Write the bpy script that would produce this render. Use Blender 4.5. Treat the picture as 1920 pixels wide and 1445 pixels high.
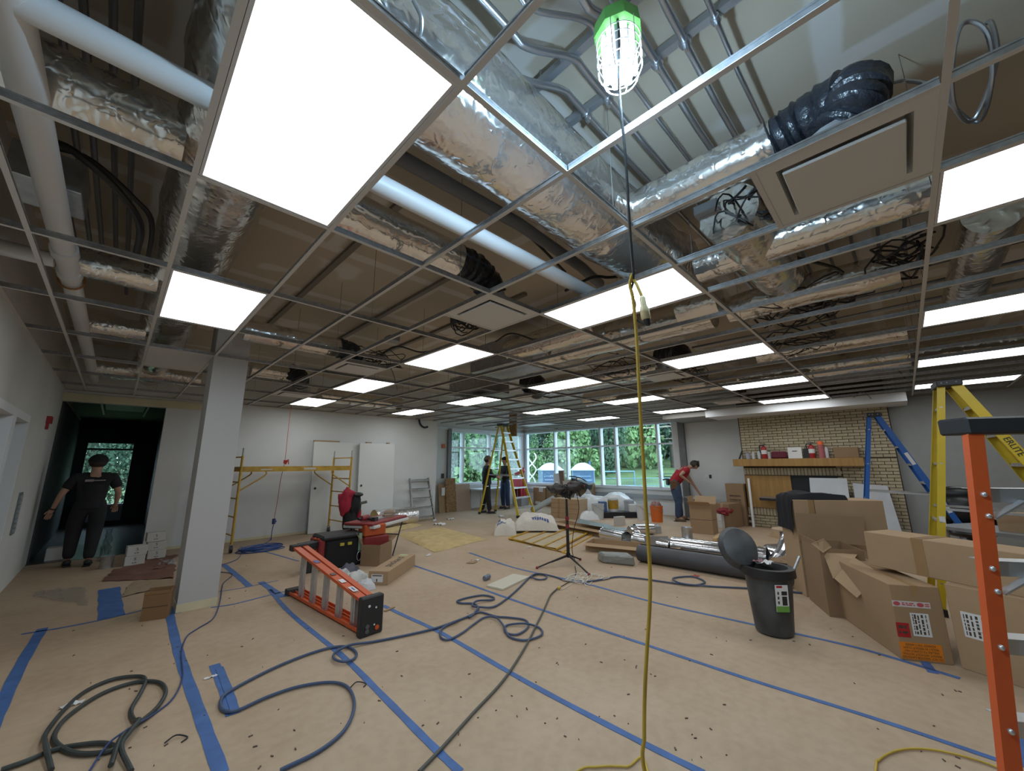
import bpy, bmesh, math, random
from mathutils import Vector as V, Matrix, noise as NZ
for o in list(bpy.data.objects): bpy.data.objects.remove(o, do_unlink=True)
SC = bpy.context.scene
COL = SC.collection
PI = math.pi
random.seed(7)

# ------------------------------------------------------------------ camera
RC = ((0.7055296, -0.70864937, -0.0066367), (0.13602107, 0.14460113, -0.98009631), (0.69550431, 0.69058423, 0.19841162))
FPX = 726.779; EYE = V((0, 0, 1.555)); HC = 2.8756
GX0, GY0 = 0.0787, 0.922            # ceiling grid origin; cells are 0.61 x 1.22 m
cam_d = bpy.data.cameras.new('camera'); cam = bpy.data.objects.new('camera', cam_d); COL.objects.link(cam)
r, d, f = V(RC[0]), V(RC[1]), V(RC[2])
M3 = Matrix((r, -d, -f)).transposed()
cam.matrix_world = Matrix.Translation(EYE) @ M3.to_4x4()
cam_d.sensor_width = 36; cam_d.lens = 36 * FPX / 1920; cam_d.clip_start = 0.05; cam_d.clip_end = 300
SC.camera = cam

# ------------------------------------------------------------------ world, exposure
w = bpy.data.worlds.new('overcast_sky'); SC.world = w; w.use_nodes = True
bg = w.node_tree.nodes['Background']; bg.inputs[0].default_value = (0.66, 0.84, 1.0, 1); bg.inputs[1].default_value = 5.2
vs = SC.view_settings; vs.view_transform = 'Standard'; vs.look = 'None'; vs.gamma = 1; vs.exposure = 0.0; vs.use_curve_mapping = False
PANEL_POWER = 6.3
LAMP_POWER = 9.0          # LED strips as seen; the point lamp inside the work light carries the flux
LAMP_WATT = 100.0

# ------------------------------------------------------------------ helpers: measuring
def ray(u, v):
    a, b, c = u - 960, v - 722.5, FPX
    return V((a*RC[0][i] + b*RC[1][i] + c*RC[2][i] for i in range(3)))
def at(u, v, **k):
    dd = ray(u, v); (ax, val), = k.items(); i = 'xyz'.index(ax)
    return EYE + dd * ((val - EYE[i]) / dd[i])
def fl(u, v, z=0.0): return at(u, v, z=z)
def over(b, u, v):
    dd = ray(u, v); t = (b[0]*dd[0] + b[1]*dd[1]) / (dd[0]**2 + dd[1]**2); return EYE.z + dd[2]*t
def gx(i): return GX0 + 0.61*i
def gy(j): return GY0 + 1.22*j

# ------------------------------------------------------------------ helpers: materials
MATS = {}
def mat(name, col, rough=0.6, metal=0.0, var=0.0, vscale=6.0, bump=0.0, bscale=40.0, spec=0.5, alpha=1.0, emit=None, estr=0.0, col2=None, detail=4.0, stretch=None, trans=0.0):
    if name in MATS: return MATS[name]
    m = bpy.data.materials.new(name); m.use_nodes = True; nt = m.node_tree; N = nt.nodes; L = nt.links
    b = N['Principled BSDF']
    c = (*col, 1)
    b.inputs['Base Color'].default_value = c; b.inputs['Roughness'].default_value = rough; b.inputs['Metallic'].default_value = metal
    b.inputs['Specular IOR Level'].default_value = spec; b.inputs['Alpha'].default_value = alpha
    if trans: b.inputs['Transmission Weight'].default_value = trans
    if emit: b.inputs['Emission Color'].default_value = (*emit, 1); b.inputs['Emission Strength'].default_value = estr
    tc = None
    if var or bump:
        tc = N.new('ShaderNodeTexCoord'); src = tc.outputs['Object']
        if stretch:
            mp = N.new('ShaderNodeMapping'); mp.inputs['Scale'].default_value = stretch; L.new(src, mp.inputs[0]); src = mp.outputs[0]
    if var:
        n = N.new('ShaderNodeTexNoise'); n.inputs['Scale'].default_value = vscale; n.inputs['Detail'].default_value = detail; L.new(src, n.inputs['Vector'])
        mx = N.new('ShaderNodeMix'); mx.data_type = 'RGBA'
        c2 = col2 or tuple(x*(1-var) for x in col)
        mx.inputs[6].default_value = c; mx.inputs[7].default_value = (*c2, 1)
        rp = N.new('ShaderNodeMapRange'); rp.inputs[1].default_value = 0.35; rp.inputs[2].default_value = 0.65
        L.new(n.outputs[0], rp.inputs[0]); L.new(rp.outputs[0], mx.inputs[0]); L.new(mx.outputs[2], b.inputs['Base Color'])
    if bump:
        n2 = N.new('ShaderNodeTexNoise'); n2.inputs['Scale'].default_value = bscale; n2.inputs['Detail'].default_value = 3; L.new(src, n2.inputs['Vector'])
        bp = N.new('ShaderNodeBump'); bp.inputs['Strength'].default_value = bump; bp.inputs['Distance'].default_value = 0.02
        L.new(n2.outputs[0], bp.inputs['Height']); L.new(bp.outputs[0], b.inputs['Normal'])
    MATS[name] = m; return m

def foil_mat(name, col=(0.80, 0.78, 0.75), rough=0.24, cr=14.0, strength=0.55):
    if name in MATS: return MATS[name]
    m = bpy.data.materials.new(name); m.use_nodes = True; nt = m.node_tree; N = nt.nodes; L = nt.links; b = N['Principled BSDF']
    b.inputs['Base Color'].default_value = (*col, 1); b.inputs['Metallic'].default_value = 0.95; b.inputs['Roughness'].default_value = rough
    tc = N.new('ShaderNodeTexCoord')
    def ridge(sc, dt):
        no = N.new('ShaderNodeTexNoise'); no.noise_type = 'RIDGED_MULTIFRACTAL'; no.normalize = True; no.inputs['Scale'].default_value = sc; no.inputs['Detail'].default_value = dt; no.inputs['Distortion'].default_value = 0.6
        L.new(tc.outputs['Object'], no.inputs['Vector']); return no
    n1, n2 = ridge(cr*0.5, 2.0), ridge(cr*2.2, 2.0)
    ad = N.new('ShaderNodeMath'); ad.operation = 'MULTIPLY_ADD'; ad.inputs[1].default_value = 0.35; L.new(n2.outputs[0], ad.inputs[0]); L.new(n1.outputs[0], ad.inputs[2])
    bp = N.new('ShaderNodeBump'); bp.inputs['Strength'].default_value = strength; bp.inputs['Distance'].default_value = 0.03
    L.new(ad.outputs[0], bp.inputs['Height']); L.new(bp.outputs[0], b.inputs['Normal'])
    MATS[name] = m; return m

def glass_mat(name, tint=(0.93, 0.97, 0.98), refl=0.08):
    if name in MATS: return MATS[name]
    m = bpy.data.materials.new(name); m.use_nodes = True; nt = m.node_tree; N = nt.nodes; L = nt.links
    N.remove(N['Principled BSDF']); out = N['Material Output']
    t = N.new('ShaderNodeBsdfTransparent'); t.inputs[0].default_value = (*tint, 1)
    g = N.new('ShaderNodeBsdfGlossy'); g.inputs['Roughness'].default_value = 0.02
    lw = N.new('ShaderNodeLayerWeight'); lw.inputs[0].default_value = 0.25
    mr = N.new('ShaderNodeMapRange'); mr.inputs[3].default_value = refl*0.6; mr.inputs[4].default_value = refl*4
    L.new(lw.outputs['Fresnel'], mr.inputs[0])
    mx = N.new('ShaderNodeMixShader'); L.new(mr.outputs[0], mx.inputs[0]); L.new(t.outputs[0], mx.inputs[1]); L.new(g.outputs[0], mx.inputs[2]); L.new(mx.outputs[0], out.inputs[0])
    MATS[name] = m; return m

# ------------------------------------------------------------------ helpers: geometry
def perp(t):
    a = V((0, 0, 1)) if abs(t.z) < 0.9 else V((1, 0, 0))
    x = t.cross(a).normalized(); return x, t.cross(x).normalized()
class G:
    def __init__(s): s.v = []; s.f = []; s.sm = []
    def add(s, vs, fs, smooth=False):
        n = len(s.v); s.v += [V(p) for p in vs]; s.f += [tuple(i+n for i in q) for q in fs]; s.sm += [smooth]*len(fs); return s
    def box(s, x0, x1, y0, y1, z0, z1):
        return s.add([(x0,y0,z0),(x1,y0,z0),(x1,y1,z0),(x0,y1,z0),(x0,y0,z1),(x1,y0,z1),(x1,y1,z1),(x0,y1,z1)],
                     [(3,2,1,0),(4,5,6,7),(0,1,5,4),(1,2,6,5),(2,3,7,6),(3,0,4,7)])
    def obox(s, c, a, b, h):      # centre and three half-axis vectors
        c, a, b, h = V(c), V(a), V(b), V(h)
        return s.add([c-a-b-h, c+a-b-h, c+a+b-h, c-a+b-h, c-a-b+h, c+a-b+h, c+a+b+h, c-a+b+h],
                     [(3,2,1,0),(4,5,6,7),(0,1,5,4),(1,2,6,5),(2,3,7,6),(3,0,4,7)])
    def bar(s, p, q, w, h, side=None):     # rectangular bar from p to q, w along 'side', h across
        p, q = V(p), V(q); t = (q-p)
        if side is None: sd = perp(t.normalized())[0]
        else:
            sd = V(side); sd = (sd - t*(sd.dot(t)/t.dot(t))).normalized()
        up = t.normalized().cross(sd)
        return s.obox((p+q)/2, t/2, sd*(w/2), up*(h/2))
    def hexa(s, pts):              # 8 corners: 4 bottom then 4 top
        return s.add(pts, [(3,2,1,0),(4,5,6,7),(0,1,5,4),(1,2,6,5),(2,3,7,6),(3,0,4,7)])
    def tube(s, pts, r, n=8, closed=False, caps=True, smooth=True):
        pts = [V(p) for p in pts]; m = len(pts); rr = r if callable(r) else (lambda i: r)
        T = []
        for i in range(m):
            a = pts[(i-1) % m] if (closed or i > 0) else pts[i]; b = pts[(i+1) % m] if (closed or i < m-1) else pts[i]
            t = (b-a); T.append(t.normalized() if t.length > 1e-9 else V((0,0,1)))
        x, y = perp(T[0]); vs = []
        for i in range(m):
            x = (x - T[i]*x.dot(T[i])); x = x.normalized() if x.length > 1e-6 else perp(T[i])[0]; y = T[i].cross(x)
            for k in range(n):
                a = 2*PI*k/n; vs.append(pts[i] + (x*math.cos(a) + y*math.sin(a))*rr(i))
        fs = []
        for i in range(m if closed else m-1):
            j = (i+1) % m
            for k in range(n): fs.append((i*n+k, i*n+(k+1)%n, j*n+(k+1)%n, j*n+k))
        s.add(vs, fs, smooth)
        if caps and not closed:
            b0 = len(s.v)-len(vs); s.f.append(tuple(b0+k for k in reversed(range(n)))); s.f.append(tuple(b0+(m-1)*n+k for k in range(n))); s.sm += [False, False]
        return s
    def lathe(s, prof, n=20, o=(0,0,0), axis=(0,0,1), sx=1.0, sy=1.0, xdir=None, caps=True, smooth=True):   # prof [(r, h)]
        o = V(o); ax = V(axis).normalized()
        if xdir is not None: x = V(xdir); x = (x-ax*x.dot(ax)).normalized(); y = ax.cross(x)
        elif abs(ax.z) > 0.99: x, y = V((1,0,0)), V((0,1,0))*(1 if ax.z > 0 else -1)
        else: x, y = perp(ax); 
        vs = [o + ax*h + x*(rr*sx*math.cos(2*PI*k/n)) + y*(rr*sy*math.sin(2*PI*k/n)) for rr, h in prof for k in range(n)]
        fs = [(i*n+k, i*n+(k+1)%n, (i+1)*n+(k+1)%n, (i+1)*n+k) for i in range(len(prof)-1) for k in range(n)]
        s.add(vs, fs, smooth)
        if caps:
            b0 = len(s.v)-len(vs); s.f.append(tuple(b0+k for k in reversed(range(n)))); s.f.append(tuple(b0+(len(prof)-1)*n+k for k in range(n))); s.sm += [False, False]
        return s
    def ball(s, c, rx, ry=None, rz=None, n=12, m=8):
        ry = ry or rx; rz = rz or rx; c = V(c)
        vs = [c + V((rx*math.sin(PI*i/m)*math.cos(2*PI*k/n), ry*math.sin(PI*i/m)*math.sin(2*PI*k/n), -rz*math.cos(PI*i/m))) for i in range(m+1) for k in range(n)]
        return s.add(vs, [(i*n+k, i*n+(k+1)%n, (i+1)*n+(k+1)%n, (i+1)*n+k) for i in range(m) for k in range(n)], True)
    def blob(s, c, rx, ry, rz, seed, amp=0.2, n=18, m=12):
        b0 = len(s.v); s.ball(c, rx, ry, rz, n, m); c = V(c)
        for i in range(b0, len(s.v)):
            d_ = s.v[i]-c; q = V((d_.x/rx, d_.y/ry, d_.z/rz)); s.v[i] = c+d_*(1+amp*NZ.noise(q*1.6+V((seed, 0, 0)))+amp*0.6*NZ.noise(q*4+V((0, seed, 0))))
        return s
    def prism(s, poly, th):        # planar polygon extruded by vector th
        th = V(th); n = len(poly); a = [V(p) for p in poly]
        return s.add(a+[p+th for p in a], [tuple(reversed(range(n))), tuple(range(n, 2*n))]+[(i, (i+1)%n, (i+1)%n+n, i+n) for i in range(n)])
    def sheet(s, fn, nu, nv, smooth=True, closeu=False, th=0.0):    # fn(a,b) -> point, a,b in 0..1
        P = [[V(fn(i/nu, j/nv)) for i in range(nu+1)] for j in range(nv+1)]
        vs = [p for row in P for p in row]; w_ = nu+1
        fs = [(j*w_+i, j*w_+i+1, (j+1)*w_+i+1, (j+1)*w_+i) for j in range(nv) for i in range(nu)]
        return s.add(vs, fs, smooth)
    def move(s, M): s.v = [M @ p for p in s.v]; return s

WM = {}
def wm(o): return WM.get(o.name, Matrix.Identity(4))
def link(o, parent=None, M=None):
    COL.objects.link(o)
    if parent is not None: o.parent = parent
    WM[o.name] = (wm(parent) if parent is not None else Matrix.Identity(4)) @ (M if M is not None else Matrix.Identity(4)); return o
def mesh_of(g, name, m, bevel=0.0, inv=None, weld=False):
    me = bpy.data.meshes.new(name); vv = g.v if inv is None else [inv @ p for p in g.v]
    me.from_pydata([tuple(p) for p in vv], [], g.f); me.update()
    if any(g.sm):
        me.polygons.foreach_set('use_smooth', g.sm)
    if bevel or weld:
        bm = bmesh.new(); bm.from_mesh(me)
        if weld: bmesh.ops.remove_doubles(bm, verts=bm.verts, dist=1e-5)
        bmesh.ops.recalc_face_normals(bm, faces=bm.faces)
        if bevel: bmesh.ops.bevel(bm, geom=list(bm.edges), offset=bevel, segments=1, affect='EDGES', profile=0.7)
        bm.to_mesh(me); bm.free()
    if any(g.sm): me.set_sharp_from_angle(angle=math.radians(42))
    if m is not None: me.materials.append(m)
    return me
def part(name, g, m, parent=None, bevel=0.0, label=None, local=False, weld=False, kind=None):
    """link g (world coordinates unless local) as one mesh object; children keep identity local transforms"""
    inv = None
    if parent is not None and not local:
        inv = wm(parent).inverted()
    me = mesh_of(g, name, m, bevel, inv, weld)
    o = bpy.data.objects.new(name, me); link(o, parent)
    if label: o['label'] = label
    if kind: o['kind'] = kind
    return o
def tag(o, label, cat=None, group=None, kind=None):
    o['label'] = label
    if cat: o['category'] = cat
    if group: o['group'] = group
    if kind: o['kind'] = kind
    return o
def solo(name, g, m, label, cat, group=None, bevel=0.0, kind=None, base=None, weld=False):
    """a thing that is one mesh, its origin at its base"""
    if base is None:
        xs = [p.x for p in g.v]; ys = [p.y for p in g.v]; zs = [p.z for p in g.v]
        base = V(((min(xs)+max(xs))/2, (min(ys)+max(ys))/2, min(zs)))
    T = Matrix.Translation(V(base)); me = mesh_of(g, name, m, bevel, T.inverted(), weld)
    o = bpy.data.objects.new(name, me); o.location = base; link(o, None, T); tag(o, label, cat, group, kind); return o
def thing(name, label, cat, loc=(0,0,0), rz=0.0, group=None, kind=None):
    o = bpy.data.objects.new(name, None); o.empty_display_size = 0.1
    o.location = loc; o.rotation_euler = (0, 0, rz); link(o, None, Matrix.Translation(V(loc)) @ Matrix.Rotation(rz, 4, 'Z'))
    tag(o, label, cat, group, kind); return o
def inst(name, me, parent, M, label=None):     # another object on shared mesh data
    o = bpy.data.objects.new(name, me); o.matrix_local = M; link(o, parent, M)
    if label: o['label'] = label
    return o
def kids(o): return [c for c in bpy.data.objects if c.parent == o]
def dup(root, loc, rz, label, group=None):
    def cp(o, par):
        c = o.copy(); COL.objects.link(c); c.parent = par
        for ch in KIDS[o.name]: cp(ch, c)
        return c
    KIDS = {}
    for o in bpy.data.objects:
        KIDS.setdefault(o.name, [])
        if o.parent: KIDS.setdefault(o.parent.name, []).append(o)
    rr = cp(root, None); rr.location = loc; rr.rotation_euler = (0, 0, rz); rr['label'] = label
    if group: rr['group'] = group
    return rr
def struct(name, g, m, label=None, parent=None, bevel=0.0):
    o = part(name, g, m, parent, bevel)
    if parent is None:
        o['kind'] = 'structure'
        if label: o['label'] = label
    return o
def text(name, body, size, M, m, parent=None, extrude=0.0, align='CENTER', xs=1.0):
    cu = bpy.data.curves.new(name, 'FONT'); cu.body = body; cu.size = size; cu.align_x = align; cu.align_y = 'CENTER'; cu.extrude = extrude
    tmp = bpy.data.objects.new(name+'_t', cu); COL.objects.link(tmp)
    dg = bpy.context.evaluated_depsgraph_get(); me = bpy.data.meshes.new_from_object(tmp.evaluated_get(dg))
    bpy.data.objects.remove(tmp, do_unlink=True)
    if xs != 1.0: me.transform(Matrix.Diagonal((xs, 1, 1, 1)))
    inv = wm(parent).inverted() if parent is not None else Matrix.Identity(4)
    me.transform(inv @ M); me.materials.clear(); me.materials.append(m)
    o = bpy.data.objects.new(name, me); link(o, parent); return o
def frame(o, x, y):     # matrix with given origin, x axis, y axis (z = x cross y)
    x = V(x).normalized(); y = V(y); y = (y - x*y.dot(x)).normalized(); z = x.cross(y)
    return Matrix.Translation(V(o)) @ Matrix((x, y, z)).transposed().to_4x4()
def spline(pts, sub=6, closed=False):
    pts = [V(p) for p in pts]; n = len(pts); out = []
    for i in range(n if closed else n-1):
        p1, p2 = pts[i], pts[(i+1) % n]
        p0 = pts[i-1] if (i > 0 or closed) else p1*2-p2; p3 = pts[(i+2) % n] if (i+2 < n or closed) else p2*2-p1
        for k in range(sub):
            t = k/sub; out.append(0.5*((2*p1)+(p2-p0)*t+(2*p0-5*p1+4*p2-p3)*t*t+(3*p1-p0-3*p2+p3)*t**3))
    if not closed: out.append(pts[-1])
    return out

# ================================================================== materials of the room
DECK_Z = 3.75
m_wall = mat('painted_wall', (0.66, 0.67, 0.66), 0.7, var=0.06, vscale=1.5, bump=0.03, bscale=120)
m_wall_warm = mat('primed_wall', (0.60, 0.59, 0.55), 0.75, var=0.07, vscale=1.2)
m_cream = mat('cream_band', (0.66, 0.60, 0.40), 0.75, var=0.1, vscale=3)
m_hall = mat('shaded_hall_wall', (0.055, 0.06, 0.062), 0.7, var=0.15, vscale=2)  # near-black: shade of the unlit hallway put into the wall colour
m_trimw = mat('white_trim', (0.72, 0.73, 0.74), 0.45)
m_alu = mat('window_aluminium', (0.66, 0.70, 0.74), 0.4, spec=0.6)
m_darkpost = mat('dark_post', (0.17, 0.18, 0.18), 0.5, var=0.2, vscale=5)
m_glass = glass_mat('window_glass')
m_joint = mat('mortar', (0.11, 0.08, 0.045), 0.9, var=0.2, vscale=20)
m_brick = [mat('brick_cream_%d' % i, c, 0.8, var=0.16, vscale=9, bump=0.15, bscale=60) for i, c in enumerate([(0.50, 0.43, 0.29), (0.46, 0.395, 0.27), (0.53, 0.46, 0.33)])]
m_oak = mat('oak_veneer', (0.40, 0.225, 0.066), 0.5, var=0.22, vscale=3.0, stretch=(1, 6, 0.4))
m_soot = mat('firebox_black', (0.012, 0.013, 0.016), 0.6)

def floor_material():
    m = bpy.data.materials.new('kraft_floor_paper'); m.use_nodes = True; nt = m.node_tree; N = nt.nodes; L = nt.links; b = N['Principled BSDF']
    tc = N.new('ShaderNodeTexCoord')
    n1 = N.new('ShaderNodeTexNoise'); n1.inputs['Scale'].default_value = 0.9; n1.inputs['Detail'].default_value = 6; n1.inputs['Roughness'].default_value = 0.6
    n2 = N.new('ShaderNodeTexNoise'); n2.inputs['Scale'].default_value = 14; n2.inputs['Detail'].default_value = 4
    for n in (n1, n2): L.new(tc.outputs['Object'], n.inputs['Vector'])
    ra = N.new('ShaderNodeValToRGB'); e = ra.color_ramp.elements
    e[0].position = 0.30; e[0].color = (0.425, 0.305, 0.198, 1); e[1].position = 0.70; e[1].color = (0.53, 0.398, 0.28, 1)
    L.new(n1.outputs[0], ra.inputs[0])
    mx = N.new('ShaderNodeMix'); mx.data_type = 'RGBA'; mx.blend_type = 'MULTIPLY'; mx.inputs[0].default_value = 0.25
    L.new(ra.outputs[0], mx.inputs[6]); r2 = N.new('ShaderNodeValToRGB'); r2.color_ramp.elements[0].position = 0.35; r2.color_ramp.elements[0].color = (0.7, 0.68, 0.66, 1); r2.color_ramp.elements[1].position = 0.6
    L.new(n2.outputs[0], r2.inputs[0]); L.new(r2.outputs[0], mx.inputs[7]); L.new(mx.outputs[2], b.inputs['Base Color'])
    b.inputs['Roughness'].default_value = 0.62; b.inputs['Specular IOR Level'].default_value = 0.4
    bp = N.new('ShaderNodeBump'); bp.inputs['Strength'].default_value = 0.12; bp.inputs['Distance'].default_value = 0.02; L.new(n1.outputs[0], bp.inputs['Height']); L.new(bp.outputs[0], b.inputs['Normal'])
    return m
m_floor = floor_material()
def deck_material():
    m = bpy.data.materials.new('taped_drywall_deck'); m.use_nodes = True; nt = m.node_tree; N = nt.nodes; L = nt.links; b = N['Principled BSDF']
    tc = N.new('ShaderNodeTexCoord')
    base = (0.47, 0.41, 0.32, 1); mud = (0.62, 0.59, 0.56, 1)
    wv = N.new('ShaderNodeTexBrick'); wv.inputs['Color1'].default_value = (0, 0, 0, 1); wv.inputs['Color2'].default_value = (0, 0, 0, 1); wv.inputs['Mortar'].default_value = (1, 1, 1, 1)
    wv.inputs['Scale'].default_value = 1.0; wv.inputs['Brick Width'].default_value = 2.44; wv.inputs['Row Height'].default_value = 1.22; wv.inputs['Mortar Size'].default_value = 0.075; wv.inputs['Mortar Smooth'].default_value = 0.4
    nz = N.new('ShaderNodeTexNoise'); nz.inputs['Scale'].default_value = 3; nz.inputs['Detail'].default_value = 3
    ad = N.new('ShaderNodeMix'); ad.data_type = 'VECTOR'; ad.inputs[0].default_value = 0.06; L.new(tc.outputs['Object'], ad.inputs[4]); L.new(nz.outputs['Color'], ad.inputs[5]); L.new(tc.outputs['Object'], nz.inputs['Vector'])
    L.new(ad.outputs[1], wv.inputs['Vector'])
    n3 = N.new('ShaderNodeTexNoise'); n3.inputs['Scale'].default_value = 1.3; n3.inputs['Detail'].default_value = 2; L.new(tc.outputs['Object'], n3.inputs['Vector'])
    rp = N.new('ShaderNodeMapRange'); rp.inputs[1].default_value = 0.62; rp.inputs[2].default_value = 0.66; L.new(n3.outputs[0], rp.inputs[0])
    mxm = N.new('ShaderNodeMath'); mxm.operation = 'MAXIMUM'; L.new(wv.outputs['Color'], mxm.inputs[0]); L.new(rp.outputs[0], mxm.inputs[1])
    mm = N.new('ShaderNodeMath'); mm.operation = 'MULTIPLY'; mm.inputs[1].default_value = 0.75; L.new(mxm.outputs[0], mm.inputs[0])
    mx = N.new('ShaderNodeMix'); mx.data_type = 'RGBA'; mx.inputs[6].default_value = base; mx.inputs[7].default_value = mud; L.new(mm.outputs[0], mx.inputs[0])
    L.new(mx.outputs[2], b.inputs['Base Color']); b.inputs['Roughness'].default_value = 0.8
    return m
m_deck = deck_material()

# ================================================================== room shell
XW, YR, XB, YL, XL = 12.1, 11.32, 11.45, 10.2, -0.8
RX1, RY0 = 6.95, -6.0
struct('floor', G().box(-0.95, 12.4, RY0, 11.6, -0.12, 0), m_floor, 'brown paper covered floor of the room under construction')
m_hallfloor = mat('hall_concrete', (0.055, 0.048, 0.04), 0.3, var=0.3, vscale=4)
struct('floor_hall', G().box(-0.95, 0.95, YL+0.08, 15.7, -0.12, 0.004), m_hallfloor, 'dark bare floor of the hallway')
struct('ceiling', G().box(-0.95, 12.4, RY0, 11.6, DECK_Z, DECK_Z+0.15), m_deck, 'tan taped drywall deck above the open ceiling grid')

# left wall with two door openings
g = G()
DO = [(5.42, 6.30), (6.42, 7.25)]; DZ = 2.10
ys = [RY0, DO[0][0], DO[0][1], DO[1][0], DO[1][1], 15.7]
for a, b_ in ((0, 1), (2, 3), (4, 5)): g.box(XL-0.15, XL, ys[a], ys[b_], 0, DECK_Z)
for a, b_ in DO: g.box(XL-0.15, XL, a, b_, DZ, DECK_Z)
struct('wall_left', g, m_wall_warm, 'grey primed wall with door frames at the left')
m_leaf = mat('door_leaf_grey', (0.33, 0.31, 0.28), 0.5, var=0.06)
for n, (a, b_) in enumerate(DO):
    d_ = struct('door_%d' % (n+1), G().box(XL-0.12, XL-0.075, a+0.03, b_-0.03, 0.01, DZ-0.03), m_leaf, ['grey door leaf in the nearer frame of the left wall', 'grey door leaf in the farther frame of the left wall'][n])
    f_ = G()
    f_.box(XL-0.15, XL+0.02, a-0.05, a+0.03, 0, DZ+0.05); part('jamb', f_, m_trimw, d_)
    f_ = G(); f_.box(XL-0.15, XL+0.02, b_-0.03, b_+0.05, 0, DZ+0.05); part('jamb', f_, m_trimw, d_)
    f_ = G(); f_.box(XL-0.15, XL+0.02, a+0.03, b_-0.03, DZ-0.03, DZ+0.05); part('door_head', f_, m_trimw, d_)
    part('door_handle', G().tube([(XL-0.075, b_-0.12, 1.0), (XL-0.02, b_-0.12, 1.0), (XL-0.02, b_-0.22, 1.0)], 0.01), mat('satin_steel', (0.5, 0.5, 0.5), 0.35, 0.9), d_)

# long back wall, hallway opening, recess
g = G(); HT = 2.69; HX1 = 0.57
g.box(HX1, RX1, YL, YL+0.15, 0, DECK_Z); g.box(XL, HX1, YL, YL+0.15, HT, DECK_Z); g.box(RX1-0.15, RX1, YL+0.15, YR, 0, DECK_Z)
struct('wall_back', g, m_wall, 'long light grey wall with white door slabs leaning on it')
struct('trim_1', G().box(XL+0.001, 1.6, YL-0.02, YL, HT, 2.83), m_cream, 'cream painted band above the hallway opening')
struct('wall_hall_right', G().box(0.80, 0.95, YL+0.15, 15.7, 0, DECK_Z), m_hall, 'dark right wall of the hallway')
struct('wall_hall_left', G().box(XL, XL+0.02, YL+0.2, 15.5, 0, 2.72), m_hall, 'dark sheet over the left hallway wall, shade put into its colour')  # added sheet over the continuing left wall, hallway shade in its colour
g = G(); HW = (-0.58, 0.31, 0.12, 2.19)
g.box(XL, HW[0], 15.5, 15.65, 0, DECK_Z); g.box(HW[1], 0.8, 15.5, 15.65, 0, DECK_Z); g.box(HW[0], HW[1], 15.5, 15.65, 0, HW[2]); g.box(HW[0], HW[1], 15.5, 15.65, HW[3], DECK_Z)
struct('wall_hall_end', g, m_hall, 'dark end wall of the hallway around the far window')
w3 = struct('window_3', G().box(HW[0], HW[1], 15.56, 15.565, HW[2], HW[3]), m_glass, 'full height window at the end of the dark hallway')
part('transom', G().box(HW[0], HW[1], 15.5, 15.6, 2.00, 2.05), m_darkpost, w3)
part('spandrel', G().box(HW[0], HW[1], 15.53, 15.6, HW[2], 0.50), mat('spandrel_blue', (0.30, 0.36, 0.42), 0.4), w3)
part('sill_rail', G().box(HW[0], HW[1], 15.5, 15.6, 0.50, 0.56), m_alu, w3)
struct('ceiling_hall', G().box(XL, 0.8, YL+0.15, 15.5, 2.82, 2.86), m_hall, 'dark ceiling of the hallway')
# recess walls and window corner
g = G(); WR = (8.30, 11.93, 0.86, 2.74)
g.box(RX1-0.15, 7.05, YR, YR+0.2, 0, DECK_Z); g.box(7.70, WR[0], YR, YR+0.2, 0, DECK_Z); g.box(7.05, 7.70, YR, YR+0.2, 2.12, DECK_Z)
g.box(WR[0], 12.3, YR, YR+0.2, 0, WR[2]); g.box(WR[0], 12.3, YR, YR+0.2, WR[3], DECK_Z); g.box(WR[1], 12.3, YR, YR+0.2, WR[2], WR[3])
struct('wall_recess', g, m_wall, 'grey wall of the window recess beyond the leaning doors')
d3 = struct('door_3', G().box(7.08, 7.67, YR+0.03, YR+0.07, 0.01, 2.09), mat('recess_door', (0.55, 0.57, 0.6), 0.5), 'light grey door in the window recess')
for a in (7.03, 7.66): part('jamb', G().box(a, a+0.06, YR-0.03, YR+0.12, 0, 2.16), m_trimw, d3)
part('door_head', G().box(7.09, 7.66, YR-0.03, YR+0.12, 2.10, 2.16), m_trimw, d3)
struct('trim_2', G().box(8.14, 8.28, YR-0.09, YR, 0, 2.80), m_darkpost, 'dark steel post at the left edge of the recess window')
WF = (4.98, 11.22, 0.77, 2.83)
g = G()
g.box(XW, XW+0.2, 3.0, WF[0], 0, DECK_Z); g.box(XW, XW+0.2, WF[0], YR+0.2, 0, WF[2]); g.box(XW, XW+0.2, WF[0], YR+0.2, WF[3], DECK_Z); g.box(XW, XW+0.2, WF[1], YR+0.2, WF[2], WF[3])
struct('wall_far', g, m_wall, 'light grey wall around the long far window')
struct('trim_3', G().box(XW-0.10, XW, 4.62, 4.80, 0, 2.84), m_darkpost, 'dark steel post between the long window and the grey wall')
struct('trim_4', G().box(XW-0.07, XW, WF[0]-0.1, YR, 0.46, 0.58), mat('ledge_grey', (0.30, 0.33, 0.36), 0.5), 'grey ledge running under the long window')
struct('trim_5', G().box(XW-0.06, XW, 4.85, YR, 2.79, 2.85), m_alu, 'light metal ceiling trim above the long window')
struct('trim_6', G().box(RX1, XW, YR-0.06, YR, 2.76, 2.84), m_alu, 'light metal ceiling trim above the recess window')
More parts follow.
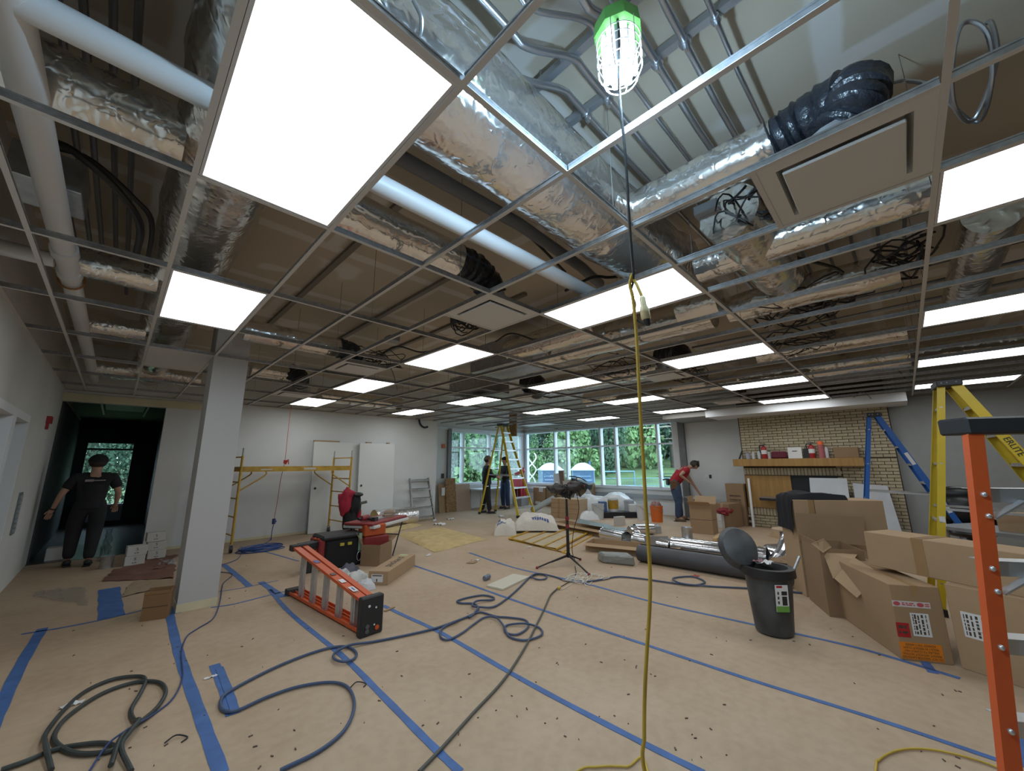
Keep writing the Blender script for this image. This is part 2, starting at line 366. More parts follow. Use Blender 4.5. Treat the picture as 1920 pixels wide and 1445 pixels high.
def window(name, label, axis, fixed, a0, a1, z0, z1, mull, tz):
    """mullions at the given positions; panes between them, above and below the transom"""
    def bx(u0, u1, z0_, z1_, d0, d1):
        return G().box(fixed+d0, fixed+d1, u0, u1, z0_, z1_) if axis == 'x' else G().box(u0, u1, fixed+d0, fixed+d1, z0_, z1_)
    fr = G()
    for q in (bx(a0, a1, z0, z0+0.05, 0.0, 0.14), bx(a0, a1, z1-0.05, z1, 0.0, 0.14), bx(a0, a0+0.05, z0, z1, 0.0, 0.14), bx(a1-0.05, a1, z0, z1, 0.0, 0.14)): fr.add(q.v, q.f)
    w_ = struct(name, fr, m_alu, label)
    for u in mull: part('mullion', bx(u-0.035, u+0.035, z0+0.05, z1-0.05, -0.03, 0.14), m_alu, w_)
    es = [a0+0.05] + [q for u in mull for q in (u-0.035, u+0.035)] + [a1-0.05]
    for k in range(0, len(es), 2):
        part('transom', bx(es[k], es[k+1], tz-0.025, tz+0.025, 0.0, 0.12), m_alu, w_)
        part('pane', bx(es[k], es[k+1], z0+0.05, tz-0.025, 0.065, 0.071), m_glass, w_); part('pane', bx(es[k], es[k+1], tz+0.025, z1-0.05, 0.065, 0.071), m_glass, w_)
    part('sill', bx(a0-0.03, a1+0.03, z0-0.04, z0, -0.05, 0.1), m_alu, w_)
    return w_
window('window_1', 'long window wall looking onto portable toilets and lawn', 'x', XW, WF[0], WF[1], WF[2], WF[3], [5.50, 7.00, 7.60, 9.08, 9.68], 2.155)
window('window_2', 'window in the recess left of the tall yellow ladder', 'y', YR, WR[0], WR[1], WR[2], WR[3], [8.85, 10.15], 2.15)

# fireplace wall, right wall, soffit
struct('wall_right_far', G().box(XB+0.15, XW+0.2, RY0, 0.10, 0, DECK_Z).box(XB+0.18, XW+0.2, 0.10, 3.0, 0, DECK_Z), mat('grey_green_wall', (0.33, 0.345, 0.34), 0.7, var=0.05), 'grey wall right of the brick fireplace')
struct('wall_right', G().box(-0.95, 12.4, RY0-0.15, RY0, 0, DECK_Z), mat('grey_green_wall', (0.33, 0.345, 0.34), 0.7, var=0.05), 'grey wall out of frame to the right')
SO = G().box(10.6, XB+0.15, -0.2, 3.49, 2.70, 2.88)
struct('trim_7', SO, m_trimw, 'white drywall soffit above the brick fireplace')
struct('trim_8', G().box(10.6, XW, 3.49, 4.62, 2.74, 2.86), mat('soffit_grey', (0.27, 0.26, 0.235), 0.8), 'dark grey soffit board beside the white soffit')  # darker grey length of soffit next to the white one
fp = struct('wall_fireplace', G().box(XB+0.012, XB+0.18, 0.11, 2.98, 0, DECK_Z), m_joint, 'cream brick fireplace wall with an oak mantel')
BL, BH, MJ = 0.2035, 0.067, 0.0115
def brick_mesh(l, h):
    me = mesh_of(G().box(0, 0.012, 0.0, l, 0.0, h), 'brick', None, 0.002); return me
BM = []
for mm_ in m_brick:
    a = mesh_of(G().box(0, 0.03, 0, BL-MJ, 0, BH-MJ), 'brick', mm_); b_ = mesh_of(G().box(0, 0.03, 0, BL/2-MJ, 0, BH-MJ), 'brick', mm_); c_ = mesh_of(G().box(0, 0.03, 0, BH-MJ, 0, 0.165), 'brick', mm_)
    BM.append((a, b_, c_))
rest = G(); nb = 0
def put(me_i, k, y, z):
    global nb
    jit = random.uniform(-0.0015, 0.002)
    if nb < 296:
        o = inst('brick', BM[k][me_i], fp, Matrix.Translation((XB+jit-0.002, y, z))); nb += 1
    else:
        sz = ((BL-MJ, BH-MJ), (BL/2-MJ, BH-MJ), (BH-MJ, 0.165))[me_i]
        rest.box(XB+jit-0.002, XB+jit+0.028, y, y+sz[0], z, z+sz[1])
Y0B, Y1B = 0.115, 2.975
for c in range(16, 40):                 # courses above the mantel first
    z = 0.0 + c*BH + 0.58
    if z > 2.70 or z < 1.64: continue
    y = Y0B - (BL/2 if c % 2 else 0)
    while y < Y1B:
        if y < Y0B: put(1, random.randrange(3), Y0B, z)
        elif y + BL > Y1B + 0.02:
            if Y1B - y > 0.08: put(1, random.randrange(3), y, z)
        else: put(0, random.randrange(3), y, z)
        y += BL
y = 1.053
while y < 2.96: put(2, random.randrange(3), y, 1.25); y += BH
for c in range(0, 24):                  # right pier beside the firebox
    z = c*BH + 0.02
    if z > 1.58: break
    y = Y0B - (BL/2 if c % 2 else 0)
    while y < 1.11 - 0.05:
        if y < Y0B: put(1, random.randrange(3), Y0B, z)
        elif y + BL <= 1.13: put(0, random.randrange(3), y, z)
        else: put(1, random.randrange(3), y, z)
        y += BL
y = 1.12
while y < 2.96: put(2, random.randrange(3), y, 0.285); y += BH
for c in range(4):
    y = 1.12 - (BL/2 if c % 2 else 0)
    while y < 2.95: put(0, random.randrange(3), y, c*BH+0.01); y += BL
part('brick_remainder', rest, m_brick[0], fp, kind='stuff')
part('firebox', G().box(XB-0.004, XB+0.011, 1.12, 2.0, 0.46, 1.245), m_soot, fp)
part('firebox_frame', G().box(XB-0.012, XB, 1.12, 2.0, 1.19, 1.245), mat('black_metal', (0.02, 0.021, 0.024), 0.35, 0.6), fp)
part('oak_panel', G().box(XB-0.03, XB-0.005, 2.0, 2.96, 0.46, 1.235), m_oak, fp)
mant = solo('mantel_shelf', G().box(XB-0.25, XB-0.003, 0.62, 3.14, 1.46, 1.64), m_oak, 'long honey coloured oak mantel beam on the brick fireplace', 'mantel', bevel=0.006)

# column through the ceiling grid
cx0, cx1, cy0, cy1 = 0.682, 1.036, 5.81, 6.22
co = struct('column', G().box(cx0, cx1, cy0, cy1, 0.0, DECK_Z), mat('column_paint', (0.48, 0.475, 0.465), 0.7), 'square pale grey column standing on the paper floor')
part('unpainted_base', G().box(cx0-0.004, cx1+0.004, cy0-0.004, cy1+0.004, 0.0, 0.085), m_cream, co)
struct('baseboard_back', G().box(HX1, RX1, YL-0.004, YL, 0.0, 0.05), m_cream, 'unpainted strip along the foot of the long back wall')

# ================================================================== ceiling grid
m_tee = mat('tee_flange_white', (0.56, 0.54, 0.52), 0.45)
m_web = mat('tee_web_galvanised', (0.50, 0.52, 0.55), 0.32, 0.85, var=0.25, vscale=30)
grid = thing('ceiling_grid', 'suspended ceiling grid of white tees left open without tiles', 'ceiling grid', (0, 0, HC))
FW, WH = 0.024, 0.040
def tee_mesh(L, name):
    me = mesh_of(G().box(-FW/2, FW/2, 0, L, -0.0008, 0.0008).box(-0.0009, 0.0009, 0, L, 0.0008, WH).box(-0.004, 0.004, 0, L, WH-0.008, WH), name, m_tee)
    me.materials.append(m_web)
    for k, p in enumerate(me.polygons): p.material_index = 0 if k < 6 else 1
    return me
XEND = lambda j: 11.35 if gy(j) < 0 else (10.6 if gy(j) < 3.4 else XW-0.02)
main_l = {}
Rz = Matrix.Rotation(-PI/2, 4, 'Z')
for j in range(-5, 8):
    L = XEND(j) - XL
    k = round(L, 2)
    if k not in main_l: main_l[k] = tee_mesh(L, 'main_tee')
    inst('main_tee', main_l[k], grid, Matrix.Translation((XL, gy(j), 0)) @ Rz)
c_me = tee_mesh(1.22-FW, 'cross_tee')
ndiff = {}
NT = 0
for j in range(-3, 8):
    for i in range(-1, 20):
        x = gx(i)
        if x > XEND(j) - 0.1 or x > XEND(min(j+1, 7)) - 0.1: continue
        top = YL if x < RX1 else YR
        if gy(j) > top - 0.15: continue
        if j <= -3 and i > 8: continue
        L = min(1.22, top - gy(j))
        if L < 1.2: me = main_l.setdefault(('c', round(L, 2)), tee_mesh(L-FW/2, 'cross_tee'))
        else: me = c_me
        inst('cross_tee', me, grid, Matrix.Translation((x, gy(j)+FW/2, 0))); NT += 1
# wall angles
part('wall_angle', G().box(XL, XL+0.022, -5, YL, -0.001, 0.001).box(XL, XL+0.002, -5, YL, 0, 0.022), m_tee, grid, local=True)
part('wall_angle', G().box(XL, RX1, YL-0.022, YL, -0.001, 0.001).box(XL, RX1, YL-0.002, YL, 0, 0.022), m_tee, grid, local=True)
part('wall_angle', G().box(11.58, 11.6, -5, -0.2, -0.001, 0.001), m_tee, grid, local=True)
# short tees that frame the half-length diffusers
hx_me = tee_mesh(0.61-FW, 'cross_tee')
# hanger wires from the main tees to the deck
m_wire = mat('hanger_wire', (0.25, 0.24, 0.22), 0.5, 0.7)
wire = mesh_of(G().tube([(0, 0, WH), (0, 0, DECK_Z-HC)], 0.0022, 5), 'hanger_wire', m_wire)
for j in range(-2, 8):
    for i in range(0, 17, 2):
        x = gx(i)+0.22+0.05*((i*7+j*3) % 5)
        if x < XEND(j)-0.3: inst('hanger_wire', wire, grid, Matrix.Translation((x, gy(j), 0)))

# ------------------------------------------------------------------ LED panels
m_led = mat('led_diffuser', (0.9, 0.9, 0.9), 0.5, emit=(0.93, 0.975, 1.0), estr=PANEL_POWER)
m_ledoff = mat('led_diffuser_off', (0.75, 0.78, 0.8), 0.4)
m_frame = mat('panel_frame', (0.62, 0.61, 0.62), 0.45)
pw, pl, th = 0.61-FW-0.004, 1.22-FW-0.004, 0.035
fr = G(); e_ = 0.013
fr.box(-pw/2, pw/2, -pl/2, -pl/2+e_, 0, th).box(-pw/2, pw/2, pl/2-e_, pl/2, 0, th).box(-pw/2, -pw/2+e_, -pl/2+e_, pl/2-e_, 0, th).box(pw/2-e_, pw/2, -pl/2+e_, pl/2-e_, 0, th)
fr_me = mesh_of(fr, 'panel_frame', m_frame)
df_me = mesh_of(G().add([(-pw/2+e_, -pl/2+e_, 0.003), (pw/2-e_, -pl/2+e_, 0.003), (pw/2-e_, pl/2-e_, 0.003), (-pw/2+e_, pl/2-e_, 0.003)], [(3, 2, 1, 0)]), 'diffuser', m_led)
df_off = df_me.copy(); df_off.materials.clear(); df_off.materials.append(m_ledoff)
bk_me = mesh_of(G().box(-pw/2+e_, pw/2-e_, -pl/2+e_, pl/2-e_, th-0.004, th), 'back_pan', mat('panel_back', (0.5, 0.5, 0.5), 0.5, 0.3))
dv_me = mesh_of(G().box(-0.07, 0.07, -0.13, 0.13, th, th+0.045), 'driver_box', mat('driver_grey', (0.35, 0.35, 0.36), 0.5))
ROW = {-2: 'row at the right edge', 0: 'row behind the hanging yellow cord', 2: 'row left of the yellow cord', 4: 'row nearer the long grey wall', 6: 'row closest to the long grey wall'}
ORD = ['nearest panel', 'second panel', 'third panel', 'fourth panel', 'farthest panel']
def led(i, j, lit, label):
    t = thing('led_panel', label, 'ceiling light', (gx(i)+0.305, gy(j)+0.61, HC+0.0015), 0, 'flat LED ceiling panels')
    inst('panel_frame', fr_me, t, Matrix.Identity(4)); inst('diffuser', df_me if lit else df_off, t, Matrix.Identity(4)); inst('back_pan', bk_me, t, Matrix.Identity(4)); inst('driver_box', dv_me, t, Matrix.Identity(4))
for j in (-2, 0, 2, 4, 6):
    cols = [i for i in (0, 4, 8, 12, 16) if not ((j in (-2,) and i == 0) or (j in (4, 6) and i == 0))]
    for k, i in enumerate(cols):
        lit = not (j == 6 and i in (12, 16))
        o_ = ORD[k] if k < len(cols)-1 else 'farthest panel'
        if i == 0 and j == 0: lb = 'huge looking lit LED ceiling panel filling the upper left of the picture'
        elif i == 0 and j == 2: lb = 'lit LED ceiling panel just in front of the grey column'
        elif not lit: lb = ['unlit LED ceiling panel above the tall yellow ladder', 'unlit LED ceiling panel by the corner of the windows'][i == 16]
        else: lb = 'lit white LED ceiling panel, %s of the %s' % (o_, ROW[j])
        led(i, j, lit, lb)

# ------------------------------------------------------------------ lay-in air diffusers
m_dif = mat('diffuser_white', (0.60, 0.585, 0.56), 0.5)
def diffuser(x0, x1, y0, y1, label):
    t = thing('air_diffuser', label, 'air diffuser', ((x0+x1)/2, (y0+y1)/2, HC), 0, 'square plaque air diffusers')
    a, b_ = (x1-x0)/2-0.008, (y1-y0)/2-0.008; o_ = 0.07
    f_ = G(); z0, z1 = 0.002, 0.05
    O = [(-a, -b_), (a, -b_), (a, b_), (-a, b_)]; I = [(-a+o_, -b_+o_), (a-o_, -b_+o_), (a-o_, b_-o_), (-a+o_, b_-o_)]
    f_.add([(x, y, z0) for x, y in O]+[(x, y, z0) for x, y in I]+[(x*0.93, y*0.93, z1+0.03) for x, y in I], [(k, 4+k, 4+(k+1)%4, (k+1)%4) for k in range(4)]+[(4+k, 8+k, 8+(k+1)%4, 4+(k+1)%4) for k in range(4)]+[(11, 10, 9, 8)])
    part('diffuser_frame', f_, m_dif, t, local=True)
    part('plaque', G().box(-a+o_+0.022, a-o_-0.022, -b_+o_+0.022, b_-o_-0.022, -0.012, 0.004), m_dif, t, 0.004, local=True)
    part('neck', G().lathe([(0.12, z1+0.03), (0.12, 0.2)], 16, caps=False), mat('galv', (0.55, 0.57, 0.6), 0.35, 0.9, var=0.2, vscale=12), t, local=True)
    for yy in (y0, y1):
        if min(abs((yy-GY0)/1.22-k) for k in range(-4, 9)) > 0.05: inst('cross_tee', hx_me, grid, Matrix.Translation((x0+FW/2, yy, 0)) @ Rz)
for i, ja, lb in ((3, -1.0, 'large white square air diffuser at the upper right'), (3, 1.0, 'white square air diffuser under the black flexible duct end'), (3, 3.32, 'white air diffuser beyond the second black duct end, left of centre'),
                  (3, 5.62, 'white air diffuser close to the long grey wall'), (9, 1.0, 'air diffuser right of the hanging yellow cord, far ahead'), (9, 3.36, 'air diffuser between two far rows of lights'), (15, 1.1, 'air diffuser just in front of the fireplace soffit')):
    diffuser(gx(i), gx(i+1), gy(ja), gy(ja)+0.61, lb)
solo('ceiling_tile', G().box(gx(0)+0.014, gx(1)-0.014, gy(4)+0.014, gy(5)-0.014, HC+0.002, HC+0.017), mat('tile_white', (0.6, 0.59, 0.56), 0.8), 'lone white ceiling tile laid in beside the grey column', 'ceiling tile')

# ================================================================== ducts, pipes and cables above the grid
m_foil = foil_mat('duct_wrap_foil', (0.82, 0.80, 0.77), 0.17, 9.0, 0.6); m_foil2 = foil_mat('duct_wrap_foil_dark', (0.72, 0.69, 0.64), 0.2, 8.0, 0.6)
m_flex = mat('black_flex_duct', (0.018, 0.02, 0.026), 0.32, bump=0.5, bscale=30)
m_pvc = mat('white_pipe', (0.68, 0.68, 0.68), 0.45)
m_cond = mat('emt_conduit', (0.62, 0.66, 0.72), 0.28, 0.95)
m_black = mat('black_cable', (0.015, 0.015, 0.017), 0.5)
m_strut = mat('strut_channel', (0.38, 0.40, 0.43), 0.4, 0.8)
m_bx = mat('armoured_cable', (0.42, 0.43, 0.45), 0.35, 0.85)
def wrapped(path, r, n=26, amp=0.06, seed=0.0, sub=None, freq=3.0):
    """a duct wrapped in wrinkled foil: a tube whose radius wanders"""
    pts = []
    for a, b_ in zip(path[:-1], path[1:]):
        a, b_ = V(a), V(b_); k = max(2, int((b_-a).length/0.07))
        pts += [a.lerp(b_, i/k) for i in range(k)]
    pts.append(V(path[-1])); g = G()
    g.tube(pts, r, n)
    c = len(pts)
    for i in range(c):
        for k in range(n):
            p = g.v[i*n+k]; d_ = p-pts[i]
            q = NZ.noise(V((p.x*freq+seed, p.y*freq, p.z*freq)))*amp + NZ.noise(p*11+V((seed, 0, 0)))*amp*0.45 + (0.03 if i % 17 == 0 else 0)*amp*4*math.sin(k*2.7+i)
            g.v[i*n+k] = pts[i]+d_*(1+q)
    return g
def duct(name, path, r, label, seed=0.0, m=None, **k):
    return solo(name, wrapped(path, r, seed=seed, **k), m or m_foil, label, 'duct')
ZD = 3.30
duct('trunk_duct', [(0.23, 0.4, ZD), (0.23, 4.0, ZD), (0.23, 9.9, ZD)], 0.255, 'wide foil wrapped trunk duct running away above the left light panels', 1.0, m_foil2)
duct('main_duct', [(0.42, 1.33, ZD+0.03), (1.7, 1.33, ZD+0.03), (2.9, 1.33, ZD+0.03), (3.25, 1.33, ZD+0.05), (3.42, 1.33, ZD+0.12)], 0.285, 'large shiny foil wrapped duct crossing the upper middle of the ceiling', 2.0)
def flex(p, r, label, parent=None):
    pts = spline(p, 12); g = G(); g.tube(pts, lambda i: r*(1+0.07*(i % 2)+0.05*math.sin(i*1.9)), 18)
    return solo('flexible_duct', g, m_flex, label, 'duct', 'black flexible duct ends')
duct('branch_duct', [(2.35, 1.2, ZD), (2.35, 0.26, ZD)], 0.125, 'slim foil wrapped branch duct leading to the large air diffuser', 3.0)
flex([(2.35, 0.27, ZD), (2.33, 0.12, ZD+0.02), (2.27, -0.08, ZD), (2.21, -0.06, ZD-0.14), (2.21, 0.0, HC+0.2)], 0.115, 'black flexible duct bending into the large air diffuser')
duct('branch_duct', [(0.48, 2.385, 3.2), (1.75, 2.385, 3.2)], 0.145, 'foil wrapped branch duct right of the huge light panel', 4.0)
flex([(1.74, 2.385, 3.2), (1.98, 2.41, 3.21), (2.17, 2.44, 3.13), (2.21, 2.45, HC+0.2)], 0.13, 'black flexible duct dropping to the diffuser right of the column')
duct('branch_duct', [(-0.78, 2.385, 3.2), (0.03, 2.385, 3.2)], 0.14, 'crumpled foil duct at the far upper left corner', 5.0, amp=0.16)
def along(u, v, zc, ax):        # lateral position of a run at height zc seen at this pixel
    return getattr(at(u, v, z=zc), ax)
def runY(u0, v0, u1, v1, zc, r, label, seed, m=None, **k):
    a, b_ = at(u0, v0, z=zc), at(u1, v1, z=zc); x = (a.x+b_.x)/2
    return duct('branch_duct', [(x, a.y, zc), (x, b_.y, zc)], r, label, seed, m, **k)
def runX(u0, v0, u1, v1, zc, r, label, seed, m=None, **k):
    a, b_ = at(u0, v0, z=zc), at(u1, v1, z=zc); y = (a.y+b_.y)/2
    return duct('branch_duct', [(a.x, y, zc), (b_.x, y, zc)], r, label, seed, m, **k)
runY(1300, 492, 1745, 366, 3.20, 0.135, 'foil duct under the large air diffuser, reaching to the right', 6.0)
runY(965, 672, 1345, 588, 3.2, 0.20, 'foil duct crossing behind the yellow cord beyond the third light', 7.0, m_foil2)
runY(1275, 580, 1350, 560, 3.25, 0.2, 'short fat foil duct right of the yellow cord', 8.0, m_foil2)
runX(455, 620, 640, 652, 3.15, 0.13, 'foil duct running above the long grey wall, nearer one', 9.0, m_foil2)
flex([at(634, 652, z=3.15), at(650, 657, z=3.14), at(660, 664, z=3.06), at(664, 680, z=3.0)], 0.13, 'black flexible duct end above the long grey wall, nearer one')
runX(470, 690, 545, 700, 3.15, 0.13, 'foil duct running above the long grey wall, farther one', 10.0, m_foil2)
flex([at(545, 697, z=3.15), at(556, 701, z=3.14), at(562, 708, z=3.05), at(564, 720, z=3.0)], 0.13, 'black flexible duct end above the long grey wall, farther one')
runX(130, 500, 300, 515, 3.15, 0.12, 'crumpled foil duct left of the lit panel by the column', 11.0, amp=0.18)
runX(165, 607, 275, 620, 3.15, 0.12, 'crumpled foil duct above the hallway, nearer one', 12.0, amp=0.18)
runX(170, 690, 380, 705, 3.12, 0.16, 'foil duct above the hallway opening', 13.0, m_foil2, amp=0.15)
runX(590, 742, 760, 754, 3.12, 0.17, 'foil duct past the end of the long wall lights', 14.0, m_foil2)
runY(1380, 706, 1705, 668, 3.15, 0.18, 'foil duct spanning ahead of the fireplace soffit', 15.0, m_foil2)
runY(1000, 722, 1260, 688, 3.15, 0.18, 'far foil duct behind the yellow cord', 16.0, m_foil2)
runY(1080, 745, 1340, 722, 3.12, 0.17, 'farthest foil duct over the windows', 17.0, m_foil2)
runY(1715, 664, 1920, 630, 3.15, 0.18, 'foil duct above the right row of lights', 18.0, m_foil2)
runX(1845, 400, 1815, 560, 3.2, 0.15, 'foil duct running away behind the right row of lights', 19.0, m_foil2)
flex([at(1240, 670, z=3.2), at(1262, 664, z=3.18), at(1275, 668, z=3.1), at(1272, 685, z=3.0)], 0.16, 'black flexible duct end behind the yellow cord')
flex([at(985, 720, z=3.15), at(1000, 716, z=3.15), at(1008, 722, z=3.05), at(1006, 735, z=2.98)], 0.16, 'black flexible duct end over the tall yellow ladder')
duct('branch_duct', [(2.75, 0.62, 3.25), (3.4, 0.60, 3.24), (4.1, 0.58, 3.24)], 0.19, 'dark crumpled foil duct right of the main duct end', 21.0, m_foil2, amp=0.14)
duct('branch_duct', [(4.6, 1.15, 3.22), (4.6, -0.2, 3.22)], 0.15, 'crumpled foil duct crossing beyond the large air diffuser', 22.0, m_foil2, amp=0.12)
duct('branch_duct', [(3.9, 3.9, 3.2), (3.9, 2.4, 3.2)], 0.16, 'foil duct crossing between the middle light rows', 23.0, m_foil2)
duct('branch_duct', [(6.9, 1.4, 3.2), (6.9, -0.25, 3.2)], 0.17, 'foil duct crossing ahead of the second light right of the cord', 24.0, m_foil2)
duct('branch_duct', [(8.6, 4.6, 3.15), (8.6, 0.9, 3.15)], 0.16, 'foil duct crossing over the far middle of the room', 25.0, m_foil2)
# thin dark conduits and cable nests that crowd the void at the right
for k in range(7):
    yy = 0.72-0.17*k; zz = 3.50-0.03*(k % 3)
    solo('steel_conduit', G().tube([(3.2, yy, zz), (4.6, yy+0.02, zz), (7.2-0.3*k, yy, zz)], 0.013, 8), mat('dull_conduit', (0.22, 0.23, 0.25), 0.4, 0.8), 'dark conduit behind the large air diffuser, %s' % ['next to the main duct', 'second from the main duct', 'third from the main duct', 'fourth from the main duct', 'fifth from the main duct', 'sixth from the main duct', 'farthest right'][k], 'conduit', 'dark conduits behind the large diffuser')
for k, (xx, y0_, y1_) in enumerate([(5.2, 0.9, -1.4), (5.75, 0.9, -1.4), (6.4, 2.2, -1.2), (7.8, 3.0, -1.0), (9.3, 3.2, -0.9)]):
    solo('steel_conduit', G().tube([(xx, y0_, 3.4), (xx+0.03, (y0_+y1_)/2, 3.39), (xx, y1_, 3.4)], 0.018, 8), mat('dull_conduit', (0.22, 0.23, 0.25), 0.4, 0.8), 'dark conduit running across toward the right lights, %s' % ['nearest', 'second', 'third', 'fourth', 'farthest'][k], 'conduit', 'dark conduits across the void')
def nest(c, r, n, seed, label):
    rnd = random.Random(seed); g = G(); c = V(c)
    for q in range(n):
        a0, e_ = rnd.uniform(0, 6), rnd.uniform(0.5, 1.2); cc_ = c+V((rnd.uniform(-r, r)*0.5, rnd.uniform(-r, r)*0.5, rnd.uniform(-0.05, 0.05)))
        g.tube([cc_+V((r*e_*math.cos(a0+t_), r*e_*0.75*math.sin(a0+t_), 0.06*math.sin(2*t_+q))) for t_ in [rnd.uniform(4, 6)*w_/18 for w_ in range(19)]], rnd.uniform(0.005, 0.009), 6)
    return solo('cable_nest', g, m_black, label, 'cable')
for k, (u, v, zz, r_, lb) in enumerate([(1400, 395, 3.2, 0.22, 'nest of black cables under the conduits beside the large diffuser'), (1470, 585, 3.15, 0.4, 'nest of black cables ahead of the fireplace, nearer one'), (1700, 480, 3.15, 0.24, 'coiled black cables left of the right light row'), (1560, 560, 3.2, 0.4, 'loose black cable loops over the right of the room'), (870, 605, 3.08, 0.16, 'cable loops beside the middle diffuser'), (700, 672, 3.1, 0.35, 'cable loops above the second row of lights'), (1480, 640, 3.1, 0.45, 'nest of black cables ahead of the fireplace, farther one'), (1150, 690, 3.05, 0.5, 'cable loops left of the yellow cord far ahead'), (1290, 700, 3.08, 0.5, 'cable loops right of the yellow cord far ahead')]):
    c = at(u, v, z=zz); nest(c, r_, 7, 50+k, lb)
for k, (u, v, zz) in enumerate([(1330, 405, 3.3), (1500, 590, 3.25), (1545, 660, 3.15), (905, 690, 3.2), (735, 640, 3.3)]):
    c = at(u, v, z=zz); solo('junction_box', G().box(c.x-0.08, c.x+0.08, c.y-0.08, c.y+0.08, zz, zz+0.07), m_strut, 'dark junction box in the ceiling void, ' + ['beside the large diffuser', 'among the cables at the right', 'in front of the fireplace soffit', 'by the sheet metal duct', 'over the middle lights'][k], 'junction box', bevel=0.004)
# bare sheet-metal duct boxes
m_galv = mat('galv', (0.55, 0.57, 0.6), 0.35, 0.9, var=0.2, vscale=12)
def ductbox(x0, x1, y0, y1, z0, z1, label): return solo('sheet_metal_duct', G().box(x0, x1, y0, y1, z0, z1), m_galv, label, 'duct', bevel=0.004)
a = at(930, 690, z=3.0); ductbox(a.x-0.1, a.x+0.6, a.y-0.5, a.y+0.5, 2.99, 3.4, 'bare rectangular sheet metal duct left of the yellow cord')
a = at(890, 735, z=3.0); ductbox(a.x-0.2, a.x+0.6, a.y-0.4, a.y+0.6, 2.99, 3.35, 'bare rectangular duct box beyond the light panels left of centre')
a = at(1580, 715, z=3.05); ductbox(a.x-0.1, a.x+0.25, a.y-0.9, a.y+1.6, 3.05, 3.3, 'long dark duct box in front of the fireplace soffit')
a = at(45, 345, z=3.1); ductbox(a.x-0.06, a.x+0.22, a.y-0.1, a.y+0.25, 3.1, 3.3, 'small grey metal box behind the white drain pipe')
# white pipes
y = (along(390, 185, 3.06, 'y')+along(790, 380, 3.06, 'y'))/2
pa = solo('white_drain_pipe', G().tube([(-0.8, y+0.03, 3.06), (0.9, y, 3.06), (2.9, y-0.03, 3.06)], 0.055, 14), m_pvc, 'white drain pipe running left to right past the huge light panel', 'pipe')
x = along(110, 420, 3.06, 'x')
pb = thing('white_drain_pipe', 'white drain pipe running away along the left wall', 'pipe', (x, 1.5, 3.06))
part('pipe', G().tube([(x, 1.5, 3.06), (x, 9.95, 3.06)], 0.06, 14), m_pvc, pb)
for u, v in ((148, 515), (120, 470)):
    yy = at(u, v, z=3.06).y; part('coupling', G().tube([(x, yy-0.06, 3.06), (x, yy+0.06, 3.06)], 0.072, 14), m_pvc, pb)
part('hanger_strap', G().tube([(x+0.075*math.cos(t), at(142, 520, z=3.06).y+0.1, 3.06+0.075*math.sin(t)) for t in [PI*2*k/16 for k in range(16)]], 0.008, 6, closed=True), mat('copper_strap', (0.4, 0.2, 0.08), 0.5, 0.6), pb)
a = at(30, 470, z=3.05); b_ = at(125, 505, z=3.05)
solo('white_drain_pipe', G().tube([(-0.79, a.y, 3.05), (x-0.06, a.y, 3.05)], 0.055, 14), m_pvc, 'short white pipe joining the drain pipe from the left wall', 'pipe')
# grey cast pipe between the white pipe and the main duct
solo('grey_pipe', G().tube([(0.9, 1.95, 3.42), (2.0, 1.9, 3.42), (2.9, 1.93, 3.40), (3.3, 1.98, 3.38)], 0.05, 12), mat('grey_pipe', (0.16, 0.16, 0.165), 0.5), 'dark grey pipe beside the white drain pipe', 'pipe')
# steel conduits with offset bends near the work light, on two strut channels
ZC = 3.62
strut = [at(1070, 100, z=ZC+0.06).x, at(1100, 200, z=ZC+0.06).x]
for k, xs in enumerate(strut):
    t = thing('strut_channel', ['upper strut channel carrying the bent steel conduits', 'lower strut channel clamping the steel conduits'][k], 'strut', (xs, 0.7, ZC+0.06))
    part('channel', G().box(xs-0.02, xs+0.02, -0.1, 1.25, ZC+0.02, ZC+0.06), m_strut, t); part('channel_lip', G().box(xs-0.02, xs-0.008, -0.1, 1.25, ZC+0.06, ZC+0.064).box(xs+0.008, xs+0.02, -0.1, 1.25, ZC+0.06, ZC+0.064), m_strut, t)
    for yy in (0.0, 1.15): part('rod', G().tube([(xs, yy, ZC+0.06), (xs, yy, DECK_Z)], 0.005, 6), m_strut, t)
names = ['nearest to the foil duct', 'second from the foil duct', 'third from the foil duct', 'fourth from the foil duct', 'fifth from the foil duct', 'farthest from the foil duct']
for k in range(6):
    y1 = 1.06 - 0.145*k; dz = -0.02
    off = 0.07 + 0.02*(k % 3)
    xs = strut[1] - 0.04 - 0.10*(k % 3)
    rr = (0.018, 0.018, 0.013, 0.02, 0.018, 0.013)[k]
    p = [(0.1, y1+off, ZC-0.10), (xs-0.62, y1+off, ZC-0.10), (xs-0.46, y1+off-0.004, ZC-0.098), (xs-0.20, y1+0.006, ZC-0.004), (xs-0.04, y1, ZC), (xs+0.6, y1, ZC), (5.5 - 0.2*k, y1-0.06, ZC)]
    t = thing('steel_conduit', 'bent steel conduit above the work light, %s' % names[k], 'conduit', (strut[1], y1, ZC), 0, 'bent steel conduits')
    pts = spline(p[:6], 6) + [V(p[6])]
    part('tube', G().tube(pts, rr, 10), m_cond, t); part('clamp', G().lathe([(rr+0.007, -0.02), (rr+0.012, 0), (rr+0.007, 0.02)], 10, (strut[1], y1, ZC), (1, 0, 0)).box(strut[1]-0.012, strut[1]+0.012, y1-0.006, y1+0.006, ZC-rr-0.035, ZC-rr), m_cond, t)
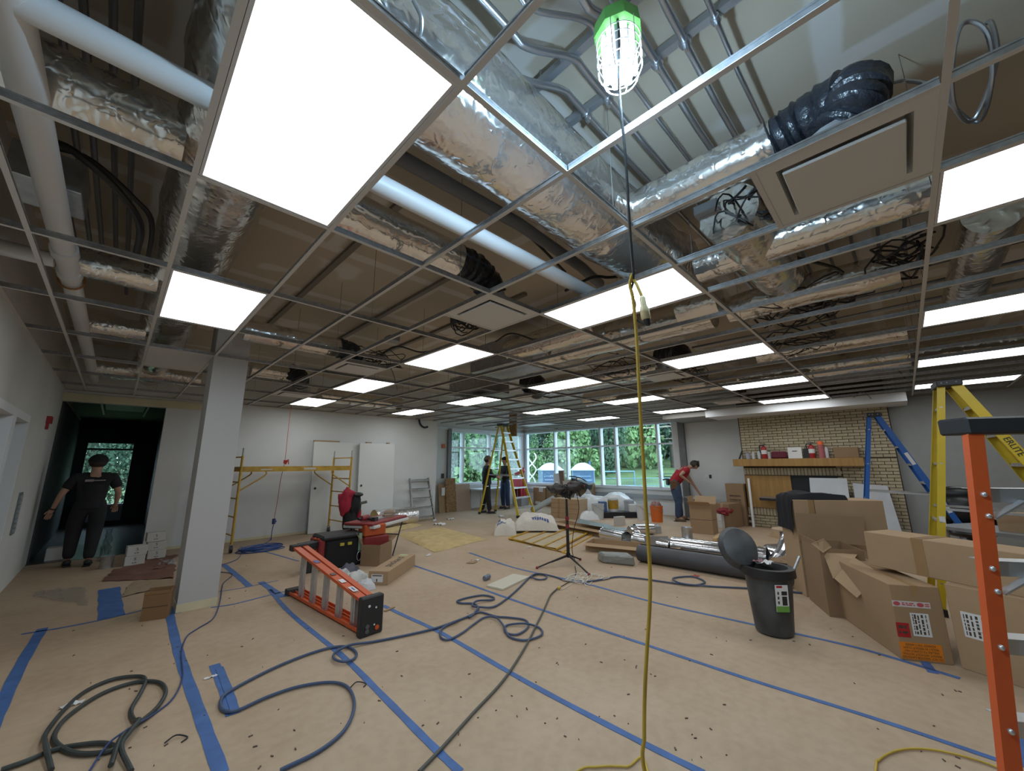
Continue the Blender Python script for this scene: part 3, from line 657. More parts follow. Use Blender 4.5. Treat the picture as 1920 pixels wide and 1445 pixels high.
# conduits bundle on the left beyond the huge panel
for k in range(6):
    xx = -0.62 + 0.085*k
    zz = 3.55 - 0.04*(k % 2)
    solo('steel_conduit', G().tube([(xx, 1.2, zz), (xx, 2.8, zz), (xx+0.02, 4.6+0.3*k, zz)], 0.016, 8), mat('dull_conduit', (0.22, 0.23, 0.25), 0.4, 0.8), 'dark conduit at the upper left, %s' % ['farthest left', 'second from left', 'third from left', 'fourth from left', 'fifth from left', 'next to the trunk duct'][k], 'conduit', 'dark conduits by the left wall')
t = thing('strut_channel', 'dark strut rack crossing the conduits at the upper left', 'strut', (-0.4, 1.9, 3.5))
for yy in (1.75, 1.84, 2.9): part('channel', G().box(-0.72, -0.08, yy, yy+0.04, 3.46, 3.5), m_strut, t)
def cable(name, pts, r, m, label, cat='cable', sub=6, group=None): return solo(name, G().tube(spline(pts, sub), r, 8), m, label, cat, group)
cable('black_hose', [at(95, 265, z=3.3), at(140, 285, z=3.27), at(215, 350, z=3.2), at(262, 420, z=3.15), at(255, 480, z=3.2)], 0.022, m_black, 'thick black cable swooping down left of the trunk duct', 'cable')
cable('black_hose', [at(100, 275, z=3.35), at(170, 300, z=3.33), at(250, 370, z=3.25), at(285, 420, z=3.2), at(275, 500, z=3.2)], 0.016, m_black, 'thinner black cable swooping beside the thick one', 'cable')
cable('armoured_cable', [at(1610, 180, z=3.25), at(1665, 158, z=3.3), at(1700, 152, z=3.32), at(1750, 165, z=3.2), at(1830, 230, z=3.1), at(1860, 150, z=3.15), at(1850, 60, z=3.3), at(1805, 45, z=3.35), at(1785, 120, z=3.15), at(1790, 200, z=3.05), at(1825, 225, z=3.08), at(1868, 120, z=3.2), at(1860, 45, z=3.35), at(1840, 50, z=3.4)], 0.009, m_bx, 'coiled grey armoured cable at the upper right corner', 'cable')
cable('armoured_cable', [at(775, 0, z=3.15), at(790, 35, z=3.12), at(782, 70, z=3.1), at(740, 40, z=3.13), at(720, 0, z=3.2)], 0.008, m_bx, 'short armoured cable loop beside the huge panel', 'cable')
for n_, (uv, zz, rr) in enumerate([([(850, 600), (870, 590), (905, 600), (880, 615), (850, 610)], 3.1, 0.008), ([(655, 720), (700, 680), (740, 650), (790, 660), (840, 650)], 3.2, 0.012), ([(1440, 470), (1480, 480), (1560, 500), (1600, 515), (1700, 490)], 3.25, 0.014), ([(1680, 475), (1700, 455), (1730, 470), (1710, 520), (1680, 500)], 3.2, 0.01),
                                  ([(1450, 560), (1500, 540), (1560, 545), (1620, 530), (1720, 520)], 3.2, 0.012), ([(695, 690), (715, 675), (735, 695), (745, 730)], 3.1, 0.008), ([(1390, 390), (1420, 370), (1460, 400), (1440, 430), (1400, 420)], 3.3, 0.01), ([(1600, 745), (1620, 735), (1640, 760), (1632, 772)], 2.8, 0.006),
                                  ([(1060, 545), (1110, 520), (1140, 520), (1165, 518)], 3.25, 0.014), ([(860, 360), (950, 410), (1000, 450), (1060, 510)], 3.4, 0.012), ([(930, 640), (960, 625), (1010, 640), (1060, 650)], 3.2, 0.012), ([(1620, 690), (1660, 680), (1690, 700), (1700, 715)], 3.05, 0.008)]):
    cable('black_cable', [at(u, v, z=zz) for u, v in uv], rr, m_black, 'black cable hanging in the ceiling void, ' + ['coil by the middle diffuser', 'long one above the middle panels', 'long one right of the yellow cord', 'coil under the large diffuser', 'second long one at the right', 'loop by the flexible duct', 'coil behind the branch duct', 'loose end over the blue ladder', 'end beside the yellow cord knot', 'line behind the grey pipe', 'line over the sheet metal duct', 'loop before the right soffit'][n_], 'cable', 8)
# framing channels across the deck
for k, (u, v) in enumerate([(600, 520), (700, 600), (820, 620), (1560, 600), (1500, 500)]):
    a = at(u, v, z=DECK_Z-0.02)
    if k in (0, 1, 2): g = G().box(a.x-0.03, a.x+0.03, a.y-2.0, a.y+2.5, DECK_Z-0.04, DECK_Z-0.002)
    else: g = G().box(a.x-1.5, a.x+2.2, a.y-0.03, a.y+0.03, DECK_Z-0.04, DECK_Z-0.002)
    solo('furring_channel', g, mat('furring', (0.22, 0.2, 0.17), 0.5, 0.5), 'dark furring strip on the tan deck, ' + ['nearest the column light', 'second one left of centre', 'third one left of centre', 'right one farther away', 'right one nearer'][k], 'furring strip')

# ------------------------------------------------------------------ caged work light on the conduits
LX, LY = 1.115, 0.535
t = thing('work_light', 'bright caged LED work light with a lime green cap hanging in the ceiling', 'work light', (LX, LY, 2.93))
m_lime = mat('lime_plastic', (0.16, 0.55, 0.12), 0.4)
m_lampon = mat('work_lamp_lit', (1, 1, 1), 0.5, emit=(0.76, 0.91, 1.0), estr=LAMP_POWER)
m_lampfin = mat('lamp_fin', (0.25, 0.28, 0.33), 0.35, 0.8)
zb = 2.93
part('cap', G().lathe([(0.035, 0.285), (0.06, 0.28), (0.085, 0.25), (0.09, 0.19), (0.07, 0.185)], 8, (LX, LY, zb)), m_lime, t)
part('lamp_core', G().lathe([(0.052, 0.03), (0.056, 0.19)], 20, (LX, LY, zb)), m_lampfin, t)
ld_ = bpy.data.lights.new('work_light_flux', 'POINT'); ld_.energy = LAMP_WATT; ld_.color = (0.50, 0.76, 1.0); ld_.shadow_soft_size = 0.035
lo_ = bpy.data.objects.new('work_light_flux', ld_); lo_.location = (0, 0, -0.035); COL.objects.link(lo_); lo_.parent = t
for k in range(8):
    a = 2*PI*k/8; c_, s_ = math.cos(a), math.sin(a)
    part('led_strip', G().obox((LX+0.058*c_, LY+0.058*s_, zb+0.11), V((-s_, c_, 0))*0.014, V((c_, s_, 0))*0.003, V((0, 0, 0.078))), m_lampon, t)
part('end_led_ring', G().lathe([(0.020, 0.028), (0.05, 0.026), (0.05, 0.029), (0.02, 0.029)], 20, (LX, LY, zb), caps=False), m_lampon, t)
m_cage = mat('cage_wire', (0.75, 0.78, 0.8), 0.3, 0.6)
for z_, r_ in ((0.0, 0.06), (0.045, 0.078), (0.085, 0.08), (0.125, 0.08), (0.16, 0.08)): part('cage_ring', G().tube([(LX+r_*math.cos(2*PI*k/24), LY+r_*math.sin(2*PI*k/24), zb+z_) for k in range(24)], 0.0022, 6, closed=True), m_cage, t)
for k in range(6):
    a = 2*PI*k/6+0.2; part('cage_bar', G().tube([(LX+r_*math.cos(a), LY+r_*math.sin(a), zb+z_) for z_, r_ in ((0.0, 0.06), (0.045, 0.079), (0.16, 0.081), (0.2, 0.082))], 0.0022, 6), m_cage, t)
part('hook', G().tube(spline([(LX, LY, zb+0.28), (LX+0.01, LY, zb+0.33), (LX, LY+0.02, zb+0.40), (LX-0.02, LY+0.03, zb+0.55), (LX, LY+0.03, ZC)], 5), 0.006, 8), m_cond, t)
part('cord', G().tube(spline([(LX-0.055, LY-0.03, zb+0.21), (LX-0.062, LY-0.035, zb+0.1), (LX-0.02, LY+0.0, zb-0.05), (LX-0.01, LY, 2.6), at(1181, 430, x=1.10), at(1188, 515, x=1.10)], 6), 0.005, 8), m_black, t)

# ================================================================== outside the windows
def tz(x, y):
    d_ = (x+y)*0.7071; return -0.75 + max(0.0, min(d_-21.5, 34.0))*0.095
m_lawn = mat('lawn', (0.10, 0.17, 0.055), 0.9, var=0.45, vscale=0.5)
g = G(); NX = 36
xs = [-30+90*i/NX for i in range(NX+1)]; ys_ = [-25+95*i/NX for i in range(NX+1)]
g.add([(x, y, tz(x, y)) for y in ys_ for x in xs], [(j*(NX+1)+i, j*(NX+1)+i+1, (j+1)*(NX+1)+i+1, (j+1)*(NX+1)+i) for j in range(NX) for i in range(NX) if not (xs[i] < 11.0 and ys_[j] < 10.2 and xs[i] > -2)], True)
struct('ground_outside', g, m_lawn, 'green lawn rising outside the windows')
m_conc = mat('pale_concrete', (0.46, 0.50, 0.55), 0.8, var=0.15, vscale=1.5)
struct('path_outside', G().add([(12.35, -2, -0.74), (20.5, -2, -0.74), (20.5, 9.4, -0.72), (17.0, 13.5, -0.72), (12.35, 17, -0.74)], [(0, 1, 2, 3, 4)]), m_conc, 'pale concrete apron outside the long window')

def leaf_mat(name, c1, c2):
    m = bpy.data.materials.new(name); m.use_nodes = True; nt = m.node_tree; N = nt.nodes; L = nt.links; b = N['Principled BSDF']
    tc = N.new('ShaderNodeTexCoord'); n = N.new('ShaderNodeTexNoise'); n.inputs['Scale'].default_value = 1.6; n.inputs['Detail'].default_value = 3; L.new(tc.outputs['Object'], n.inputs['Vector'])
    oi = N.new('ShaderNodeObjectInfo'); ad = N.new('ShaderNodeMath'); ad.operation = 'MULTIPLY_ADD'; ad.inputs[1].default_value = 0.5; L.new(oi.outputs['Random'], ad.inputs[0]); L.new(n.outputs[0], ad.inputs[2])
    mr = N.new('ShaderNodeMapRange'); mr.inputs[1].default_value = 0.4; mr.inputs[2].default_value = 1.0; L.new(ad.outputs[0], mr.inputs[0])
    mx = N.new('ShaderNodeMix'); mx.data_type = 'RGBA'; mx.inputs[6].default_value = (*c1, 1); mx.inputs[7].default_value = (*c2, 1); L.new(mr.outputs[0], mx.inputs[0]); L.new(mx.outputs[2], b.inputs['Base Color'])
    b.inputs['Roughness'].default_value = 0.65; b.inputs['Specular IOR Level'].default_value = 0.2; return m
m_leafd = leaf_mat('leaf_dark', (0.04, 0.085, 0.055), (0.095, 0.165, 0.10)); m_leafl = leaf_mat('leaf_light', (0.10, 0.20, 0.08), (0.20, 0.32, 0.13))
m_bark = mat('bark', (0.07, 0.055, 0.04), 0.9, var=0.3, vscale=6)
def crown(n, seed, leaf, blobs):
    rnd = random.Random(seed); g = G()
    B = [(V((rnd.uniform(-0.6, 0.6), rnd.uniform(-0.6, 0.6), rnd.uniform(0.15, 0.85))), rnd.uniform(0.22, 0.42)) for _ in range(blobs)]
    for i in range(n):
        c, r_ = B[rnd.randrange(blobs)]
        d_ = V((rnd.gauss(0, 1), rnd.gauss(0, 1), rnd.gauss(0, 1))).normalized(); p = c + d_*r_*(rnd.random()**0.35)*V((1, 1, 0.8)).length/1.6
        a = (d_+V((rnd.uniform(-1, 1), rnd.uniform(-1, 1), rnd.uniform(-0.6, 1)))*0.8).normalized(); x, y = perp(a); s_ = leaf*rnd.uniform(0.6, 1.3)
        g.add([p-x*s_, p+y*s_*0.6, p+x*s_, p-y*s_*0.6], [(0, 1, 2, 3)])
    return g
CR = []
for k in range(3):
    CR.append((mesh_of(crown(3600, 20+k, 0.05, 15), 'crown', m_leafd), mesh_of(crown(3000, 40+k, 0.055, 11), 'crown', m_leafl)))
CRN = mesh_of(crown(9000, 77, 0.022, 26), 'crown', m_leafd)
tk = G().tube([(0, 0, -0.1), (0.01, 0.0, 0.3), (0.0, 0.01, 0.62)], lambda i: (0.035, 0.026, 0.012)[i], 8)
for a in (0.3, 2.4, 4.4): tk.tube([(0, 0, 0.3), (0.18*math.cos(a), 0.18*math.sin(a), 0.55)], 0.009, 6)
TK = mesh_of(tk, 'trunk', m_bark)
def tree(x, y, h, wd, kind, label, k=0, low=0.16):
    z = tz(x, y)
    t = thing('tree', label, 'tree', (x, y, z-0.05), random.uniform(0, 6), 'trees outside the windows')
    inst('crown', CRN if kind == 2 else CR[k % 3][kind], t, Matrix.Translation((0, 0, h*low)) @ Matrix.Diagonal((wd, wd, h*(1-low), 1))); inst('trunk', TK, t, Matrix.Diagonal((h*0.8, h*0.8, h*0.9, 1)))
def upos(u, dep):           # ground point at this picture column and distance along the view
    d_ = ray(u, 869); s_ = dep/FPX*1.0; return EYE + d_*(dep/ (d_.x*0.695+d_.y*0.69))
near = [(852, 25, 5.5, 2.4, 2, 'dark tree close outside the recess window at its left edge'), (900, 24, 4.2, 2.3, 1, 'bright green leafy tree outside the recess window'), (948, 27, 6.0, 2.6, 2, 'dark leafy tree outside the recess window beside the ladder'),
        (1022, 33, 3.6, 2.0, 1, 'small light green tree behind the left portable toilet'), (1078, 33, 5.2, 2.8, 1, 'bright green tree above the right portable toilet'), (1118, 35, 6.5, 1.5, 0, 'slim conifer right of the portable toilets'), (1152, 36, 5.2, 2.4, 0, 'dark green bush left of the hanging yellow cord'),
        (1185, 40, 8.0, 3.2, 1, 'light green tree just behind the hanging yellow cord'), (1232, 42, 10.5, 4.2, 0, 'round lawn tree with a bare trunk right of the yellow cord'), (1262, 40, 8.5, 3.0, 0, 'lawn tree beside the picnic table')]
for k, (u, dep, h, wd, kd, lb) in enumerate(near):
    p = upos(u, dep); tree(p.x, p.y, h, wd, kd, lb, k, 0.30 if u > 1220 else 0.08)
cn = ['leftmost', 'second from left', 'third from left', 'fourth from left', 'fifth from left', 'sixth from left', 'seventh from left', 'eighth from left', 'ninth from left', 'tenth from left', 'eleventh from left', 'rightmost']
for k in range(12):
    p = upos(805 + 46*k, 47+3*(k % 3)); tree(p.x, p.y, 15+2*(k % 4), 5.6, 0, 'tall dark forest tree of the front row, %s' % cn[k], k, 0.02)
for k in range(12):
    p = upos(790 + 49*k, 58+3*(k % 2)); tree(p.x, p.y, 21+2*(k % 3), 8.0, 0, 'tall dark forest tree of the back row, %s' % cn[k], k+1, 0.02)
for k, (x, y, h, wd) in enumerate([(-1.6, 23, 5.0, 2.4), (0.6, 24, 5.5, 2.6), (-0.4, 29, 9.0, 4.0), (2.6, 27, 8.0, 3.5), (-4, 28, 9, 4)]):
    tree(x, y, h, wd, 2, 'leafy tree seen through the hallway window, %s' % ['left one', 'right one', 'tall one behind', 'far right one', 'far left one'][k], k, 0.02)
g = G(); A, B_ = upos(640, 72), upos(1560, 72)
g.add([(A.x, A.y, 2), (B_.x, B_.y, 2), (B_.x*1.25, B_.y*1.25, 24), (A.x*1.25, A.y*1.25, 24)], [(0, 1, 2, 3)])
struct('hillside', g, mat('forest_bank', (0.035, 0.06, 0.03), 1.0, var=0.6, vscale=0.4), 'dark wooded bank behind the trees')

# portable toilets
def toilet(p, rz, label):
    t = thing('portable_toilet', label, 'portable toilet', p, rz, 'portable toilets outside the long window')
    mb = mat('toilet_blue', (0.045, 0.10, 0.17), 0.5); ms = mat('toilet_side', (0.20, 0.29, 0.40), 0.5); mr = mat('toilet_roof', (0.62, 0.74, 0.86), 0.45, trans=0.0)
    part('cabin', G().box(-0.57, 0.57, -0.57, 0.57, 0.05, 1.98), ms, t, 0.02, local=True); part('skid', G().box(-0.6, 0.6, -0.6, 0.6, 0, 0.08), mb, t, local=True)
    part('panel', G().box(-0.54, 0.54, -0.585, -0.56, 0.12, 1.95), mb, t, 0.01, local=True)
    for k in range(5): part('rib', G().box(0.565, 0.582, -0.48, 0.48, 0.5+0.25*k, 0.53+0.25*k), ms, t, local=True)
    part('groove', G().box(-0.38, 0.38, -0.6, -0.58, 1.62, 1.66).box(-0.42, 0.42, -0.6, -0.58, 1.42, 1.47), ms, t, local=True)
    part('roof', G().sheet(lambda a, b_: ((a-0.5)*1.24, (b_-0.5)*1.24, 1.98+0.36*max(0, 1-(2*abs(a-0.5))**2.2)*max(0, 1-(2*abs(b_-0.5))**2.6)**0.5), 14, 10), mr, t, local=True)
    part('roof_rim', G().box(-0.62, 0.62, -0.62, 0.62, 1.94, 2.0), mr, t, local=True)
    part('vent_pipe', G().tube([(0.42, 0.42, 1.9), (0.42, 0.42, 2.42)], 0.06, 10), mb, t, local=True)
a = at(1031, 869, x=17.2); toilet((a.x, a.y, -0.74), math.radians(-38), 'left blue portable toilet with white domed roof outside the window')
a = at(1092, 869, x=17.9); toilet((a.x, a.y, -0.74), math.radians(-52), 'right portable toilet with ribbed side outside the window')
# railing
p0_, p1_ = upos(1128, 29), upos(1188, 29); t = thing('metal_railing', 'blue metal railing frame on the lawn outside the window', 'railing', (p0_.x, p0_.y, tz(p0_.x, p0_.y)))
m_rail = mat('railing_blue', (0.16, 0.30, 0.42), 0.4, 0.3)
zt = over(p0_, 1150, 884)
for q in (p0_, p1_): part('post', G().tube([(q.x, q.y, tz(q.x, q.y)-0.1), (q.x, q.y, zt)], 0.045, 8), m_rail, t)
part('top_rail', G().tube([(p0_.x, p0_.y, zt), (p1_.x, p1_.y, zt)], 0.05, 8), m_rail, t)
q0, q1 = upos(1128, 27), upos(1275, 27); t = thing('picket_fence', 'low metal picket fence across the lawn outside the window', 'fence', (q0.x, q0.y, 0))
zt, zb2 = over(q0, 1200, 897), over(q0, 1200, 911)
for z_ in (zt, zb2): part('rail', G().tube([(q0.x, q0.y, z_), (q1.x, q1.y, z_)], 0.022, 6), m_rail, t)
pk = mesh_of(G().tube([(0, 0, zb2-0.9), (0, 0, zt)], 0.008, 5), 'picket', m_rail)
for k in range(46): c = q0.lerp(q1, k/45); inst('picket', pk, t, Matrix.Translation((c.x-q0.x, c.y-q0.y, 0)))
# picnic table
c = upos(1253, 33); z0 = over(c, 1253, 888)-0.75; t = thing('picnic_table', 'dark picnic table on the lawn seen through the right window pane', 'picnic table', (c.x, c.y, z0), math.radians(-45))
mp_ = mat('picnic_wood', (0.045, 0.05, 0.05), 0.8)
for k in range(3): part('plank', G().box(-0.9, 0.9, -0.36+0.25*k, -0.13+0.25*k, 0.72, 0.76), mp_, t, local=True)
for s_ in (-1, 1):
    part('bench', G().box(-0.9, 0.9, s_*0.7-0.13, s_*0.7+0.13, 0.42, 0.46), mp_, t, local=True)
    for q in (-1, 1): part('leg', G().bar((s_*0.6, q*0.2, 0.72), (s_*0.6, q*0.75, 0.0), 0.05, 0.1, (1, 0, 0)), mp_, t, local=True)
    part('cross_bar', G().box(s_*0.6-0.03, s_*0.6+0.03, -0.8, 0.8, 0.36, 0.42), mp_, t, local=True)
# white looping sculpture
c = upos(994, 22.5); 
def sc(u, v): return at(u, v, x=c.x) if False else V((upos(u, 22.5).x, upos(u, 22.5).y, over(upos(u, 22.5), u, v)))
t = thing('white_sculpture', 'white crossed ribbon sculpture standing left of the portable toilets', 'sculpture', (c.x, c.y, -0.7))
for n_, uv in enumerate(([(993, 849), (991, 856), (993, 862), (1000, 872), (1005, 880), (1000, 890), (992, 900), (990, 915), (996, 930), (996, 936)], [(1001, 849), (1004, 855), (1003, 861), (996, 870), (990, 877), (992, 888), (1000, 898), (1003, 912), (998, 930), (998, 936)])):
    part('ribbon', G().tube(spline([sc(u, v) + V((0.05*n_, 0.0, 0)) for u, v in uv], 4), 0.035, 8), mat('sculpture_white', (0.8, 0.8, 0.8), 0.4), t)

# ================================================================== tape and cords on the floor
m_tape = mat('blue_tape', (0.07, 0.16, 0.40), 0.55, var=0.25, vscale=8)
def strip(pts, wd, label, z=0.003, cat='tape'):
    """a flat strip of tape following floor points"""
    P = spline([fl(u, v) for u, v in pts], 5) if len(pts) > 2 else [fl(*pts[0]).lerp(fl(*pts[1]), i/10) for i in range(11)]
    g = G(); vs = []
    for i, p in enumerate(P):
        t_ = (P[min(i+1, len(P)-1)]-P[max(i-1, 0)]).normalized(); n_ = V((-t_.y, t_.x, 0))*wd/2*(1+0.06*math.sin(i*2.1))
        vs += [p-n_+V((0, 0, z-0.0015)), p+n_+V((0, 0, z-0.0015)), p+n_+V((0, 0, z)), p-n_+V((0, 0, z))]
    fs = []
    for i in range(len(P)-1):
        a = 4*i; b_ = a+4
        fs += [(a+3, b_+3, b_+2, a+2), (a, a+1, b_+1, b_), (a, b_, b_+3, a+3), (a+1, a+2, b_+2, b_+1)]
    fs += [(0, 3, 2, 1), (4*len(P)-4, 4*len(P)-3, 4*len(P)-2, 4*len(P)-1)]
    g.add(vs, fs)
    return solo('tape_strip', g, m_tape, label, cat, 'blue tape on the floor paper')
strip([(505, 1105), (545, 1150), (640, 1228), (720, 1307), (800, 1388), (862, 1447)], 0.048, 'long blue tape line running down from beside the column, under the hose loop')
strip([(718, 1135), (760, 1155), (830, 1188), (990, 1280), (1180, 1380), (1320, 1450)], 0.048, 'long blue tape line from behind the fallen ladder to the bottom centre')
strip([(770, 1058), (850, 1085), (960, 1124), (1110, 1175), (1215, 1210), (1400, 1272), (1640, 1347), (1880, 1428)], 0.040, 'long blue tape line crossing the middle of the floor to the near ladder')
strip([(880, 1036), (960, 1063), (1045, 1082), (1110, 1097), (1230, 1130), (1400, 1168), (1560, 1203), (1650, 1226), (1800, 1272)], 0.040, 'blue tape line passing under the light stand to the big boxes')
strip([(80, 1178), (40, 1245), (0, 1328), (-40, 1420)], 0.075, 'wide blue tape line at the far left of the floor')
strip([(318, 1150), (330, 1205), (345, 1255), (375, 1340), (415, 1450)], 0.070, 'wide blue tape line running toward the camera from the column')
strip([(40, 1189), (120, 1176), (200, 1160), (270, 1143)], 0.030, 'thin blue tape line left of the brown paper bag')
strip([(205, 1103), (209, 1157)], 0.20, 'broad blue tape patch near the hallway boxes')
strip([(311, 1128), (321, 1152)], 0.16, 'blue tape patch at the foot of the column')
strip([(395, 1139), (440, 1132), (500, 1117), (545, 1106)], 0.028, 'blue tape line just right of the column foot')
strip([(410, 1109), (460, 1101), (522, 1088)], 0.018, 'faint blue tape line behind the column foot')
strip([(420, 1059), (440, 1075), (468, 1099)], 0.075, 'short blue tape strip right of the column')
strip([(489, 1091), (531, 1119)], 0.075, 'short blue tape strip crossing the line right of the column')
strip([(450, 1025), (500, 1035), (560, 1052)], 0.03, 'thin blue tape line behind the coil of blue cord')
strip([(402, 1246), (420, 1290), (436, 1340)], 0.07, 'loose blue tape strip pointing at the hose bend')
strip([(411, 1252), (430, 1300), (442, 1338)], 0.05, 'second loose blue tape strip overlapping the first', 0.006)
strip([(1733, 1240), (1750, 1262)], 0.06, 'bit of blue tape under the labelled box')
strip([(1898, 1355), (1925, 1440)], 0.07, 'blue tape strip behind the near orange ladder')

m_hose = mat('blue_hose', (0.055, 0.085, 0.16), 0.45); m_ghose = mat('dark_hose', (0.045, 0.055, 0.052), 0.5, var=0.3, vscale=12); m_bcord = mat('blue_cord', (0.03, 0.055, 0.17), 0.5)
m_ycord = mat('yellow_cord', (0.62, 0.43, 0.055), 0.5, var=0.25, vscale=6); m_gcord = mat('grey_cord', (0.10, 0.10, 0.085), 0.6)
def floor_cord(name, uv, r, m, label, sub=7, lift=0.0, cat='cord'):
    pts = []
    for k, q in enumerate(uv): p = fl(q[0], q[1]); p.z = r+0.004+(q[2] if len(q) > 2 else 0)+lift; pts.append(p)
    return solo(name, G().tube(spline(pts, sub), r, 8), m, label, cat)
floor_cord('air_hose', [(525, 1450), (600, 1412), (648, 1370), (664, 1325), (652, 1293), (620, 1283), (560, 1291), (500, 1311), (445, 1336), (418, 1336), (413, 1319), (430, 1300), (500, 1262), (560, 1236), (612, 1219), (648, 1215), (667, 1226), (664, 1238), (645, 1247, .012), (627, 1242, .012), (627, 1231, .012), (655, 1216, .014), (700, 1206), (760, 1194), (815, 1181), (858, 1166), (890, 1152), (897, 1143),
    (888, 1134), (865, 1133), (857, 1129), (875, 1123), (905, 1118), (925, 1122), (922, 1127), (895, 1131, .013), (885, 1140, .013), (900, 1143, .014), (925, 1140), (948, 1126), (970, 1107), (984, 1093), (995, 1083), (1010, 1078), (1024, 1081), (1022, 1087), (1008, 1088), (996, 1084, .013), (1010, 1079, .014), (1040, 1083), (1065, 1091), (1100, 1092), (1130, 1088), (1160, 1083), (1205, 1087), (1255, 1094), (1300, 1099), (1322, 1093), (1300, 1083), (1270, 1084), (1262, 1090, .012), (1280, 1098, .013), (1330, 1101), (1420, 1106), (1540, 1117)], 0.0105, m_hose, 'blue air hose snaking with loops across the paper floor', cat='hose')
floor_cord('air_hose', [(897, 1145, .02), (885, 1160, .015), (880, 1158), (900, 1150), (930, 1158), (955, 1160), (985, 1165), (990, 1178), (970, 1192), (948, 1188), (950, 1175), (985, 1174, .012), (1012, 1180), (1015, 1193), (985, 1203), (955, 1196), (945, 1180, .015), (930, 1163, .013), (908, 1160), (885, 1175), (865, 1190), (840, 1202), (826, 1196), (830, 1180), (862, 1168, .02)], 0.0095, m_hose, 'second blue hose coil right of the fallen orange ladder', cat='hose')
floor_cord('thick_hose', [(0, 1450), (50, 1432), (90, 1415), (130, 1405), (190, 1399), (215, 1408), (190, 1417), (140, 1418), (105, 1400), (103, 1378), (130, 1345), (190, 1305), (250, 1284), (295, 1283), (310, 1300), (295, 1330), (258, 1362), (225, 1395, .02), (205, 1450, .02)], 0.0125, m_ghose, 'dark thick hose coiled in loops at the bottom left', cat='hose')
floor_cord('thick_hose', [(95, 1450), (82, 1410, .025), (85, 1380), (120, 1335), (160, 1300), (210, 1278), (258, 1272), (272, 1280), (262, 1305), (245, 1335), (250, 1355), (258, 1365, .028), (240, 1390, .03), (225, 1415, .02), (245, 1452)], 0.0125, m_ghose, 'second dark hose loop at the bottom left corner', cat='hose')
floor_cord('extension_cord', [(165, 1452), (200, 1410, .03), (240, 1380, .03), (290, 1340), (325, 1310), (342, 1270), (340, 1225), (350, 1195), (370, 1180), (400, 1160), (412, 1130), (416, 1105), (420, 1093), (435, 1080), (430, 1075), (405, 1073)], 0.0055, m_bcord, 'thin blue extension cord winding past the column')
floor_cord('extension_cord', [(400, 1062), (425, 1057), (446, 1048), (455, 1035), (468, 1028), (490, 1022), (505, 1014), (511, 1000)], 0.006, m_bcord, 'blue extension cord leading from the column to the hanging cord')
floor_cord('extension_cord', [(785, 1452), (830, 1405), (885, 1343), (945, 1277), (985, 1215), (1010, 1165), (1022, 1140), (1032, 1118), (1045, 1105)], 0.009, m_gcord, 'dark grey extension cord running to the light stand')
floor_cord('extension_cord', [(1047, 1103), (1060, 1096), (1075, 1086), (1080, 1075), (1078, 1062)], 0.005, m_black, 'thin black cord from the light stand to the grey cord')
g = G().lathe([(0.012, 0), (0.018, 0.01), (0.018, 0.05), (0.011, 0.07)], 10, fl(1047, 1103, 0.02), (fl(1052, 1099)-fl(1047, 1103)))
solo('cord_plug', g, m_ycord, 'yellow plug joining the black and grey cords', 'plug')
g = G()
for k in range(9):
    rr = 0.20+0.014*k; zz = 0.012+0.016*(k % 4)
    c = fl(489, 1031)
    g.tube([(c.x+rr*1.25*math.cos(a+k)+0.01*math.sin(3*a+k), c.y+rr*0.8*math.sin(a+k), zz+0.008*math.sin(2*a+k)) for a in [2*PI*q/30 for q in range(30)]], 0.0075, 6, closed=True)
solo('cord_coil', g, mat('coil_blue', (0.025, 0.075, 0.26), 0.45), 'flat coil of blue cord lying by the scaffold', 'cord')
rnd = random.Random(5); pts = []
c = fl(1095, 1085)
for k in range(34): pts.append(V((c.x+rnd.uniform(-0.28, 0.25), c.y+rnd.uniform(-0.25, 0.22), 0.006+0.01*(k % 3))))
pts = [fl(1040, 1105, 0.006), fl(1060, 1102, 0.006)] + pts
solo('string_tangle', G().tube(spline(pts, 5), 0.004, 6), mat('white_string', (0.7, 0.66, 0.58), 0.7), 'tangle of thin white cord at the foot of the light stand', 'cord')

# ------------------------------------------------------------------ hanging yellow cord with plug
m_plugc = mat('clear_plug', (0.62, 0.52, 0.30), 0.25); 
t = thing('yellow_extension_cord', 'yellow extension cord hanging down the middle of the picture to the floor', 'cord', (1.1, 0.53, 0))
def pc(u, v, x=1.10): return at(u, v, x=x)
down = [pc(1184, 518), pc(1181, 535), pc(1186, 555), pc(1190, 590), pc(1194, 640), pc(1197, 700), pc(1201, 780), pc(1206, 860), pc(1211, 950), pc(1216, 1020), pc(1219, 1080), pc(1218, 1140), pc(1213, 1220), pc(1209, 1300), pc(1208, 1380), pc(1211, 1460)]
tail = [V((1.06, 0.50, 0.45)), V((1.03, 0.47, 0.15)), V((1.0, 0.50, 0.03)), fl(1215, 1447, 0.012), fl(1175, 1437, 0.01), fl(1120, 1437, 0.01), fl(1075, 1450, 0.01), V((1.35, 1.45, 0.01)), V((1.1, 0.9, 0.01)), V((1.3, 0.35, 0.01)), fl(1640, 1460, 0.01), fl(1648, 1425, 0.01), fl(1685, 1406, 0.01), fl(1740, 1404, 0.01), fl(1810, 1418, 0.01), fl(1875, 1440, 0.01), fl(1960, 1480, 0.01)]
part('cord', G().tube(spline(down+tail, 6), 0.0052, 10), m_ycord, t)
part('loop', G().tube(spline([pc(1187, 512), pc(1184, 520, 1.105), pc(1192, 530, 1.105), pc(1199, 545, 1.105), pc(1204, 557, 1.105)], 6), 0.0048, 8), m_ycord, t)
a, b_ = pc(1204, 556, 1.105), pc(1209, 583, 1.105)
part('plug', G().lathe([(0.006, 0), (0.009, 0.005), (0.009, 0.03), (0.014, 0.045), (0.015, 0.075), (0.012, 0.08)], 12, a, b_-a), m_plugc, t)
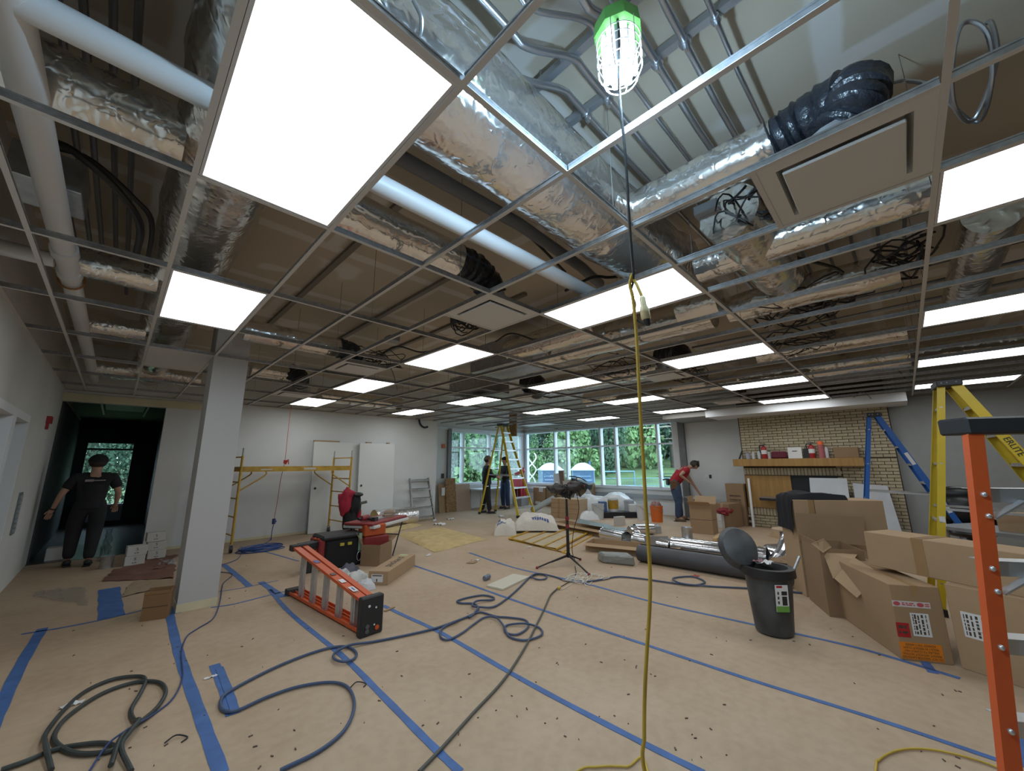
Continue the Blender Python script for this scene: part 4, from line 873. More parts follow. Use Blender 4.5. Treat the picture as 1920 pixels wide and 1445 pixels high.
c = pc(1214, 605, 1.105); part('connector', G().lathe([(0.012, 0), (0.013, 0.02), (0.009, 0.045), (0.006, 0.05)], 12, b_, c-b_), m_black, t)
part('black_lead', G().tube(spline([c-V((0, 0, 0.0)), pc(1208, 607, 1.105), pc(1195, 600, 1.105), pc(1187, 590, 1.105), pc(1191, 570, 1.107), pc(1183, 548, 1.107), pc(1187, 530, 1.107), pc(1188, 513, 1.10)], 6), 0.0036, 8), m_black, t)

# ------------------------------------------------------------------ red hanging cord by the long wall
p = at(546, 758, y=9.75); q = at(514, 972, y=9.75)
t = thing('hanging_red_cord', 'thin red cord hanging in front of the long grey wall', 'cord', (q.x, q.y, q.z))
part('cord', G().tube(spline([p, at(540, 810, y=9.75), at(534, 865, y=9.75), at(526, 900, y=9.75), at(520, 940, y=9.75), q], 6), 0.006, 6), mat('red_cord', (0.42, 0.10, 0.06), 0.5), t)
part('flag', G().add([at(532, 862, y=9.74), at(541, 863, y=9.7), at(536, 871, y=9.75), at(531, 868, y=9.76)], [(0, 1, 2, 3)]).tube([at(533, 866, y=9.74), at(541, 861, y=9.7), at(541, 870, y=9.7)], 0.012, 6), mat('red_flag', (0.5, 0.05, 0.05), 0.6), t)
part('plug', G().tube([q, at(513, 982, y=9.75)], 0.035, 8).tube([at(511, 977, y=9.75), at(518, 977, y=9.75)], 0.02, 6), m_bcord, t)
part('lower_cord', G().tube(spline([at(513, 982, y=9.75), at(510, 996, y=9.75), fl(508, 1013, 0.02)], 6), 0.008, 6), m_bcord, t)

# ================================================================== ladders
m_al = mat('ladder_aluminium', (0.62, 0.63, 0.64), 0.38, 0.8, var=0.15, vscale=8)
m_alold = mat('ladder_aluminium_dirty', (0.40, 0.40, 0.39), 0.5, 0.7, var=0.3, vscale=6)
m_blk = mat('black_plastic', (0.02, 0.021, 0.023), 0.5)
m_yel = mat('yellow_fibreglass', (0.62, 0.45, 0.02), 0.45, var=0.08); m_blu = mat('blue_fibreglass', (0.012, 0.11, 0.42), 0.45); m_org = mat('orange_fibreglass', (0.62, 0.10, 0.022), 0.45, var=0.08)
m_sticker = mat('white_sticker', (0.72, 0.72, 0.72), 0.5)
def channel(p, q, w, dpt, side, out, t=0.006):
    """C-section rail from p to q: web of width w along side, flanges of depth dpt along out"""
    p, q = V(p), V(q); g = G(); ax = (q-p).normalized()
    s_ = V(side); s_ = (s_-ax*s_.dot(ax)).normalized(); o_ = ax.cross(s_); o_ = o_ if o_.dot(V(out)) > 0 else -o_
    mid = (p+q)/2; h = (q-p)/2
    g.obox(mid+o_*t/2, h, s_*w/2, o_*t/2)
    for k in (-1, 1): g.obox(mid+s_*k*(w/2-t/2)+o_*(t+(dpt-t)/2), h, s_*t/2, o_*(dpt-t)/2)
    return g
def stepladder(name, label, loc, rz, H, wb, wt, front, rear, nstep, m, capm=None, spread_z=None, feet=True, mstep=None, rw=0.075):
    """front rails lean to -y, rear rails to +y; width along x"""
    t = thing(name, label, 'ladder', loc, rz); mstep = mstep or m_al
    zt = H-0.06
    F = lambda s_, z: V((s_*(wb/2+(wt/2-wb/2)*z/zt), -front+(front-0.05)*z/zt, z))
    R = lambda s_, z: V((s_*(wb/2*0.92+(wt/2*0.92-wb/2*0.92)*z/zt), rear-(rear-0.06)*z/zt, z))
    for s_ in (-1, 1):
        part('front_rail', channel(F(s_, 0.04), F(s_, zt), rw, 0.03, (0, 1, 0), (-s_, 0, 0)), m, t, local=True)
        part('rear_rail', channel(R(s_, 0.04), R(s_, zt), rw*0.72, 0.026, (0, 1, 0), (-s_, 0, 0)), m, t, local=True)
        if feet:
            part('foot', G().obox(F(s_, 0.035), (0.022, 0, 0), (0, rw*0.62, 0), (0, 0, 0.035)), m_blk, t, local=True); part('foot', G().obox(R(s_, 0.035), (0.022, 0, 0), (0, rw*0.5, 0), (0, 0, 0.035)), m_blk, t, local=True)
    for k in range(1, nstep+1):
        z = H*k/(nstep+1); a, b_ = F(-1, z), F(1, z)
        part('step', G().box(a.x+0.004, b_.x-0.004, a.y-0.045, a.y+0.035, z-0.004, z+0.004).box(a.x+0.004, b_.x-0.004, a.y-0.045, a.y-0.040, z-0.04, z).box(a.x+0.004, b_.x-0.004, a.y+0.030, a.y+0.035, z-0.03, z), mstep, t, local=True)
        if k % 2 == 1 or H < 2:
            a, b_ = R(-1, z), R(1, z); part('rear_brace', G().box(a.x, b_.x, a.y-0.012, a.y+0.012, z-0.012, z+0.012), mstep, t, local=True)
    z = spread_z or H*0.42
    for s_ in (-1, 1): part('spreader', G().bar(F(s_*0.96, z), R(s_*0.96, z+0.03), 0.006, 0.025), mstep, t, local=True)
    c = G().box(-wt/2-0.03, wt/2+0.03, -0.10, 0.10, H-0.07, H)
    part('top_cap', c, capm or m_blk, t, 0.008, local=True)
    for s_ in (-1, 1):
        for y in (-0.05, 0.02, 0.06): part('rivet', G().ball((s_*(wt/2+0.031), y, H-0.035), 0.008, n=6, m=4), m_al, t, local=True)
    return t, F, R
tl, F, R = stepladder('step_ladder', 'tall yellow step ladder reaching the ceiling in front of the windows', (8.87, 9.24, 0), math.radians(7), 2.85, 0.86, 0.34, 0.92, 0.66, 9, m_yel)
c = at(1637, 779, z=2.38)
bl, F, R = stepladder('step_ladder', 'blue step ladder standing in front of the brick fireplace', (c.x, c.y, 0), math.radians(6), 2.42, 0.74, 0.30, 0.95, 0.45, 7, m_blu)
part('cap_label', G().box(0.0, 0.17, -0.105, 0.09, 2.42, 2.424), m_sticker, bl, local=True)
for s_, z0 in ((-1, 1.70), (1, 1.60), (-1, 0.95)):
    a, b_ = F(s_, z0), F(s_, z0-0.2); o_ = V((s_*0.004, 0, 0))
    part('sticker', G().bar(a+o_, b_+o_, 0.05, 0.002, (0, 1, 0)), m_sticker, bl, local=True)
c = at(1774, 722, z=2.40)
yl, F, R = stepladder('step_ladder', 'yellow step ladder with black lettering behind the stacked boxes', (c.x, c.y, 0), math.radians(5), 2.44, 0.74, 0.30, 1.0, 0.45, 7, m_yel, rw=0.085)
a = F(-1, 1.815); d_ = (F(-1, 1.5)-F(-1, 2.0)).normalized(); up = V((-1, 0, 0)).cross(d_)
mt = wm(yl) @ frame(a+V((-0.0045, 0, 0))+d_*0.13, d_, up if up.y > 0 else -up)
mt = wm(yl) @ frame(a+V((-0.0045, 0, 0))+d_*0.13, d_, V((-1, 0, 0)).cross(d_))
text('lettering', 'ERLITE', 0.072, mt, m_blk, yl, 0.0005, xs=0.95)
for z0, mm_, ln in ((1.50, m_sticker, 0.1), (1.37, m_blk, 0.12)):
    p = F(-1, z0); part('sticker', G().bar(p+V((-0.004, 0, 0)), p+d_*ln+V((-0.004, 0, 0)), 0.055, 0.002, (0, 1, 0)), mm_, yl, local=True)
p = R(-1, 0.98); part('sticker', G().bar(p+V((-0.004, 0, 0)), p+V((-0.004, 0, -0.1)), 0.045, 0.002, (0, 1, 0)), m_sticker, yl, local=True)

# near orange ladder at the right edge: one rail, cap and steps are in view
RT, FW_ = V(RC[0]), V((RC[2][0], RC[2][1], 0)).normalized()
RT = V((RT.x, RT.y, 0)).normalized()
pt = at(1829, 803, z=1.69); s_dir = (RT*0.97 - FW_*0.24).normalized()
lean = -RT*0.16 + FW_*0.05
pb_ = V((pt.x, pt.y, 0)) + lean
t = thing('step_ladder', 'orange step ladder with a black top cap cut off by the right edge', 'ladder', pb_)
inn = lean.normalized()
for k in (0, 1):
    o_ = s_dir*(0.50*k); o2 = s_dir*(0.40*k)
    flare = s_dir*(0.05*(1 if k else -1))
    part('front_rail', channel(pb_+o_+flare*0+V((0, 0, 0.02)), pt+o2, 0.054, 0.032, s_dir, (FW_+RT*0.3)), m_org, t)
    part('rear_rail', channel(V((pt.x, pt.y, 0))+s_dir*(0.62+0.36*k)+FW_*0.3+V((0, 0, 0.02)), pt+s_dir*(0.33+0.1*k)+FW_*0.08, 0.045, 0.03, s_dir, FW_), m_org, t)
for k in range(1, 6):
    f_ = k/6.0; z_ = 1.72*f_; p = pb_.lerp(pt, z_/1.69)
    part('step', G().obox(p+s_dir*0.25+FW_*0.03+V((0, 0, -0.02)), s_dir*0.225, FW_*0.0025, V((0, 0, 0.028))).obox(p+s_dir*0.25+FW_*0.065+V((0, 0, 0.006)), s_dir*0.225, FW_*0.038, V((0, 0, 0.002))), m_al, t)
    for dz in (-0.015, ): part('rivet', G().ball(p-FW_*0.0+s_dir*0.0+V((0, 0, dz))-(FW_+RT*0.3).normalized()*0.002, 0.011, n=8, m=5), m_al, t)
    if k in (4, 5): part('brace', G().bar(p-V((0, 0, 0.11))+s_dir*0.03+FW_*0.02, p+s_dir*0.14+FW_*0.02+V((0, 0, -0.04)), 0.03, 0.008, FW_), m_al, t); part('rivet', G().ball(p-V((0, 0, 0.10)), 0.011, n=8, m=5), m_al, t)
c = pt+s_dir*0.20+V((0, 0, 0.012)); part('top_cap', G().obox(c+FW_*0.05, s_dir*0.235, FW_*0.06, V((0, 0, 0.036))), m_blk, t, 0.008)

# fallen orange ladder lying folded on its side
pa_, pz_ = V((1.90, 3.76, 0)), V((1.79, 5.56, 0))
ax = (pz_-pa_).normalized(); sd = V((ax.y, -ax.x, 0))
zt0, zt1 = over(pa_, 690, 1122), over(pz_, 578, 1020)
t = thing('step_ladder', 'folded orange step ladder lying on its side on the paper floor', 'ladder', pa_.lerp(pz_, 0.5))
for k, o_ in enumerate((-0.045, 0.055)):
    w_ = (0.075, 0.06)[k]; sgn = (1, -1)[k]; sh = 0.10*k
    part('lower_rail', channel(pa_+sd*o_+ax*(0.06+sh)+V((0, 0, 0.02)), pz_+sd*o_+ax*0.03+V((0, 0, 0.02)), w_, 0.03, sd, (0, 0, 1)), m_org, t)
    part('upper_rail', channel(pa_+sd*o_+ax*(0.06+sh)+V((0, 0, zt0-0.012)), pz_+sd*o_+ax*0.0+V((0, 0, zt1-0.012)), w_, 0.03, sd, (0, 0, -1)), m_org, t)
for k in range(5):
    f_ = 0.15+0.178*k; p = pa_.lerp(pz_, f_)-sd*0.05; h0, h1 = 0.03, zt0+(zt1-zt0)*f_-0.02
    part('step', G().obox(p+V((0, 0, (h0+h1)/2)), ax*0.042, sd*0.004, V((0, 0, (h1-h0)/2))).obox(p+ax*0.038+sd*0.016+V((0, 0, (h0+h1)/2)), ax*0.004, sd*0.016, V((0, 0, (h1-h0)/2))).obox(p-ax*0.038+sd*0.016+V((0, 0, (h0+h1)/2)), ax*0.004, sd*0.016, V((0, 0, (h1-h0)/2))).obox(p-sd*0.006+V((0, 0, (h0+h1)/2)), ax*0.006, sd*0.004, V((0, 0, (h1-h0)/2))), m_al, t)
for f_ in (0.4, 0.8):
    p = pa_.lerp(pz_, f_)+sd*0.06; h1 = zt0+(zt1-zt0)*f_-0.03; part('rear_brace', G().tube([p+V((0, 0, 0.03)), p+V((0, 0, h1))], 0.011, 8), m_al, t)
cap = G().obox(pa_+ax*0.03+V((0, 0, (zt0+0.03)/2-0.005)), ax*0.04, sd*0.115, V((0, 0, (zt0+0.02)/2)))
cpo = part('top_cap', cap, m_blk, t, 0.012)
fr_ = pa_-ax*0.0085
for (a, b_, rr, mm_) in ((-0.04, 0.26, 0.012, m_sticker), (0.03, 0.235, 0.009, m_sticker), (0.02, 0.09, 0.008, m_sticker), (0.05, 0.06, 0.022, m_org), (-0.05, 0.05, 0.02, mat('grey_hole', (0.1, 0.1, 0.1), 0.6)), (-0.05, 0.09, 0.02, mat('grey_hole', (0.1, 0.1, 0.1), 0.6))):
    part('cap_hole', G().lathe([(rr, 0), (rr, 0.003)], 12, fr_+sd*a+V((0, 0, b_))-ax*0.004, -ax), mm_, cpo)
for f_ in (0.0,):
    for k, z_ in enumerate((0.035, zt1-0.03)):
        part('foot', G().obox(pz_+ax*0.03+V((0, 0, z_)), ax*0.05, sd*0.10, V((0, 0, 0.035))), mat('dark_rubber', (0.035, 0.033, 0.03), 0.7), t, 0.006)
for f_, ln, mm_ in ((0.17, 0.12, m_sticker), (0.30, 0.09, m_sticker), (0.42, 0.06, mat('dark_sticker', (0.12, 0.08, 0.07), 0.5)), (0.66, 0.09, mat('blue_sticker', (0.12, 0.13, 0.3), 0.5))):
    p = pa_.lerp(pz_, f_)-sd*0.045; h = zt0+(zt1-zt0)*f_-0.0105
    part('sticker', G().obox(p+V((0, 0, h)), (ax+V((0, 0, (zt1-zt0)/1.8))).normalized()*ln/2, sd*0.026, V((0, 0, 0.001))), mm_, t)
p = pa_.lerp(pz_, 0.17)-sd*0.045; part('sticker_print', G().obox(p+V((0, 0, zt0+(zt1-zt0)*0.17-0.0088)), (ax+V((0, 0, (zt1-zt0)/1.8))).normalized()*0.035, sd*0.008, V((0, 0, 0.001))), mat('blue_sticker', (0.12, 0.13, 0.3), 0.5), t)

# short aluminium ladder leaning on the end of the long wall
a0, a1 = V((5.95, 9.78, 0)), V((6.72, 9.83, 0)); hh = 1.17
t = thing('aluminium_ladder', 'short worn aluminium ladder leaning on the end of the grey wall', 'ladder', (a0+a1)/2)
lz = V((0, 0.34, hh)); inw = V((0.05, 0, 0))
part('rail', channel(a0, a0+lz+inw, 0.07, 0.03, (0, 1, 0), (1, 0, 0)), m_alold, t); part('rail', channel(a1, a1+lz-inw, 0.07, 0.03, (0, 1, 0), (-1, 0, 0)), m_alold, t)
for k in range(5):
    f_ = 0.10+0.215*k; p, q = a0+(lz+inw)*f_, a1+(lz-inw)*f_
    part('step', G().bar(p, q, 0.09, 0.012, (0, 1, 0.2)).bar(p+V((0, -0.045, -0.02)), q+V((0, -0.045, -0.02)), 0.005, 0.04, (0, 1, 0)), m_alold, t)

# ================================================================== scaffold
m_scy = mat('scaffold_yellow', (0.55, 0.33, 0.04), 0.5, var=0.3, vscale=7)
L0, L1, R0, R1 = V((1.70, 8.93, 0)), V((1.62, 9.75, 0)), V((3.83, 9.02, 0)), V((3.75, 9.84, 0))
t = thing('rolling_scaffold', 'yellow rolling scaffold standing before the long grey wall', 'scaffold', (2.7, 9.35, 0))
for (a, b_) in ((L0, L1), (R0, R1)):
    for q in (a, b_):
        part('post', G().tube([q+V((0, 0, 0.14)), q+V((0, 0, 1.74))], 0.022, 10), m_scy, t); part('post_pin', G().tube([q+V((0, 0, 1.74)), q+V((0, 0, 1.89))], 0.014, 8), m_alold, t)
        part('caster', G().tube([q+V((-0.02, 0.0, 0.065)), q+V((0.02, 0, 0.065))], 0.062, 16), m_blk, t); part('caster_fork', G().box(q.x-0.03, q.x-0.022, q.y-0.02, q.y+0.02, 0.05, 0.15).box(q.x+0.022, q.x+0.03, q.y-0.02, q.y+0.02, 0.05, 0.15).box(q.x-0.03, q.x+0.03, q.y-0.025, q.y+0.025, 0.14, 0.15), m_alold, t)
    for z_ in (0.30, 0.62, 0.95, 1.25, 1.72): part('rung', G().tube([a+V((0, 0, z_)), b_+V((0, 0, z_))], 0.013, 8), m_scy, t)
for (a, b_) in ((L0, R0), (L1, R1)):
    part('side_rail', G().bar(a+V((0, 0, 1.49)), b_+V((0, 0, 1.49)), 0.025, 0.10, (0, 1, 0)), m_scy, t)
    d_ = (b_-a).normalized()
    for e, s_ in ((a, 1), (b_, -1)): part('knee_brace', G().tube(spline([e+d_*s_*0.42+V((0, 0, 1.45)), e+d_*s_*0.40+V((0, 0, 1.36)), e+d_*s_*0.02+V((0, 0, 1.10))], 4), 0.013, 8), m_scy, t)
    p = a+(b_-a)*0.58; part('label', G().obox(p+V((0, -0.014, 1.49)), d_*0.12, V((0, 0.001, 0)), V((0, 0, 0.022))), mat('faded_label', (0.55, 0.52, 0.46), 0.6), t); p = a+(b_-a)*0.2; part('label', G().obox(p+V((0, -0.014, 1.48)), d_*0.1, V((0, 0.001, 0)), V((0, 0, 0.012))), mat('faded_label', (0.55, 0.52, 0.46), 0.6), t)
part('deck_board', G().hexa([L0+V((0, 0.02, 1.51)), R0+V((0, 0.02, 1.51)), R1+V((0, -0.02, 1.51)), L1+V((0, -0.02, 1.51)), L0+V((0, 0.02, 1.535)), R0+V((0, 0.02, 1.535)), R1+V((0, -0.02, 1.535)), L1+V((0, -0.02, 1.535))]), mat('plywood', (0.42, 0.33, 0.2), 0.8, var=0.2), t)

# ================================================================== door slabs leaning on the long wall
m_slab = mat('primed_door_slab', (0.62, 0.63, 0.61), 0.5); m_slab2 = mat('door_edge_grey', (0.30, 0.30, 0.30), 0.5)
def slab(x0, x1, y0, lean_, label, hole):
    t = thing('door_slab', label, 'door', ((x0+x1)/2, y0, 0)); z1 = 2.12
    part('leaf', G().hexa([(x0, y0, 0.01), (x1, y0, 0.01), (x1, y0+0.045, 0.01), (x0, y0+0.045, 0.01), (x0, y0+lean_, z1), (x1, y0+lean_, z1), (x1, y0+lean_+0.045, z1), (x0, y0+lean_+0.045, z1)]), m_slab, t)
    if hole: part('lock_bore', G().lathe([(0.028, 0), (0.028, 0.004)], 16, (hole[0], y0+lean_*hole[1]/z1-0.003, hole[1]), (0, -1, 0.02)), m_blk, t)
    return t
slab(3.33, 4.28, 9.93, 0.12, 'left white door slab leaning on the grey wall behind the scaffold', (3.42, 1.02))
slab(4.30, 5.1, 10.02, 0.09, 'grey edged door slab standing between the two white slabs', None)
slab(4.44, 5.42, 9.90, 0.10, 'right white door slab leaning on the grey wall', (4.52, 1.04))
for k, (u0, u1, v) in enumerate(((590, 637, 827), (688, 697, 827), (727, 731, 829))):
    a, b_ = at(u0, v, y=10.08), at(u1, v, y=10.08); solo('cardboard_shim', G().box(a.x, b_.x, 10.07, 10.17, 2.122, 2.155), mat('kraft_card', (0.36, 0.235, 0.13), 0.8), 'strip of cardboard on top of ' + ['the left door slab', 'the right door slab, left bit', 'the right door slab, right bit'][k], 'cardboard')

# ================================================================== cartons
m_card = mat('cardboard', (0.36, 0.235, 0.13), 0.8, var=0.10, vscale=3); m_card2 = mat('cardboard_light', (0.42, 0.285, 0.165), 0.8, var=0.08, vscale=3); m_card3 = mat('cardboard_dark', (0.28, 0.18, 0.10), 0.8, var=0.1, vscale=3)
m_ptape = mat('parcel_tape', (0.34, 0.21, 0.10), 0.3); m_ink = mat('print_dark', (0.07, 0.05, 0.035), 0.8); m_paper = mat('white_paper', (0.70, 0.70, 0.69), 0.7)
def carton(label, M, sx, sy, h, m=None, open_=False, flaps=None, tape=True, name='cardboard_box', group=None, cat='box'):
    """local box 0..sx, 0..sy, 0..h placed by matrix M (a frame at one bottom corner); flaps {side: degrees from upright}"""
    m = m or m_card
    o = bpy.data.objects.new(name, None); o.empty_display_size = 0.1; o.matrix_world = M; COL.objects.link(o); WM[o.name] = M.copy(); tag(o, label, cat, group)
    th_ = 0.006
    if not open_:
        part('body', G().box(0, sx, 0, sy, 0, h), m, o, 0.004, local=True)
        if tape: part('tape', G().box(-0.001, sx+0.001, sy/2-0.025, sy/2+0.025, h-0.08, h+0.0012) if sx > sy else G().box(sx/2-0.025, sx/2+0.025, -0.001, sy+0.001, h-0.08, h+0.0012), m_ptape, o, local=True)
    else:
        part('body', G().box(0, sx, 0, th_, 0, h).box(0, sx, sy-th_, sy, 0, h).box(0, th_, th_, sy-th_, 0, h).box(sx-th_, sx, th_, sy-th_, 0, h).box(th_, sx-th_, th_, sy-th_, 0, th_), m, o, local=True)
    for sd_, (deg, ln) in (flaps or {}).items():
        a = math.radians(deg); c_, s_ = math.cos(a)*ln, math.sin(a)*ln
        if sd_ == 'xn': P = [(0, 0, h), (0, sy, h), (-s_, sy, h+c_), (-s_, 0, h+c_)]
        elif sd_ == 'xp': P = [(sx, 0, h), (sx, sy, h), (sx+s_, sy, h+c_), (sx+s_, 0, h+c_)]
        elif sd_ == 'yn': P = [(0, 0, h), (sx, 0, h), (sx, -s_, h+c_), (0, -s_, h+c_)]
        else: P = [(0, sy, h), (sx, sy, h), (sx, sy+s_, h+c_), (0, sy+s_, h+c_)]
        n_ = (V(P[1])-V(P[0])).cross(V(P[3])-V(P[0])).normalized()*0.005
        part('flap', G().prism(P, n_), m_card2 if m is m_card else m, o, local=True)
    return o
def px_frame(Lp, Mp, Rp, z=0.0):
    """frame at the front corner: x along M->R, y along M->L (squared up); returns matrix and both lengths"""
    Lq, Mq, Rq = fl(*Lp, z), fl(*Mp, z), fl(*Rp, z)
    x = (Rq-Mq); y = (Lq-Mq)
    n_ = x.normalized(); yy = V((-n_.y, n_.x, 0)); 
    return frame(Mq, x, yy), x.length, abs(y.dot(yy)), Mq
def carton_px(label, Lp, Mp, Rp, tv, **k):
    M, sx, sy, Mq = px_frame(Lp, Mp, Rp); sx = k.pop('sx', sx); sy = k.pop('sy', sy); h = over(Mq, Mp[0], tv)
    return carton(label, M, sx, sy, h, **k), h
def face_text(o, body, size, x, z, mm_, face='y', sx=None, rot=0, xs=1.0):
    M = wm(o)
    if face == 'y': F_ = frame((x, -0.002, z), (1, 0, 0), (0, 0, 1))
    else: F_ = frame((-0.002, x, z), (0, -1, 0), (0, 0, 1))
    if rot: F_ = F_ @ Matrix.Rotation(rot, 4, 'Z')
    return text('print', body, size, M @ F_, mm_, o, 0.0003, xs=xs)
def bars(o, rows, x0, x1, mm_, along='x', e=0.0028, name='print'):
    """print too small to read: rows (position, thickness) of broken ink bars on the y=0 face"""
    rnd_ = random.Random(len(rows)*7+int(x0*1000)); g = G()
    for p_, th_ in rows:
        q = x0
        while q < x1-0.004:
            ln = min(rnd_.uniform(0.012, 0.04)*max(1, (x1-x0)/0.2), x1-q)
            if along == 'x': g.box(q, q+ln, -e, -e+0.0006, p_-th_/2, p_+th_/2)
            else: g.box(p_-th_/2, p_+th_/2, -e, -e+0.0006, q, q+ln)
            q += ln+rnd_.uniform(0.005, 0.012)
    return g
# by the man in red
o, h = carton_px('open cardboard box standing in front of the man in the red shirt', (1306, 998), (1338, 1003), (1353, 995), 948, sx=0.42, sy=0.46, open_=True, flaps={'xp': (35, 0.2), 'yp': (10, 0.18), 'xn': (60, 0.16)}); 
part('crease', G().box(-0.0025, 0, 0.02, 0.44, 0.30, 0.306).box(0.01, 0.41, -0.0025, 0, 0.30, 0.306), m_ink, o, local=True)
o, h = carton_px('dark taped cardboard box beside the fireplace', (1362, 982), (1371, 991), (1407, 984), 945, sx=0.62, sy=0.35, m=m_card3)
part('tape_strip', G().box(-0.002, 0, 0.14, 0.2, 0.02, h), m_card2, o, local=True)
M = frame(V((11.35, 3.42, 0.0)), (0, 1, 0), (-1, 0, 0)); o = carton('upright printed cardboard carton leaning beside the fireplace', frame((11.3, 3.42, 0), (0, -1, 0), (1, 0, 0)), 0.42, 0.30, 1.02, m=m_card3)
part('print', bars(o, [(0.72, 0.035), (0.62, 0.03), (0.57, 0.02)], 0.08, 0.34, m_ink), m_ink, o, local=True)
c = at(1315, 933, x=11.45); o = carton('cardboard box serving as a work surface under the grey panel', frame((c.x-0.30, c.y+0.06, 0), (0.66, -0.75, 0), (0.75, 0.66, 0)), 0.50, 0.42, c.z-0.012, m=m_card3)
c = at(1315, 933, x=11.45); solo('work_board', G().obox(c, V((0.26, -0.30, 0)), V((0.22, 0.18, 0)), (0, 0, 0.010)), mat('panel_grey', (0.5, 0.51, 0.52), 0.5), 'grey panel the man in red is working on', 'panel')
solo('red_bag', G().blob((10.72, 3.30, 0.40), 0.17, 0.14, 0.10, 1.0, 0.5), mat('red_cloth', (0.25, 0.02, 0.03), 0.7), 'dark red bag on the white boxes between the cardboard boxes', 'bag')
for k in range(2): carton('white box %s between the cardboard boxes' % ['lower', 'upper'][k], frame((10.55, 3.36, 0.16*k), (1, -0.3, 0), (0.3, 1, 0)), 0.4, 0.3, 0.158, m=mat('white_box', (0.62, 0.61, 0.58), 0.6), tape=False, name='white_box')
# under the windows
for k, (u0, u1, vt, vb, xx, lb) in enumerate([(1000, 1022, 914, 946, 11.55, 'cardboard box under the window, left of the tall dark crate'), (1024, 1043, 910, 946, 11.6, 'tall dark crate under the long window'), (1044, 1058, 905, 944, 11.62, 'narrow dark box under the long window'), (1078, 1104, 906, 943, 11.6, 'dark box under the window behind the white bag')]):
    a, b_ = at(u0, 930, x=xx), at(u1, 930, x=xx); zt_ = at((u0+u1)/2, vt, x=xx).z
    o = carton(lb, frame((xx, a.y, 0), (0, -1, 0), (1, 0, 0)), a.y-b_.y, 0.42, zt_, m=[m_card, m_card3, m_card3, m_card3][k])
    if k == 0:
        part('label', G().box(0.1, 0.35, -0.003, -0.001, 0.06, 0.16), m_paper, o, local=True); part('paper', G().box(0.3, 0.55, -0.01, 0.2, zt_, zt_+0.006).box(0.3, 0.5, -0.012, -0.006, zt_-0.15, zt_), m_paper, o, local=True)
solo('tilted_frame', G().obox(at(1046, 901, x=11.55), V((0.0, 0.17, -0.02)), V((0.02, 0, 0)), V((0.03, 0.05, 0.26))), m_paper, 'pale flat panel tilted on the boxes under the window', 'panel')
solo('brown_board', G().obox(at(1054, 896, x=11.5), V((0.0, 0.10, -0.015)), V((0.03, 0, 0)), V((0.03, 0.05, 0.26))), mat('brown_board', (0.18, 0.10, 0.06), 0.7), 'brown board standing among the boxes under the window', 'board')
solo('cream_box', G().obox(at(1074, 905, x=11.45), V((0.0, 0.30, -0.06)), V((0.16, 0, 0)), V((0.0, 0.03, 0.12))), mat('cream_plastic', (0.55, 0.52, 0.45), 0.6), 'tilted cream box on the pile under the window', 'box')
t = thing('equipment_case', 'dark equipment case with a handle tilted on the pile under the window', 'case', at(1090, 912, x=11.4)); c = at(1090, 907, x=11.4)
part('case_body', G().obox(c, V((0.0, 0.34, 0.10)), V((0.15, 0, 0)), V((0, -0.03, 0.10))), m_blk, t, 0.02); part('handle', G().tube(spline([c+V((-0.1, 0.42, 0.25)), c+V((-0.12, 0.15, 0.24)), c+V((-0.12, -0.05, 0.2)), c+V((-0.12, -0.3, 0.10))], 4), 0.018, 8).tube([c+V((-0.12, 0.1, 0.22)), c+V((-0.1, 0.1, 0.06))], 0.014, 8), m_blk, t)
# stack of flat cartons behind the light stand
a, b_ = fl(1033, 969), fl(1086, 974)
for k in range(4):
    o = carton('flat cardboard carton, %s of the stack behind the light stand' % ['lowest', 'second', 'third', 'topmost'][k], frame(a+V((0.01*k, 0, 0.135*k)), (b_-a), (0.75, 0.65, 0)), (b_-a).length, 0.5, 0.133, m=m_card2, tape=False, group='stack of flat cartons'); part('tape', G().box(0.24, 0.30, -0.002, 0.0, 0.0, 0.133), m_ptape, o, local=True)
# long shallow open cartons on the floor
def long_carton(A, B, wdt, h, label, m=m_card2, slope=0.0):
    d_ = (B-A); return carton(label, frame(A, d_, (-d_.y, d_.x, 0)), d_.length, wdt, h, m=m, open_=True, flaps={'yp': (110, 0.16), 'yn': (100, 0.14), 'xp': (80, 0.2)})
long_carton(fl(1036, 988), fl(1150, 1010), 0.42, 0.13, 'long shallow open carton behind the light stand')
long_carton(fl(1098, 1031), fl(1252, 1047), 0.45, 0.13, 'long shallow open carton left of the grey roll', slope=0.1)
# recess: boards and cartons
def board(u0, u1, vt, vb, y, th_, m, label, name='board', cat='board', lean_=0.12):
    a, b_ = at(u0, vb, z=0), at(u1, vb, z=0); x0, x1 = at(u0, (vt+vb)/2, y=y).x, at(u1, (vt+vb)/2, y=y).x; zt_ = at((u0+u1)/2, vt, y=y+lean_).z
    return solo(name, G().hexa([(x0, y, 0), (x1, y, 0), (x1, y+th_, 0), (x0, y+th_, 0), (x0, y+lean_, zt_), (x1, y+lean_, zt_), (x1, y+lean_+th_, zt_), (x0, y+lean_+th_, zt_)]), m, label, cat)
m_osb = mat('osb', (0.34, 0.20, 0.085), 0.8, var=0.5, vscale=22, detail=2, col2=(0.17, 0.09, 0.035))
board(838, 857, 896, 957, 10.95, 0.02, m_osb, 'speckled OSB board leaning in the window recess', 'osb_board')
o = board(825, 838, 907, 957, 11.0, 0.06, m_card, 'narrow cardboard carton left of the OSB board', 'cardboard_box', 'box')
part('label', G().box(at(828, 925, y=10.99).x, at(834, 925, y=10.99).x, 10.985, 10.993, 0.55, 0.80), m_paper, o)
board(857, 884, 907, 952, 11.05, 0.1, mat('cardboard_pink', (0.40, 0.29, 0.21), 0.8), 'wide cardboard carton right of the OSB board', 'cardboard_box', 'box')
c = at(905, 920, y=11.0); t = thing('work_table', 'pale table under the recess window behind the two workers', 'table', (c.x, 10.95, 0))
